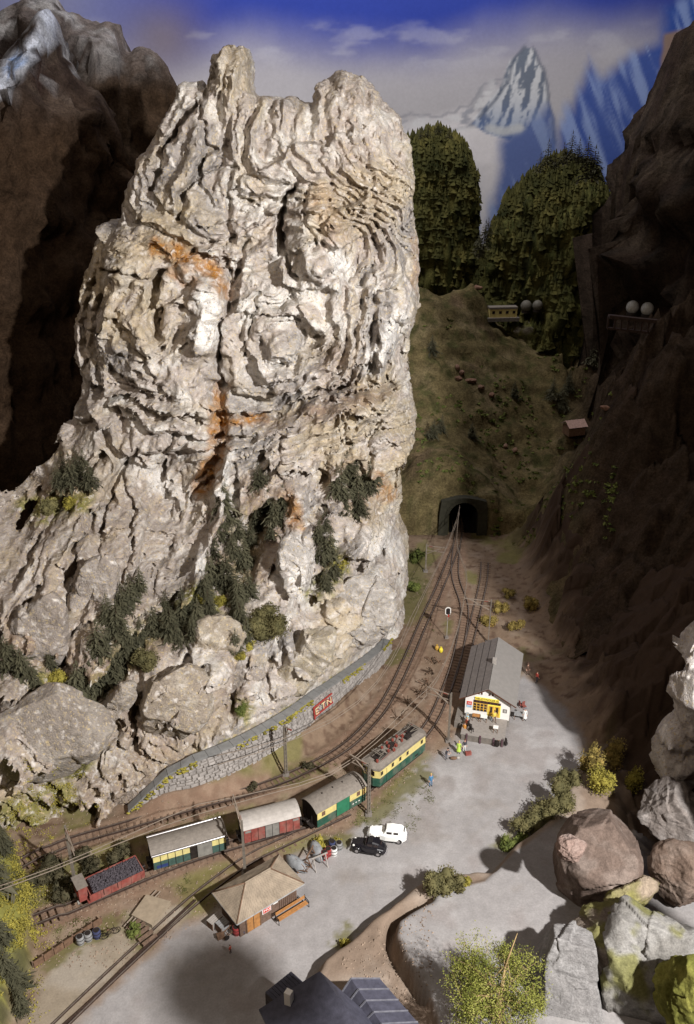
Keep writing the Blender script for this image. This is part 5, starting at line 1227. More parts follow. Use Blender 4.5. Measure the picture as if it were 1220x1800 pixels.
trestle((545,1516), "brown timber trestle left of the pale one near the barrels", 1.2, 1.1, c_wood); trestle((562,1523), "pale timber trestle at the edge of the yard near the barrels", .5, 1.1)
def bicycle(uv, label, rz):
    t = prop("bicycle", uv, label, "bicycle", rz); 
    for x in (-.55, .55):
        m = MB(); pts = [(x + .34 * math.cos(a), 0, .36 + .34 * math.sin(a)) for a in [2 * math.pi * i / 14 for i in range(15)]]; m.path(pts, .05, c_iron, 4)
        for i in range(4): m.bar(pts[i * 3], (x, 0, .36), .015, c_iron)
        m.build('wheel', t)
    m = MB(); m.path([(-.55, 0, .36), (-.1, 0, .32), (.35, 0, .85), (-.2, 0, .85), (-.55, 0, .36)], .045, c_iron, 4); m.bar((-.1, 0, .32), (-.2, 0, .85), .045, c_iron); m.bar((.35, 0, .9), (.55, 0, .36), .045, c_iron); m.build('frame', t)
    m = MB(); m.bar((.33, -.25, 1.0), (.33, .25, 1.0), .04, c_iron); m.bar((.35, 0, .85), (.33, 0, 1.0), .04, c_iron); m.build('handlebar', t); MB().box((-.22, 0, .92), (.24, .14, .06), c_wood).build('saddle', t)
bicycle((196,1645), "black bicycle lying in the weeds below the coal wagon", .6); bicycle((879,1312), "dark bicycle parked in front of the station terrace", .1)
# plank wall, ramps, loose boards
def plank_wall():
    a, b = G(60, 1702), G(180, 1622); t = empty("plank_edging", a, math.atan2(b.y - a.y, b.x - a.x), "low rusty plank edging casting a dark shadow below the lower track", "edging"); L_ = (b - a).length; n = 7
    for i in range(n): MB().box((L_ * (i + .5) / n, 0, .35), (L_ / n - .06, .12, .7 + .05 * (i % 2)), c_wood).build('plank', t)
    for i in range(n + 1): MB().box((L_ * i / n, .12, .3), (.14, .14, .9), c_sleeper).build('post', t)
plank_wall()
def dock():
    q = [G(258, 1578), G(300, 1590), G(268, 1632), G(232, 1614)]; c = sum(q, Vector()) / 4; t = empty("loading_ramp", c, 0, "flat tan loading ramp beside the siding", "ramp"); m = MB()
    m.loft([[tuple(p - c + Vector((0, 0, -.3))) for p in q], [tuple(p - c + Vector((0, 0, .45))) for p in q]], plain("ramp_tan", (0.29, 0.235, 0.17), .9, 0, .15, 2, .3)); m.build('slab', t)
dock()
for i, (a, b, lb) in enumerate([((218,1632),(275,1568), "long thin pole lying left of the loading ramp, nearer the coal wagon"), ((222,1636),(282,1570), "long thin pole lying against the left edge of the loading ramp")]):
    p, q = G(*a), G(*b); o = MB().bar((0, 0, .15), q - p + Vector((0, 0, .15)), .13, c_wire, n=6).build("pole"); o.location = p + Vector((0, 0, .1)); tag(o, lb, "pole", "poles by the loading ramp")
def kerb():
    pw = spline([tuple(G(a, b))[:2] for a, b in [(344, 1584), (285, 1640), (222, 1700), (165, 1757), (100, 1815), (60, 1850)]], .5); m = MB(); o0 = Vector((pw[0][0], pw[0][1], 0))
    for i in range(len(pw) - 1):
        if i % 4 == 3: pass
        m.bar(Vector((*pw[i], .16)) - o0, Vector((*pw[i + 1], .16)) - o0, .13, c_rust, h=.18)
    o = m.build("kerb"); o.location = o0; tag(o, "dark kerb strip between the brown siding bed and the grey yard, lower left", "kerb")
kerb()
def logs():
    p = G(248, 1640); t = empty("sleeper_stack", p, .8, "short row of dark old sleepers lying across the siding end", "sleepers")
    for i in range(5): MB().box((0, -1.4 + i * .62, .28), (1.5, .28, .25), c_sleeper).build('sleeper', t)
logs()
# signal
def signal():
    b = G(785, 1122); t = empty("light_signal", b, 0, "light signal with a black white-rimmed head on a thin pale pole between the tracks", "signal")
    MB().bar((0, 0, 0), (0, 0, 4.0), .11, c_ltroof, n=6).build('pole', t); MB().box((0, 0, .15), (.5, .5, .3), c_mortar).build('foot', t)
    def oval(w, h): return [(w * math.cos(a), h * math.sin(a) + (.25 if math.sin(a) > 0 else -.25)) for a in [2 * math.pi * i / 16 for i in range(16)]]
    m = MB(); m.loft([[(x, y_, 4.5 + z) for x, z in oval(.42, .40)] for y_ in (-.05, .05)], c_white); m.build('rim', t)
    m = MB(); m.loft([[(x, y_, 4.5 + z) for x, z in oval(.30, .28)] for y_ in (-.09, .06)], c_black); m.build('signal_board', t)
    for z in (4.2, 4.5, 4.8): MB().cyl((0, -.12, z), .1, .08, c_glass, 10, 'Y').build('lamp', t)
    MB().box((.1, 0, 3.8), (.18, .18, .4), c_red2).build('box', t)
signal()
# yellow trackside cabinet / bags, scrap and branches
for uv, lb, mt in [((775,1147), "bright yellow sack beside the tracks below the light signal", plain("sack_yellow", (0.75, 0.62, 0.05), .6)), ((768,1143), "ochre sack touching the bright yellow one beside the tracks", plain("sack_ochre", (0.48, 0.30, 0.06), .7))]:
    m = MB(); m.ball((0, 0, .38), (.30, .26, .42), mt, 10, 7); m.cyl((0, 0, .82), .1, .14, mt, 8, r2=.16); o = m.build("sack"); o.location = G(*uv); tag(o, lb, "sack", "sacks beside the tracks")
rsx = random.Random(8)
def scrap(uv, label, n=7, s=1.0):
    t = prop("brushwood", uv, label, "brushwood", rsx.random() * 3, "heaps of brushwood between the tracks")
    for k in range(n):
        a = rsx.random() * 6.28; r = rsx.uniform(.5, 1.1) * s; p = Vector((rsx.uniform(-.5, .5), rsx.uniform(-.5, .5), .05)); q = p + Vector((r * math.cos(a), r * math.sin(a), rsx.uniform(.2, .9) * s)); mid = p.lerp(q, .5) + Vector((rsx.uniform(-.2, .2), rsx.uniform(-.2, .2), .15))
        MB().path([p, mid, q], .09, c_bark if k % 3 else c_wood, 4).build('branch', t)
for uv, lb in [((765,1165), "brushwood heap just below the yellow sacks"), ((757,1185), "brushwood heap between the curved tracks, second from the yellow sacks"), ((747,1203), "tangled brushwood heap with a curled branch beside the track"), ((738,1220), "brushwood heap level with the catenary mast by the station"), ((722,1242), "long low brushwood heap ahead of the locomotive"), ((705,1262), "brushwood heap lying closest to the locomotive roof")]: scrap(uv, lb)
def hoop(uv, label):
    m = MB(); m.path([(.5 * math.cos(a), .1 * math.sin(a * 2), .45 + .42 * math.sin(a)) for a in [2 * math.pi * i / 16 for i in range(15)]], .07, c_bark, 5); o = m.build("cable_hoop"); o.location = G(*uv); o.rotation_euler = (0, 0, .5); tag(o, label, "hoop")
hoop((743,1228), "curled dark cable hoop standing between the tracks")
# ---- cars
def car(uv, rz, name, label, body, L_, Wd, wag=False):
    b = G(*uv); t = empty(name, b, rz, label, "car")
    # lower body loft along x (nose at -x)
    def sec(x, w, z0, z1, rr=.12):
        return [(x, -w, z0), (x, -w, z1 - rr), (x, -w + rr, z1), (x, w - rr, z1), (x, w, z1 - rr), (x, w, z0)]
    h = L_ / 2; w = Wd / 2
    m = MB(); m.loft([sec(-h, w * .45, .4, .72), sec(-h + .15, w * .62, .32, .92), sec(-h * .45, w * .78, .3, 1.0), sec(-h * .1, w, .3, 1.02), sec(h * .55, w, .3, 1.02), sec(h * .9, w * .85, .32, .85), sec(h, w * .6, .38, .6)], body, smooth=False); m.build('body', t, bevel=.03)
    m = MB(); r0 = .05
    if wag: cs = [(-h * .2, w * .82, 1.0, 1.03), (-h * .05, w * .8, 1.0, 1.52), (h * .2, w * .82, 1.0, 1.62), (h * .72, w * .8, 1.0, 1.56), (h * .95, w * .62, .9, 1.1)]
    else: cs = [(-h * .2, w * .8, 1.0, 1.03), (-h * .02, w * .78, 1.0, 1.45), (h * .25, w * .8, 1.0, 1.56), (h * .6, w * .74, 1.0, 1.36), (h * .92, w * .55, .8, .95)]
    m.loft([[(x, -a, z0), (x, -a * .86, z0 + (z1 - z0) * .75), (x, -a * .62, z1), (x, a * .62, z1), (x, a * .86, z0 + (z1 - z0) * .75), (x, a, z0)] for x, a, z0, z1 in cs], body); m.build('cabin', t, bevel=.04)
    for sy in (-1, 1):
        for x, l in ((h * .12, .5), (h * .46, .45)):
            MB().box((x, sy * w * .80, 1.25), (l, .05, .24), c_glass).build('side_window', t)
        for x in (-h * .62, h * .6):
            wl = MB().cyl((x, sy * (w * .86), .32), .33, .2, c_black, 16, 'Y').build('wheel', t); MB().cyl((x, sy * (w * .86 + .10), .32), .17, .04, c_silver, 12, 'Y').build('hub_cap', wl)
            m = MB(); n = 8; arc = [(x + .46 * math.cos(a), .32 + .44 * math.sin(a)) for a in [math.pi * i / n for i in range(n + 1)]]
            m.loft([[(q[0], sy * w * .62, q[1]), (q[0], sy * (w + .02), q[1]), (q[0] + (x - q[0]) * .12, sy * (w + .02), q[1] - .06), (q[0] + (x - q[0]) * .12, sy * w * .62, q[1] - .06)] for q in arc], body, smooth=True); m.build('mudguard', t)
        MB().ball((-h * .82, sy * w * .62, .82), (.13, .11, .11), c_white, 8, 6).build('headlight', t)
        MB().box((0, sy * (w + .02), .3), (L_ * .42, .12, .06), c_black).build('running_board', t)
    MB().box((-h * .13, 0, 1.27), (.06, w * 1.25, .3), c_glass, Matrix.Translation((0, 0, 0))).build('windscreen', t)
    MB().box((h * (.86 if wag else .72), 0, 1.22 if wag else 1.2), (.12, w * .7, .26), c_glass).build('rear_window', t)
    for x in (-h - .06, h + .05): MB().box((x, 0, .42), (.08, Wd * .85, .1), c_silver).build('bumper', t)
    MB().box((-h + .02, 0, .68), (.08, .4, .34), c_silver).build('grille', t)
c_cw = plain("car_white", (0.85, 0.85, 0.82), .3, 0, .02, spec=.5); c_cb = plain("car_black", (0.012, 0.011, 0.014), .22, 0, .1, spec=.6)
car((681,1472), R(-8), "parked_car", "white vintage car parked beside the black one on the yard", c_cw, 4.0, 1.65, True)
car((648,1494), R(-12), "parked_car", "black vintage car parked in front of the white one on the yard", c_cb, 3.6, 1.5)
# ---- people
def person(loc, rz, label, top, legs, hair, pose='stand', skirt=None, h=1.75, hat=None, extra=None):
    t = empty("person", loc, rz, label, "person")
    s_ = h / 1.75; J = {}
    hipz, hy = .92, 0.0
    if pose == 'sit': hipz = .50
    J['pel'] = (0, 0, hipz); J['bel'] = (0, -.01, hipz + .2); J['che'] = (0, 0 if pose != 'lean' else -.12, hipz + .42); J['nec'] = (0, -.01 if pose != 'lean' else -.18, hipz + .57); J['hd'] = (0, -.02 if pose != 'lean' else -.22, hipz + .68); J['tp'] = (0, -.01 if pose != 'lean' else -.23, hipz + .82)
    E = [('pel', 'bel'), ('bel', 'che'), ('che', 'nec'), ('nec', 'hd'), ('hd', 'tp')]; Rr = dict(pel=.15, bel=.125, che=.145, nec=.055, hd=.095, tp=.075)
    for k, sx in (('l', -1), ('r', 1)):
        J['h' + k] = (sx * .10, 0, hipz - .06)
        if pose == 'sit': J['k' + k] = (sx * .12, -.42, hipz); J['a' + k] = (sx * .12, -.42, .08); J['t' + k] = (sx * .12, -.58, .03)
        else:
            st_ = .16 * sx if pose == 'walk' else 0
            J['k' + k] = (sx * .11, -.02 - st_ * .6, .49); J['a' + k] = (sx * .12, .02 - st_ * 1.3, .08); J['t' + k] = (sx * .13, -.14 - st_ * 1.3, .03)
        J['s' + k] = (sx * .19, J['che'][1], hipz + .48)
        if pose in ('sit', 'lean') : J['e' + k] = (sx * .25, J['che'][1] - .08, hipz + .22); J['w' + k] = (sx * .17, J['che'][1] - .32, hipz + .22)
        else: J['e' + k] = (sx * .25, .02, hipz + .20); J['w' + k] = (sx * .25, -.07 + (.08 * sx if pose == 'walk' else 0), hipz - .06)
        d = Vector(J['w' + k]) - Vector(J['e' + k]); d.normalize(); wv_ = Vector(J['w' + k]); pm = wv_ + d * .08; J['p' + k] = tuple(pm); side = Vector((0, 1, 0)) if abs(d.z) > .7 else Vector((sx, 0, 0))
        E += [('pel', 'h' + k), ('h' + k, 'k' + k), ('k' + k, 'a' + k), ('a' + k, 't' + k), ('che', 's' + k), ('s' + k, 'e' + k), ('e' + k, 'w' + k), ('w' + k, 'p' + k)]
        Rr.update({'h' + k: .10, 'k' + k: .065, 'a' + k: .045, 't' + k: .045, 's' + k: .065, 'e' + k: .045, 'w' + k: .032, 'p' + k: .036})
        for f in range(5):
            o_ = (-.033 + .022 * f) if f < 4 else .045; ln = (.062, .075, .08, .07, .05)[f]; base = pm + side * o_ * .8 - (d * .05 if f == 4 else Vector())
            curl = Vector((0, -.02, -.012)); n1_ = 'f%s%d' % (k, f); J[n1_] = tuple(base + d * ln * .5 + side * (o_ * .3 + (.02 if f == 4 else 0))); J[n1_ + 'b'] = tuple(base + d * ln + curl + side * o_ * .3)
            E += [('p' + k, n1_), (n1_, n1_ + 'b')]; Rr[n1_] = .011; Rr[n1_ + 'b'] = .009
    names = list(J); me = bpy.data.meshes.new('body'); me.from_pydata([J[n] for n in names], [(names.index(a), names.index(b)) for a, b in E], [])
    o = bpy.data.objects.new('body', me); C.objects.link(o); md = o.modifiers.new('s', 'SKIN'); sv = me.skin_vertices[0].data
    for i, n in enumerate(names): sv[i].radius = (Rr[n], Rr[n]); sv[i].use_root = (n == 'pel')
    o.modifiers.new('u', 'SUBSURF').levels = 1
    bpy.context.view_layer.update(); ev = o.evaluated_get(bpy.context.evaluated_depsgraph_get()); me2 = bpy.data.meshes.new_from_object(ev); bpy.data.objects.remove(o)
    me2.materials.clear()
    for m_ in (top, legs, c_skin, c_black): me2.materials.append(m_)
    for p in me2.polygons:
        c = p.center; z = c.z; k = 0
        if z > hipz + .55: k = 2
        elif (Vector(J['wl']) - c).length < .11 or (Vector(J['wr']) - c).length < .11 or min((Vector(J['pl']) - c).length, (Vector(J['pr']) - c).length) < .13: k = 2
        elif z < .11: k = 3
        elif z < hipz + .06 and abs(c.x) < .21: k = 1
        p.material_index = k; p.use_smooth = True
    bo = bpy.data.objects.new('body', me2); C.objects.link(bo); bo.parent = t
    hz = J['tp'][2]; hy = J['tp'][1]
    hm = MB().ball((0, hy + .025, hz + .0), (.105, .115, .10), hair, 10, 6).build('hair', t)
    m = MB(); m.ball((0, hy - .105, hz - .10), (.018, .028, .022), c_skin, 6, 4); m.build('nose', t)
    for sx in (-1, 1): MB().ball((sx * .036, hy - .085, hz - .055), (.014, .012, .012), c_black, 6, 4).build('eye', t); MB().ball((sx * .098, hy + .01, hz - .07), (.015, .025, .035), c_skin, 6, 4).build('ear', t)
    MB().box((0, hy - .092, hz - .145), (.05, .014, .012), c_red2).build('mouth', t)
    if hat:
        m = MB(); m.cyl((0, hy + .01, hz + .06), .17, .02, hat, 14); m.cyl((0, hy + .01, hz + .11), .105, .1, hat, 12, r2=.085); m.build('hat', t)
    if skirt:
        m = MB(); n = 14; m.loft([[(rr * math.cos(2 * math.pi * i / n), rr * .85 * math.sin(2 * math.pi * i / n), z) for i in range(n)] for rr, z in ((.15, hipz + .12), (.2, hipz - .1), (.30, hipz - .52))], skirt, smooth=True); m.build('skirt', t)
    t.scale = (s_,) * 3
    return t
def pm(name, c, **k): return plain(name, c, .8, 0, .1, **k)
k_blue = pm("cloth_blue", (.07, .20, .36)); k_dark = pm("cloth_dark", (.04, .04, .05)); k_lime = pm("cloth_lime", (.45, .62, .10)); k_yel = pm("cloth_yellow", (.72, .55, .10)); k_wht = pm("cloth_white", (.72, .72, .70)); k_pink = pm("cloth_salmon", (.75, .22, .14)); k_org = pm("cloth_orange", (.62, .28, .05)); k_br = pm("cloth_brown", (.12, .07, .05)); k_cyan = pm("cloth_pale_blue", (.35, .60, .70)); k_red = pm("cloth_red", (.45, .07, .05)); k_grey = pm("cloth_grey", (.18, .18, .2))
h_br = pm("hair_brown", (.09, .045, .02)); h_bl = pm("hair_blond", (.50, .36, .14)); h_bk = pm("hair_black", (.02, .018, .018)); h_gr = pm("hair_grey", (.3, .3, .3))
person(G(757,1382), .3, "person in blue standing alone on the yard beside the locomotive", k_blue, k_blue, h_bl)
person(G(806,1324), -.2, "person in a lime green dress standing next to a dark suited companion", k_lime, k_lime, h_bl, skirt=k_lime)
person(G(816,1321), .2, "person in a dark jacket and white trousers beside the red bag", k_dark, k_wht, h_br)
person(G(784,1335), .8, "person in dark blue stooping over a bundle near the platform edge", k_dark, k_grey, h_bk, pose='lean')
def on_st(x, y, z=.97): return ST_M @ Vector((x, y, z))
person(on_st(-2.15, -1.6), -.4, "small child in pale blue at the left side of the station terrace", k_cyan, k_cyan, h_bl, h=1.15)
person(G(820,1283) + Vector((0, 0, .1)), -1.0, "person in a salmon pink top standing at the left corner of the terrace", k_pink, k_org, h_bl)
person(G(816,1291), -.7, "person in orange standing just below the salmon pink figure by the terrace", k_org, k_org, h_br)
person(on_st(1.0, -.9), .5, "person in a yellow top in front of the yellow station door", k_yel, k_br, h_br, pose='walk')
person(G(922,1266), -.3, "person in a long white dress standing right of the station", k_wht, k_wht, h_gr, skirt=k_wht, hat=k_grey)
person(G(927,1186), .2, "person in a pale brown coat by the far right side of the station roof", k_br, k_br, h_br, hat=k_br); person(G(943,1200), 2.0, "person in dark red walking in the shade right of the station", k_red, k_dark, h_br, pose='walk')
person(G(390,1645) + Vector((1.0, -1.8, 0)), 1.0, "child in dark red at the yard edge below the hut corner", k_red, k_br, h_br, h=1.0)
m = MB(); m.box((0, 0, .25), (.7, .35, .45), c_red); m.path([(-.15, 0, .48), (-.1, 0, .6), (.1, 0, .6), (.15, 0, .48)], .04, c_iron); o = m.build("suitcase"); o.location = G(823, 1327); o.rotation_euler = (0, 0, .2); tag(o, "red suitcase standing beside the dark suited person", "suitcase")
m = MB(); m.ball((0, 0, .2), (.45, .25, .2), c_wood, 8, 5); m.ball((.55, .1, .18), (.25, .2, .18), c_ltroof, 8, 5); o = m.build("bundle"); o.location = G(797, 1335); tag(o, "brown and cream bundle lying on the yard near the stooping person", "bundle")
def table(loc, label, mat, w=.9, d=.6, rz=R(-14.5)):
    t = empty("table", loc, rz, label, "table", "tables on the terrace"); MB().box((0, 0, .72), (w, d, .06), mat).build('table_top', t)
    for sx in (-1, 1):
        for sy in (-1, 1): MB().box((sx * (w / 2 - .07), sy * (d / 2 - .07), .35), (.06, .06, .7), c_wood).build('leg', t)
table(on_st(-1.2, -.95), "orange table under the left station windows", c_orange); table(on_st(-.25, -.95), "white table between the orange table and the door", c_white, .8); table(on_st(1.35, -2.6), "small white covered table on the terrace, right side", c_white, .6, .6)
table(G(912,1263), "pale grey table beside the right wall of the station", c_gb, 1.2, .9); 
def chair(loc, rz, label, mat=c_iron):
    t = empty("chair", loc, rz, label, "chair", "chairs around the station"); MB().box((0, 0, .45), (.42, .42, .05), mat).build('seat', t); MB().box((0, .2, .75), (.42, .05, .5), mat).build('backrest', t)
    for sx in (-1, 1):
        for sy in (-1, 1): MB().box((sx * .18, sy * .18, .22), (.05, .05, .44), mat).build('leg', t)
chair(on_st(-1.75, -2.6), .8, "dark chair in the middle of the terrace, left part"); chair(on_st(-1.45, -3.3), 2.2, "dark chair at the front left of the terrace"); chair(G(921,1246), .4, "red brown chair pushed to the right wall of the station", c_red); chair(G(915,1243), 1.9, "second red brown chair by the right station wall", c_red)
barrel((873,1311), "dark barrel below the terrace front, left of the bicycle", c_iron, r=.3, h=.8); barrel((887,1308), "dark barrel below the terrace front, right of the bicycle", c_iron, r=.28, h=.8)
# ---- dark house and shed at the bottom
def dark_house():
    # ridge and eaves from the picture at roof height
    t = empty("dark_roofed_house", (-.2, 45.6, 1.5), 0, "house at the bottom edge with a steep dark blue grey roof and white chimney", "house"); b = Vector((-.2, 45.6, 1.5))
    r0, r1 = P(600,1716,7.0), P(760,1850,7.0)
    e0, e1 = P(450,1785,4.0), P(560,1960,4.0); ridge0 = P(570,1708,6.4)
    q = [P(455,1774,4.4), P(562,1707,6.6), P(700,1905,6.6), P(560,1990,4.4)]
    m = MB(); V = [p - b for p in q]; dn = Vector((0, 0, -.2)); m.loft([[tuple(p) for p in V], [tuple(p + dn) for p in V]], c_slate); m.build('roof', t, 'left slope of the roof')
    q2 = [q[1], q[1] + Vector((3.6, -1.6, -2.6)), q[2] + Vector((3.6, -1.6, -2.6)), q[2]]
    m = MB(); V = [p - b for p in q2]; m.loft([[tuple(p) for p in V], [tuple(p + dn) for p in V]], c_slate); m.build('roof', t, 'right slope of the roof')
    d = plain("dark_wall", (0.06, 0.05, 0.05), .9); m = MB(); w = [q[0] + Vector((.5, .1 - .4, -.35)), q[1] + Vector((0, -.35, -.45)), q2[1] + Vector((-.4, 0, -.3))]
    bot = [(p.x - b.x, p.y - b.y, -1.6) for p in (w[0], w[1], w[2])]; back = (q[2] - q[1]) * .9
    f0 = [tuple(p - b) for p in w] + bot[::-1]; m.loft([f0, [(x + back.x, y + back.y, z if z < 0 else z + back.z) for x, y, z in f0]], d); m.build('wall', t)
    c = P(508,1762,5.3) - b; A = Matrix.Translation(c) @ Matrix.Rotation(R(-28), 4, 'Z')
    MB().box((0, 0, .3), (.55, .5, 1.9), c_white, A).build('chimney', t); 
    # porch roof at the far left corner
    q3 = [P(466,1744,3.6), P(512,1707,3.6), P(541,1733,3.1), P(497,1773,3.1)]; m = MB()
    n = 9
    for i in range(n):
        f0, f1 = i / n + .008, (i + 1) / n - .008; V = [q3[0].lerp(q3[1], f0) - b, q3[0].lerp(q3[1], f1) - b, q3[3].lerp(q3[2], f1) - b, q3[3].lerp(q3[2], f0) - b]
        MB().loft([[tuple(p) for p in V], [tuple(p + dn * .5) for p in V]], c_slate).build('porch_board', t)
    m = MB(); V = [p - b + dn * .8 for p in q3]; m.loft([[tuple(p) for p in V], [(p.x, p.y, -1.6) for p in V]], d); m.build('porch', t)
dark_house()
def shed():
    q = [P(612,1722,4.2), P(669,1722,4.2), P(790,1850,4.2), P(720,1880,4.2)]
    ap0, ap1 = P(617,1722,4.6), P(700,1845,4.6)
    c_rib = plain('roof_rib', (.14, .14, .165), .6); L0, L1 = P(594,1757,3.3), P(668,1862,3.3); R0, R1 = P(668,1722,4.0), P(770,1840,4.0)
    b = (L0 + R1) / 2; b.z = 2.0; t = empty("corrugated_shed", b, 0, "shed with a ribbed dark roof in panels beside the dark roofed house", "shed"); n = 6
    for i in range(n):
        f0, f1 = i / n, (i + 1) / n - .02
        for (a0, a1, c0, c1, nm) in ((ap0, ap1, R0, R1, 'roof_panel'), (L0, L1, ap0, ap1, 'roof_panel')):
            V = [a0.lerp(a1, f0) - b, c0.lerp(c1, f0) - b, c0.lerp(c1, f1) - b, a0.lerp(a1, f1) - b]; up = Vector((0, 0, .10))
            m = MB(); m.loft([[tuple(p) for p in V], [tuple(p + up) for p in V]], c_slate); m.bar(V[0] + up * 1.2, V[1] + up * 1.2, .12, c_rib); m.build(nm, t)
    d = bpy.data.materials["dark_wall"]; pts_ = [L0.lerp(ap0, .06), ap0 + Vector((0, -.1, -.12)), R0.lerp(ap0, .06)]; m = MB(); back = (ap1 - ap0) * .98
    f0 = [(p.x - b.x, p.y - b.y - .1, p.z - b.z - .1) for p in pts_] + [(p.x - b.x, p.y - b.y - .1, -2.2) for p in pts_[::-1]]
    m.loft([f0, [(x + back.x, y + back.y, z) for x, y, z in f0]], d); m.build('wall', t)
shed()
# ---- boulders and rocks at the right
def rock(name, uvY, rad, label, seed, mat=M_rock2, col=((.30, .25, .21), (.38, .34, .31)), rz=0., planes=9, cut=(.62, .95), rough=.12, sub=6, extra=None, tilt=None, fs=.45, flake=.05):
    c = PY(*uvY) if not isinstance(uvY, Vector) else uvY; bm = bmesh.new(); bmesh.ops.create_icosphere(bm, subdivisions=sub, radius=1.0); V = np.array([v.co[:] for v in bm.verts]); Ff_ = np.array([[l.index for l in f.verts] for f in bm.faces]); bm.free()
    rs = np.random.RandomState(seed); Nn = rs.randn(planes, 3); Nn /= np.linalg.norm(Nn, axis=1, keepdims=True); dd = rs.uniform(cut[0], cut[1], planes)
    r = np.ones(len(V))
    for n_, d_ in zip(Nn, dd): k = V @ n_; r = np.minimum(r, np.where(k > .05, d_ / np.maximum(k, .05), 9))
    if extra:
        for n_, d_ in extra: n_ = np.array(n_) / np.linalg.norm(n_); k = V @ n_; r = np.minimum(r, np.where(k > .05, d_ / np.maximum(k, .05), 9))
    V = V * r[:, None]; x, y, z = (V * np.array(rad)).T; dirn = V / np.linalg.norm(V, axis=1, keepdims=True); s = fs * max(rad)
    dsp_ = rough * max(rad) * (.5 * ridged(x + seed, y, z, s, 4, seed * 1.3) + .5 * fbm(x, y, z + seed, s * .8, 4, seed))
    dsp_ = dsp_ + flake * max(rad) * (facets(x - .6 * y, z + .3 * y, .55 * max(rad), seed + 1, 1.5, .3) + .5 * facets(x + .5 * y, z - .3 * x, .2 * max(rad), seed + 2, 1.4, .3))
    P3 = np.stack([x, y, z], 1) + dirn * dsp_[:, None]; a = rz; ca, sa = math.cos(a), math.sin(a); P3 = np.stack([P3[:, 0] * ca - P3[:, 1] * sa, P3[:, 0] * sa + P3[:, 1] * ca, P3[:, 2]], 1)
    k = fbm(x, y, z, 1.6, 3, seed)[:, None]; cc = cmix(np.tile(np.array([col[0]], float), (len(V), 1)), col[1], sstep(-.2, .3, k))
    if len(col) > 2:
        mm = sstep(.0, .25, fbm(x, y, z, 2.2, 3, seed + 5.)[:, None] + .3 * dirn[:, 2:3] - .1); cc = cmix(cc, col[2], mm * (col[3] if len(col) > 3 else .7))
    o = mesh_np(name, P3, Ff_, mat, colors=cc); o.location = c; tag(o, label, "rock", None); return o
GR = ((.19, .165, .15), (.26, .235, .22)); MS = (.17, .165, .045)
rock("boulder", (1052,1520,61), (4.4, 5.0, 5.9), "big rounded brown boulder with a smooth flat top, right of the yard", 11, col=((.155, .115, .095), (.215, .17, .145)), planes=12, cut=(.74, .95), rough=.04, fs=.8, flake=.035, extra=[((-.1, -.35, .9), .74), ((1, -.2, .1), .78)])
rock("boulder", (1000,1735,49), (3.5, 3.6, 6.9), "pale grey slab boulder with a flat lit face near the lower right corner", 21, col=((.235, .225, .22), (.29, .28, .275)), extra=[((-.15, -.75, .6), .5), ((.9, -.1, .2), .62), ((-1, -.1, .1), .72), ((.1, .2, 1), .72)], planes=8, cut=(.72, .95), rough=.03, fs=.8, flake=.025)
rock("boulder", (1135,1700,50), (4.3, 4.6, 6.4), "grey boulder with a mossy ridge in the lower right corner", 31, col=((.20, .19, .175), (.26, .25, .235), MS, .8), extra=[((-.1, -.7, .7), .6), ((.1, .1, 1), .75)], rough=.06, planes=14, cut=(.66, .92), flake=.07)
rock("boulder", (1205,1745,45), (2.3, 2.6, 3.6), "bright yellow green mossy boulder at the lower right edge", 35, col=((.12, .12, .03), (.22, .21, .055)), rough=.14)
rock("boulder", (1108,1578,56), (1.2, 4.2, 2.2), "narrow mossy rock ridge leaning between the brown boulder and the corner rocks", 37, col=((.30, .24, .18), (.24, .22, .08), MS, .6), rz=-.9, rough=.16)
rock("boulder", (1180,1430,66), (3.2, 3.6, 2.7), "pale hollowed boulder above the brown boulder at the right edge", 41, col=GR, rough=.14, extra=[((-.5, -.7, .3), .6)])
rock("boulder", (1190,1530,60), (2.6, 3.0, 2.8), "dark brown boulder wedged below the pale hollowed one", 43, col=((.16, .115, .09), (.22, .17, .14)), rough=.08)
rock("boulder", (1090,1650,52), (5.2, 3.2, 2.2), "low brown and mossy ledge joining the pale slab to the corner boulder", 39, col=((.20, .165, .135), (.25, .215, .185), MS, .8), planes=14, cut=(.7, .92), rough=.06, flake=.08)
cr = rock("crag", (1222,1235,72), (3.5, 4.2, 13.5), "tall craggy white rock face at the right edge of the picture", 47, mat=M_rock, col=((.42, .38, .36), (.55, .51, .48)), rough=.06, planes=26, cut=(.68, .92), fs=.3, flake=.13)
rock("boulder", (1005,1490,58), (1.3, 1.2, 1.2), "small pinkish rock stuck to the left side of the big brown boulder", 53, col=((.28, .2, .17), (.34, .27, .24)), rough=.2)
# angular slabs and blocks on the hillside over the wall
def slab(uv, rad, rot, label, seed, extra, col=((.36, .31, .27), (.44, .395, .35)), ins=.6, **k):
    h_ = hit(uv[0], uv[1], [BV_rock]); o = rock("boulder", h_[0] + Vector((0, ins, -.2)), rad, label, seed, mat=M_rock, col=col, extra=extra, planes=k.get('planes', 10), cut=(.7, .95), rough=k.get('rough', .05), fs=.5, flake=k.get('flake', .06))
    o.rotation_euler = tuple(R(a) for a in rot); return o
slab((75,1292), (7.2, 3.6, 5.4), (0, -12, 0), "broad flat grey slab face with a sharp upper edge at the left, above the tracks", 81, [((.15, -.85, .5), .45), ((-.2, -.1, 1), .7), ((.8, 0, .5), .75)], col=((.27, .235, .205), (.33, .295, .26)), flake=.03)
slab((196,1248), (1.3, 1.5, 4.6), (8, 38, 0), "narrow leaning rock rib right of the flat grey slab", 82, [((0, -1, .2), .6)], col=((.32, .28, .24), (.40, .36, .32)))
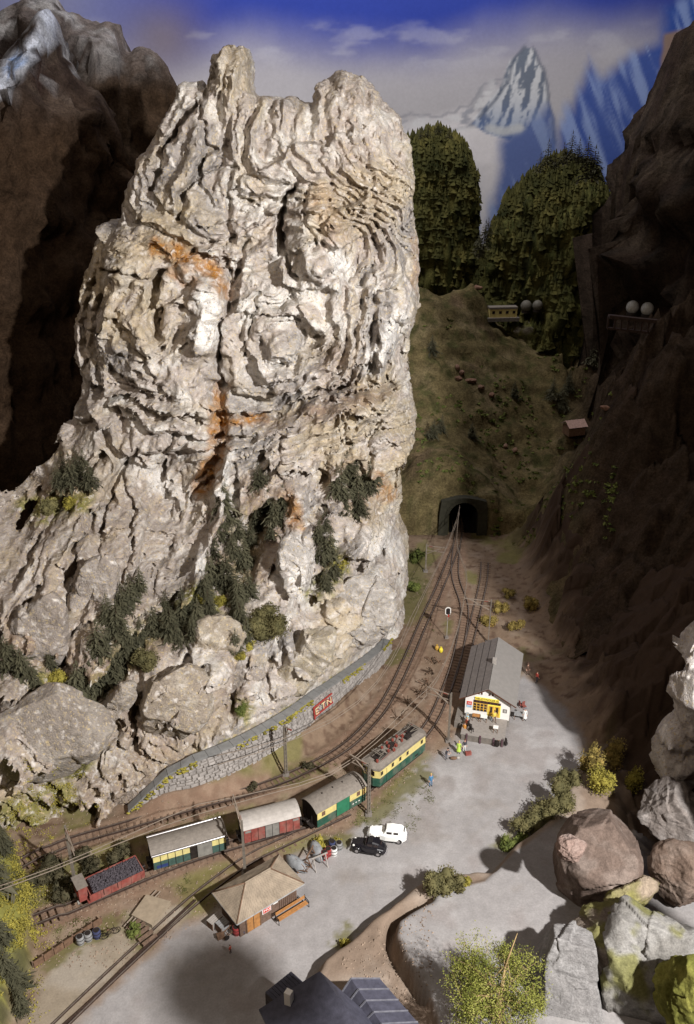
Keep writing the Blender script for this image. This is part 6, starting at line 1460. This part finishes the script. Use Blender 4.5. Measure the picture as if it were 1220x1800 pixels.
slab((385,1128), (3.4, 3.0, 2.7), (0, 15, 0), "square shouldered tan rock shelf left of the large round bush", 83, [((.1, -.5, .85), .6), ((0, -1, -.1), .62), ((1, -.2, 0), .75)], col=((.33, .28, .22), (.42, .37, .30)))
slab((300,1235), (4.2, 3.0, 5.0), (0, 22, 0), "large tan block with a ragged lower edge above the left end of the wall", 84, [((.1, -.9, .35), .55), ((-1, -.1, .1), .7)], col=((.32, .27, .22), (.40, .35, .29)))
slab((535,1165), (2.6, 2.6, 6.0), (5, 30, 0), "tall yellowish leaning slab right above the wall coping", 85, [((-.1, -1, .15), .55), ((-1, -.2, .2), .7)], col=((.40, .35, .27), (.50, .45, .38)))
slab((640,1075), (4.0, 2.6, 5.4), (0, 12, 0), "big pale blunt block under the dark crack at the tower's right foot", 86, [((.1, -1, .2), .55), ((0, -.1, 1), .78)], col=((.40, .37, .34), (.48, .45, .42)))
slab((520,992), (2.3, 2.0, 3.8), (0, -5, 0), "pale upright boulder standing among the conifers", 87, [((.1, -1, .2), .6)], col=((.46, .43, .40), (.58, .55, .52)))
slab((425,1195), (2.2, 2.0, 3.2), (0, 35, 0), "darker slanting block between the tan shelf and the yellowish slab", 88, [((0, -1, .3), .6)], col=((.27, .235, .205), (.33, .29, .26)))
slab((60,1115), (3.4, 2.4, 5.4), (0, 24, 0), "long slanting grey rib at the left edge above the trench", 89, [((0, -1, .3), .55)], col=((.29, .25, .22), (.36, .32, .29)))
slab((165,1050), (2.6, 2.2, 5.6), (0, 20, 0), "second slanting grey rib, right of the one at the left edge", 90, [((-.1, -1, .3), .55)], col=((.30, .26, .23), (.38, .34, .31)))
slab((240,1390), (3.4, 1.8, 1.6), (0, -25, 0), "low stepped slab on the brown scree left of the wall end", 91, [((0, -1, .4), .6)], col=((.27, .22, .18), (.33, .28, .24)))
# small orange rocks on the far meadow
for i, (u_, v_, lb) in enumerate([(804,648,"pinkish block at the top of the rock scatter on the far meadow"),(812,658,"orange stone in the rock scatter, second from the top"),(806,668,"small orange stone left in the far rock scatter"),(828,672,"long pink slab in the far rock scatter"),(845,683,"broad pinkish stone at the right of the far rock scatter"),(864,697,"lone pale stone below the far rock scatter"),(888,787,"small tan stone on the lower meadow"),(905,794,"second small tan stone on the lower meadow"),(1065,720,"tan rock at the right end of the meadow"),(838,508,"pale pointed rock on the meadow crest at the far left")]):
    h_ = hit(u_, v_)
    if h_: rock("stone", h_[0] + Vector((0, 0, .3)), (random.uniform(.5, .9) * (1.7 if 'slab' in lb or 'pointed' in lb or 'right end' in lb else 1), .65, .55), lb, 60 + i, col=((.24, .14, .10), (.30, .19, .14)), sub=3, rough=.12, planes=12, cut=(.6, .9))
# ---- far railway things
def far_hut():
    h_ = hit(1008, 762)[0]; t = empty("small_shed", h_, .3, "tiny shed with a pinkish roof on the far meadow", "shed"); MB().box((0, 0, .9), (3.6, 2.6, 1.9), c_wood).build('wall', t)
    m = MB(); m.loft([[(x, -1.7, 1.8), (x, 0, 2.9), (x, 1.7, 1.8), (x, 0, 2.7)] for x in (-2.1, 2.1)], plain("pink_roof", (.42, .28, .24), .8)); m.build('roof', t)
far_hut()
BV_far = [BV_val] + [bvh(o) for o in C.objects if o.name.split('.')[0] in ("wooded_hill", "dark_cliff", "grassy_knoll")]
def far_at(u_, v_, gap=4.0):
    h_ = hit(u_, v_, BV_far); return PY(u_, v_, h_[0].y - gap)
def tank(u_, v_, Y_, label, mat, r=1.6):
    p = far_at(u_, v_, 3.5); t = empty("tank", p, .15, label, "tank", "round tanks on the far bridge"); r *= p.y / 175
    m = MB(); m.ball((0, 0, 0), (r, r, r * 1.05), mat, 18, 12); m.build('tank_shell', t); MB().cyl((0, 0, -r), r * .8, .5, c_iron, 14).build('cradle', t)
c_tank = plain("tank_grey", (.42, .42, .40), .5); c_tankd = plain("tank_dim", (.13, .12, .10), .6)
tank(1112, 540, 165, "left of the two pale round tanks on the far bridge", c_tank, 1.25); tank(1138, 543, 165, "right of the two pale round tanks on the far bridge", c_tank, 1.25); tank(925, 538, 193, "left of the two dim brown tanks deep in the valley", c_tankd, 1.1); tank(945, 537, 193, "right of the two dim brown tanks deep in the valley", c_tankd, 1.0)
def bridge():
    ya_ = min(far_at(1085, 560).y, far_at(1150, 560).y, far_at(1120, 560).y) + 1; a, b = PY(1070, 556, ya_), PY(1165, 566, ya_); t = empty("girder_bridge", (a + b) / 2, 0, "dark girder bridge under the pale tanks at the far right", "bridge"); m = MB(); A, B_ = a - (a + b) / 2, b - (a + b) / 2
    MB().bar(A, B_, 1.0, c_rust, h=.5).build('deck', t); MB().bar(A + Vector((0, 0, -1.8)), B_ + Vector((0, 0, -1.8)), .5, c_rust, h=.3).build('lower_girder', t)
    for i in range(9): p = A.lerp(B_, i / 8); MB().bar(p, p + Vector((0, 0, -1.8)), .25, c_rust).build('strut', t)
    for i in (): p = A.lerp(B_, i / 8); MB().bar(p, p + Vector((0, 0, -14)), .8, c_mortar).build('pier', t)
bridge()
def far_train():
    p = far_at(883, 549, 4); t = empty("small_yellow_coach", p, .1, "tiny yellow railway coach standing in the dark valley", "railway coach"); MB().box((0, 0, 0), (6, 2, 1.8), c_yellow).build('body', t); MB().box((0, 0, 1.1), (6.2, 2.1, .4), c_roof).build('roof', t)
    for i in range(4): MB().box((-2.2 + i * 1.5, -1.02, .2), (.6, .05, .6), c_glass).build('window', t)
    MB().box((0, 0, -1.3), (7, 3, .8), c_mortar).build('track_bed', t)
far_train()
# ================================================================== VEGETATION
rv = random.Random(21)
def leaf_cloud(n, fn, size, rs, flat=0.0):
    """n small leaf quads at places given by fn(rs)"""
    P0 = np.array([fn(rs) for _ in range(n)]); a = rs.randn(n, 3); a[:, 2] *= (1 - flat); a /= np.linalg.norm(a, axis=1, keepdims=True); b = rs.randn(n, 3); b -= (b * a).sum(1, keepdims=True) * a; b /= np.linalg.norm(b, axis=1, keepdims=True)
    s = (size * rs.uniform(.6, 1.3, n))[:, None]; V = np.concatenate([P0 - a * s, P0 - b * s * .5, P0 + a * s, P0 + b * s * .5]); i = np.arange(n)
    return V, np.stack([i, i + n, i + 2 * n, i + 3 * n], 1)
FIR = []
def make_fir(seed, h=1.0, w=.30):
    rs = random.Random(seed); m = MB(); n = 15
    for k in range(n):
        f_ = (k + .5) / n; z = .12 + .86 * f_; L = w * (1 - f_) ** .8 * rs.uniform(.75, 1.2) + .025; nb = 7 if f_ < .7 else 5; a0 = rs.random() * 6.28
        for j in range(nb):
            a = a0 + 6.283 * j / nb + rs.uniform(-.3, .3); l = L * rs.uniform(.65, 1.15); d = Vector((math.cos(a), math.sin(a), 0)); sd = Vector((-d.y, d.x, 0)); dr = rs.uniform(.18, .5)
            p0 = Vector((0, 0, z)); p1 = p0 + d * l * .55 + Vector((0, 0, -l * dr * .35)); p2 = p0 + d * l + Vector((0, 0, -l * dr))
            wd = l * .16
            m.add([p0, p1 + sd * wd, p2, p1 - sd * wd], [(0, 1, 2, 3)], L_fir)
            for q in range(7):
                f2 = rs.uniform(.25, .95); c = p0.lerp(p2, f2) + Vector((0, 0, .01)); s2 = rs.choice((-1, 1)); l2 = l * .42 * rs.uniform(.6, 1.2)
                t_ = c + sd * s2 * l2 + d * l2 * .6 + Vector((0, 0, -l2 * rs.uniform(.0, .8))); m.add([c, c.lerp(t_, .5) + d * l2 * .13, t_, c.lerp(t_, .5) - d * l2 * .10], [(0, 1, 2, 3)], L_fir)
    m.add([(0, 0, 1.04), (.02, 0, .9), (-.01, .017, .9), (-.01, -.017, .9)], [(0, 1, 2), (0, 2, 3), (0, 3, 1)], L_fir)
    c = m.build('crown'); t = MB().cyl((0, 0, .42), .022, .84, c_bark, 6, r2=.008).build('trunk')
    FIR.append((c.data, t.data)); bpy.data.objects.remove(c); bpy.data.objects.remove(t)
for i in range(5): make_fir(i, 1, .27 + .03 * (i % 3))
def fir(loc, h, label, group, name="conifer", lean=.06):
    t = empty(name, loc, rv.random() * 6.28, label, "conifer", group); c, k = FIR[rv.randrange(len(FIR))]
    for nm, me in (('crown', c), ('trunk', k)): o = bpy.data.objects.new(nm, me); C.objects.link(o); o.parent = t
    t.scale = (h * rv.uniform(.9, 1.25), h * rv.uniform(.9, 1.25), h); t.rotation_euler = (rv.uniform(-lean, lean), rv.uniform(-lean, lean), rv.random() * 6.28); return t
def on_rock(u_, v_, sink=.15):
    h_ = hit(u_, v_, [BV_rock]); 
    if h_ is None: return G(u_, v_)
    return h_[0] + Vector((0, .25, -sink))
CL = [("dark conifer in the far left ledge group", [(128,858,5),(112,846,4),(150,852,4.5),(135,838,4),(104,862,3.5),(160,862,3.6)]),
      ("dark conifer in the dense row down the gully", [(398,925,5),(386,955,6),(410,985,5),(380,1005,6),(402,1040,6),(422,1068,5),(368,1032,5),(395,900,4.5),(415,950,5),(430,1000,4.5),(362,1060,4.5),(440,1050,4)]),
      ("dark conifer in the brown scree by the pale boulder", [(450,935,4),(470,880,4.5),(462,905,5),(484,922,4),(442,962,4),(478,950,4),(456,860,4),(500,900,3.5)]),
      ("drooping conifer in the high right clump", [(600,880,5),(625,892,6),(650,868,5),(612,850,5),(640,838,5),(590,872,4),(632,912,4.5),(660,845,4),(618,826,4),(605,905,4)]),
      ("dark conifer in the narrow cleft", [(560,958,4),(577,988,5),(562,1010,4.5),(586,1018,4),(570,935,3.5),(573,1040,3.5)]),
      ("dark conifer in the planted trench below the cliffs", [(40,1190,4),(62,1215,3.5),(150,1202,5),(166,1222,6),(192,1182,6),(222,1166,5),(246,1134,4),(176,1160,5),(140,1226,5),(20,1180,5),(185,1215,5),(205,1195,5),(90,1180,3.5)]),
      ("dark conifer on the rock step below the left cliff", [(205,1118,4.5),(190,1098,4.5),(230,1062,4),(215,1080,4),(245,1045,3.5)]),
      ("dark conifer in the thicket by the round bush", [(300,1122,5),(322,1100,5),(312,1140,4),(350,1112,5),(292,1090,4),(335,1075,4),(425,1105,4.5),(432,1130,4),(415,1155,3.5),(270,1115,4),(370,1090,4.5),(340,1130,4),(415,1085,4)]),
      ("small conifer in the lower left corner", [(12,1720,4),(30,1745,4),(5,1660,4),(40,1780,3.5),(10,1500,4),(-10,1560,5)])]
for lb, L_ in CL:
    us = sorted(q[0] + q[1] * 1e-3 for q in L_); N_ = len(L_); ORD = ['first', 'second', 'third', 'fourth', 'fifth', 'sixth', 'seventh']
    for (a, b, h) in L_:
        k_ = us.index(a + b * 1e-3); od = (ORD[k_] + ' from the left') if k_ < (N_ + 1) // 2 else (ORD[N_ - 1 - k_] + ' from the right'); od = od.replace('first from the left', 'leftmost').replace('first from the right', 'rightmost')
        fir(on_rock(a, b) if b < 1400 else G(a, b), h * rv.uniform(.9, 1.1), od + ' ' + lb.replace('in the ', 'of the ', 1), lb.replace("dark conifer", "conifers").replace("dark drooping conifer", "conifers").replace("small dark conifer", "conifers"))
# foam bushes
def bush(loc, r, label, mat, seed, n=900, cat="bush", sq=.85, group=None, leaf=.16, name="bush"):
    rs = np.random.RandomState(seed); t = empty(name, loc, 0, label, cat, group); bl = [(rs.uniform(-.5, .5), rs.uniform(-.5, .5), rs.uniform(.2, .9), rs.uniform(.28, .55)) for _ in range(9)]
    def fn(rs):
        c = bl[rs.randint(9)]; d = rs.randn(3); d /= np.linalg.norm(d); k = c[3] * (1.2 - .5 * rs.rand() ** .6); return ((c[0] + d[0] * k) * r, (c[1] + d[1] * k) * r, max(-.1, (c[2] + d[2] * k) * sq) * r)
    V, Q = leaf_cloud(int(n * 1.7), fn, leaf * .82, rs); mesh_np('foliage', V, Q, mat, t, smooth=False)
    m = MB(); 
    for c in bl: m.ball((c[0] * r, c[1] * r, c[2] * r * sq), (c[3] * r * .66,) * 3, mat, 8, 6)
    m.build('inner_foliage', t); return t
BU = [((476,1112),3.1,"large round dark olive bush at the foot of the tower's gully",L_olive,2600,'r'),((256,1178),2.1,"round olive green bush in the trench left of centre",L_olive,1500,'r'),((350,1062),1.5,"yellow green bush among the conifers left of the round bush",L_yel,700,'r'),((388,1062),1.1,"small bright yellow bush above the brown rock shelf",L_yel,500,'r'),
      ((130,892),1.5,"bright yellow moss bush under the left ledge conifers",L_yel,800,'r'),((88,902),1.7,"olive yellow bush left of the bright yellow one on the ledge",L_olive,800,'r'),((598,1000),1.4,"yellow bush in the cleft beside the pale boulder",L_yel,700,'r'),((554,1048),1.1,"small yellow green bush under the dark rock crack",L_yel,500,'r'),
      ((98,1198),1.4,"yellow moss bush at the left end of the trench",L_yel,600,'r'),((132,1222),1.3,"olive bush above the flat slab rock",L_olive,700,'r'),((426,1252),1.0,"small green bush in the rock cleft above the wall coping",L_grn,450,'r'),((438,1140),.9,"tiny yellow bush under the large round bush",L_yel,300,'r'),((352,1335),.8,"small moss tuft at the left end of the wall coping",L_yel,260,'r'),
      ((420,1160),1.1,"yellow brown tuft at the shelf edge below the round bush",L_yel,300,'r'),((320,1075),1.2,"olive tuft behind the yellow bush",L_olive,400,'r'),
      ((772,1566),1.9,"low olive bush on the road wall left part, beside the yard",L_olive,1100,'g'),((800,1562),1.3,"smaller olive bush touching the low olive one on the road wall",L_olive,700,'g'),((818,1556),.7,"tiny yellow tuft at the right end of the road wall bushes",L_yel,250,'g'),
      ((925,1462),2.2,"broad brown olive bush at the right edge of the yard, nearest the road",L_olive,1400,'g'),((952,1440),2.3,"middle brown olive bush of the group at the right edge of the yard",L_olive,1400,'g'),((985,1420),2.4,"brown olive bush right of the middle one near the big boulder",L_olive,1400,'g'),((1000,1385),1.8,"upper brown olive bush at the foot of the shaded slope",L_olive,900,'g'),
      ((893,1490),1.1,"low bright green patch of plants at the yard edge",L_grn,600,'g'),((915,1478),1.0,"second low green patch of plants touching the brown bush",L_grn,500,'g'),
      ((1060,1400),1.9,"tall yellow green shrub leaning over the brown boulder",L_yel,1200,'t'),((1035,1365),1.8,"tall olive yellow shrub left of the leaning one",L_autumn,1000,'t'),((1110,1395),1.5,"yellow green shrub nearest the pale hollowed boulder",L_yel,900,'t'),((1075,1345),1.7,"shaded olive shrub at the top of the right hand shrubs",L_autumn,900,'t'),
      ((858,1098),1.5,"yellow autumn bush at the far left corner behind the station roof",L_autumn,600,'g'),((905,1108),1.8,"orange flecked autumn bush right behind the station roof",L_autumn,800,'g'),((880,1075),1.5,"shaded autumn bush between the mast and the orange flecked bush",L_autumn,500,'g'),((930,1068),1.8,"shaded ochre bush farther up the valley behind the station",L_autumn,600,'g'),((895,1050),1.4,"small ochre bush highest up behind the station",L_autumn,400,'g'),
      ((92,1540),1.8,"dark bush left of the mast behind the coal wagon",L_dk,800,'g'),((68,1555),1.3,"low dark bush at the left beside the track",L_dk,500,'g'),((112,1575),1.6,"dark bush right in front of the mast foot",L_dk,600,'g'),((165,1530),1.5,"dark olive bush behind the coal load",L_dk,700,'g'),((195,1518),1.3,"brown bush between coal wagon and rock slope",L_dk,500,'g'),((140,1510),1.2,"low dark bush just right of the mast",L_dk,400,'g'),((215,1500),1.2,"dark bush at the rear end of the silver roofed wagon",L_dk,400,'g'),
      ((238,1640),.9,"low green tuft below the loading ramp",L_grn,350,'g'),((560,1488),.9,"yellow tuft behind the barrel row",L_yel,300,'g'),((590,1486),.8,"second yellow tuft behind the barrel row",L_yel,250,'g'),((608,1662),.7,"yellow flowering tuft on the yard side of the brown bank",L_yel,250,'g'),((540,1350),.8,"brown weed tuft between the wall and the outer track",L_dk,250,'g'),((445,1385),.8,"low weeds at the foot of the retaining wall",L_dk,250,'g'),((725,1040),1.6,"mossy bush at the foot of the tower beside the track",L_grn,500,'g'),((735,985),1.8,"dark green bush on the bank between tower and tunnel",L_grn,600,'g')]
for i, (uv, r, lb, mt, n, md_) in enumerate(BU):
    loc = on_rock(*uv) if md_ == 'r' else G(*uv)
    bush(loc, r, lb, mt, 100 + i, n, sq=.85 if md_ != 't' else 1.9, leaf=.15 if n < 2000 else .17)
# moss carpets on rock and slopes: small clumps
def carpet(name, pts, mat, size, n, label=None, near=True):
    rs = np.random.RandomState(len(pts) + n); V, Q = leaf_cloud(n, lambda r_: pts[r_.randint(len(pts))] + r_.randn(3) * np.array([.22, .22, .07]), size, rs, .5); o = mesh_np(name, V, Q, mat, smooth=False); o['kind'] = 'stuff'; return o
pts_ = []
for (a, b, w, k) in [(20,1600,30,120),(30,1680,22,120),(15,1540,24,100),(45,1640,14,80),(40,1570,14,60),(40,1760,24,40),(70,1420,40,40),(95,1395,26,40),(30,1450,30,40),(120,1350,14,20),(50,1500,20,20),(60,1900,20,10)]:
    for _ in range(k):
        uu, vv = rv.gauss(a, w), rv.gauss(b, w); h_ = hit(uu, vv, [BV_rock]); g_ = G(uu, vv); p = h_[0] if (h_ and h_[0].z > g_.z - .2 and b < 1480) else g_; pts_.append(np.array(p))
carpet("moss", pts_, L_yel, .10, 20000)
pts_ = []
for _ in range(500):
    uu, vv = rv.choice([(rv.uniform(100, 340), rv.uniform(1540, 1660)), (rv.uniform(560, 760), rv.uniform(1340, 1460)), (rv.uniform(180, 560), rv.uniform(1400, 1470)), (rv.uniform(690, 760), rv.uniform(980, 1120))]); p = G(uu, vv)
    if vnoise(np.array(p.x / 3.), np.array(p.y / 3.), np.array(1.)) > -.05 and min(np.hypot(*(TR[k] - np.array([p.x, p.y])).T).min() for k in range(3)) > 1.1: pts_.append(np.array(p))
carpet("weeds", pts_, L_grn, .07, 5000); carpet("dry_grass", pts_[::-1], L_olive, .07, 5000)
pts_ = []
BVv = [BV_val]
for _ in range(900):
    uu, vv = rv.uniform(730, 1090), rv.uniform(560, 960); h_ = hit(uu, vv, BVv)
    if h_ and not (abs(h_[0].x - 20.3) < 5 and h_[0].y > 137 and h_[0].z < 7) and vnoise(np.array(h_[0].x / 5.), np.array(h_[0].y / 5.), np.array(1.)) > .0: pts_.append(np.array(h_[0]))
carpet("scrub", pts_, L_grn, .35, 5000)
# woods on the far hills and single conifers on their crests
def wood(hillname, n, hmin, hmax, seed):
    rs = np.random.RandomState(seed); V = []; F_ = []
    for o in [o for o in C.objects if o.name.split('.')[0] == hillname]:
        me = o.data; nv = len(me.vertices); co = np.empty(nv * 3, np.float32); me.vertices.foreach_get("co", co); co = co.reshape(-1, 3)
        no = np.empty(nv * 3, np.float32); me.vertices.foreach_get("normal", no); no = no.reshape(-1, 3)
        ok = np.where((co[:, 2] > 8) & (co[:, 1] < co[:, 1].mean() + 4))[0]; pick = ok[rs.randint(len(ok), size=n)]; b = 0; V = []; F_ = []
        for p in co[pick]:
            h = rs.uniform(hmin, hmax); w = h * rs.uniform(.2, .3); a = rs.rand() * 6.28
            for lv in range(3):
                z0 = h * (lv * .28); z1 = h * (.5 + lv * .27); ww = w * (1.3 - lv * .3); k = len(V); V.append((p[0] + rs.randn() * .05, p[1], p[2] + z1))
                for j in range(5): t_ = a + lv + j * 1.257; rr = ww * rs.uniform(.7, 1.3); V.append((p[0] + rr * math.cos(t_), p[1] + rr * math.sin(t_), p[2] + z0 + rs.uniform(-.15, .1) * h))
                F_ += [(k, k + 1 + j, k + 1 + (j + 1) % 5) for j in range(5)]
        w_ = mesh_np('trees', V, F_, L_wood, o, smooth=False); w_['kind'] = 'stuff'
L_wood = leafmat("far_wood", (0.03, 0.034, 0.012), (0.10, 0.095, 0.03), (0.19, 0.165, 0.05), .25)
wood("wooded_hill", 2800, .6, 2.8, 3); wood("grassy_knoll", 300, .6, 1.6, 5)
def skyline(u_, v_, Y_, h, lb, gr):
    p = PY(u_, v_, Y_); fir(p, h, lb, gr, lean=.03)
for (a, b, h) in [(962,296,5.5),(975,300,4),(1002,286,6),(1016,290,5),(1030,300,6.5),(1046,312,5),(948,305,4),(990,292,4.5),(1040,320,7)]: skyline(a, b, 190, h, "small conifer on the dark knoll's crest", "conifers on the crest of the dark knoll")
for (a, b, h) in [(850,440,6),(842,455,5),(858,418,4)]: skyline(a, b, 186, h, "small conifer at the knoll's left foot", "conifers at the left foot of the knoll")
for (a, b, h) in [(752,243,3),(770,240,3.2),(790,245,2.8),(740,246,2.6)]: skyline(a, b, 202, h, "tiny conifer on the rounded wooded hill", "conifers on top of the wooded hill")
for (a, b, h) in [(905,700,4),(985,720,6),(1000,690,5),(970,700,5),(775,760,4),(760,620,4),(830,770,3.5),(1040,640,5),(1060,620,5),(760,770,4),(1020,600,6),(1050,560,6),(1000,560,6),(1080,600,7),(1030,520,6)]:
    h_ = hit(a, b, [BV_val]); 
    if h_: fir(h_[0] - Vector((0, 0, .2)), h, "dark conifer on the shaded valley slope", "conifers scattered over the shaded valley")
by = {}
for o in C.objects:
    if o.parent is None and 'label' in o and o['label'] in ("small conifer on the dark knoll's crest", "small conifer at the knoll's left foot", "tiny conifer on the rounded wooded hill", "dark conifer on the shaded valley slope"): by.setdefault(o['label'], []).append(o)
ORD = ['leftmost', 'second from left', 'third from left', 'fourth from left', 'fifth from left', 'sixth from left', 'seventh from left']
for lb, L_ in by.items():
    L_.sort(key=lambda o: QA(o.location.x, o.location.y, o.location.z)[0]); N_ = len(L_)
    for k_, o in enumerate(L_): o['label'] = (ORD[k_] if k_ < (N_ + 1) // 2 else ORD[N_ - 1 - k_].replace('left', 'right')) + ' ' + lb
# ---- foreground tree
def fore_tree():
    base = P(868, 1850, 2.9); c = PY(872, 1752, 46.5); t = empty("birch_tree", base, 0, "sparse yellow green leafy tree at the bottom edge, right of centre", "tree"); rs = np.random.RandomState(9); m = MB(); cl = c - base; tips = []
    lt = plain("pale_bark", (0.30, 0.21, 0.10), .8, 0, .3, 4)
    trunk = [Vector((0, 0, 0)), Vector((.3, .1, 1.8)), Vector((.2, .5, 3.4)), cl + Vector((.6, .6, 2.6)), cl + Vector((1.7, 2.2, 4.4))]
    for p, q, w0, w1 in zip(trunk[:-1], trunk[1:], (.42, .34, .27, .18), (.34, .27, .18, .06)): m.bar(p, q, w0, lt, n=7, w2=w1, smooth=True)
    m.build('trunk', t); m = MB()
    for i in range(40):
        a = rs.rand() * 6.28; f0 = rs.uniform(.15, .8); j = min(3, int(f0 * 4)); s0 = trunk[j].lerp(trunk[j + 1], f0 * 4 - j if f0 < 1 else 1); e = cl + Vector((math.cos(a) * rs.uniform(2, 4.8), math.sin(a) * rs.uniform(1.6, 4.2), rs.uniform(-2.0, 2.9)))
        mid = s0.lerp(e, .5) + Vector((0, 0, .5)); m.bar(s0, mid, .08, lt, n=5, w2=.045); m.bar(mid, e, .045, lt, n=5, w2=.015)
        tips += [(mid, e)] * 2; tips.append((s0, mid))
        for k in range(5):
            s2 = mid.lerp(e, rs.rand()); e2 = s2 + Vector(rs.randn(3) * .75); m.bar(s2, e2, .028, lt, n=3, w2=.01); tips.append((s2, e2)); tips.append((s2, e2))
    m.build('branch', t); P_ = []
    n = 26000
    def fn(rs):
        p, q = tips[rs.randint(len(tips))]; return np.array(p.lerp(q, rs.rand() ** .6)) + rs.randn(3) * .30
    V, Q = leaf_cloud(n, fn, .08, rs); mesh_np('leaves', V, Q, L_birch, t, smooth=False)
fore_tree()
# tall pine added out of view to throw a soft shadow on the yard
def shadow_tree():
    b = Vector((23.4, 24.0, 0)); t = empty("shadow_pine", b, 0, "tall bare stemmed pine added out of view to shadow the yard", "tree"); MB().bar((0, 0, 0), (0, 0, 44), .5, c_bark, n=8, w2=.3, smooth=True).build('trunk', t)
    rs = np.random.RandomState(12); V, Q = leaf_cloud(5000, lambda r_: (lambda d: d / np.linalg.norm(d) * r_.rand() ** .4 * np.array([2.5, 2.5, 1.5]) + np.array([.3, -.2, 43.9]))(r_.randn(3)), .16, rs); mesh_np('crown', V, Q, L_fir, t, smooth=False)
shadow_tree()
rock("crag", Vector((39, 34, 15)), (2.3, 2.3, 21.5), "rock pinnacle added out of view to shade the brown boulder", 78, sub=5, rough=.04, planes=4, cut=(.9, 1), col=((.10,.075,.06),(.15,.12,.10)), flake=.02)  # unseen blocker added to put the boulder and road in soft shade
# scattered gravel on the banks
def gravel():
    rs = np.random.RandomState(4); V = []; F_ = []
    for _ in range(5000):
        uu, vv = (rs.uniform(60, 620), rs.uniform(1420, 1700)) if rs.rand() < .55 else ((rs.uniform(600, 800), rs.uniform(1000, 1440)) if rs.rand() < .7 else (rs.uniform(600, 760), rs.uniform(1600, 1800)))
        p = P(uu, vv, 0.); V.append((p.x, p.y, rs.uniform(.04, .13)))
    V = np.array(V); z = ground_h(V[:, 0], V[:, 1]); ok = poly_sd(V[:, 0], V[:, 1], YARD) < .5; C0 = np.stack([V[:, 0], V[:, 1], z], 1)[ok]; s = V[ok][:, 2:3]; n = len(C0)
    base = np.array([(1, 0, 0), (-.5, .87, 0), (-.5, -.87, 0), (0, 0, 1), (0, 0, -.6)]); VV = (C0[:, None] + base[None] * s[:, None] * rs.uniform(.6, 1.4, (n, 5, 1))).reshape(-1, 3); F0 = np.array([(0, 1, 3), (1, 2, 3), (2, 0, 3)]); FF = (F0[None] + np.arange(n)[:, None, None] * 5).reshape(-1, 3)
    o = mesh_np("gravel", VV, FF, plain("gravel_brown", (.24, .18, .135), .9, 0, .5, 1.5), smooth=False); o['kind'] = 'stuff'
gravel()
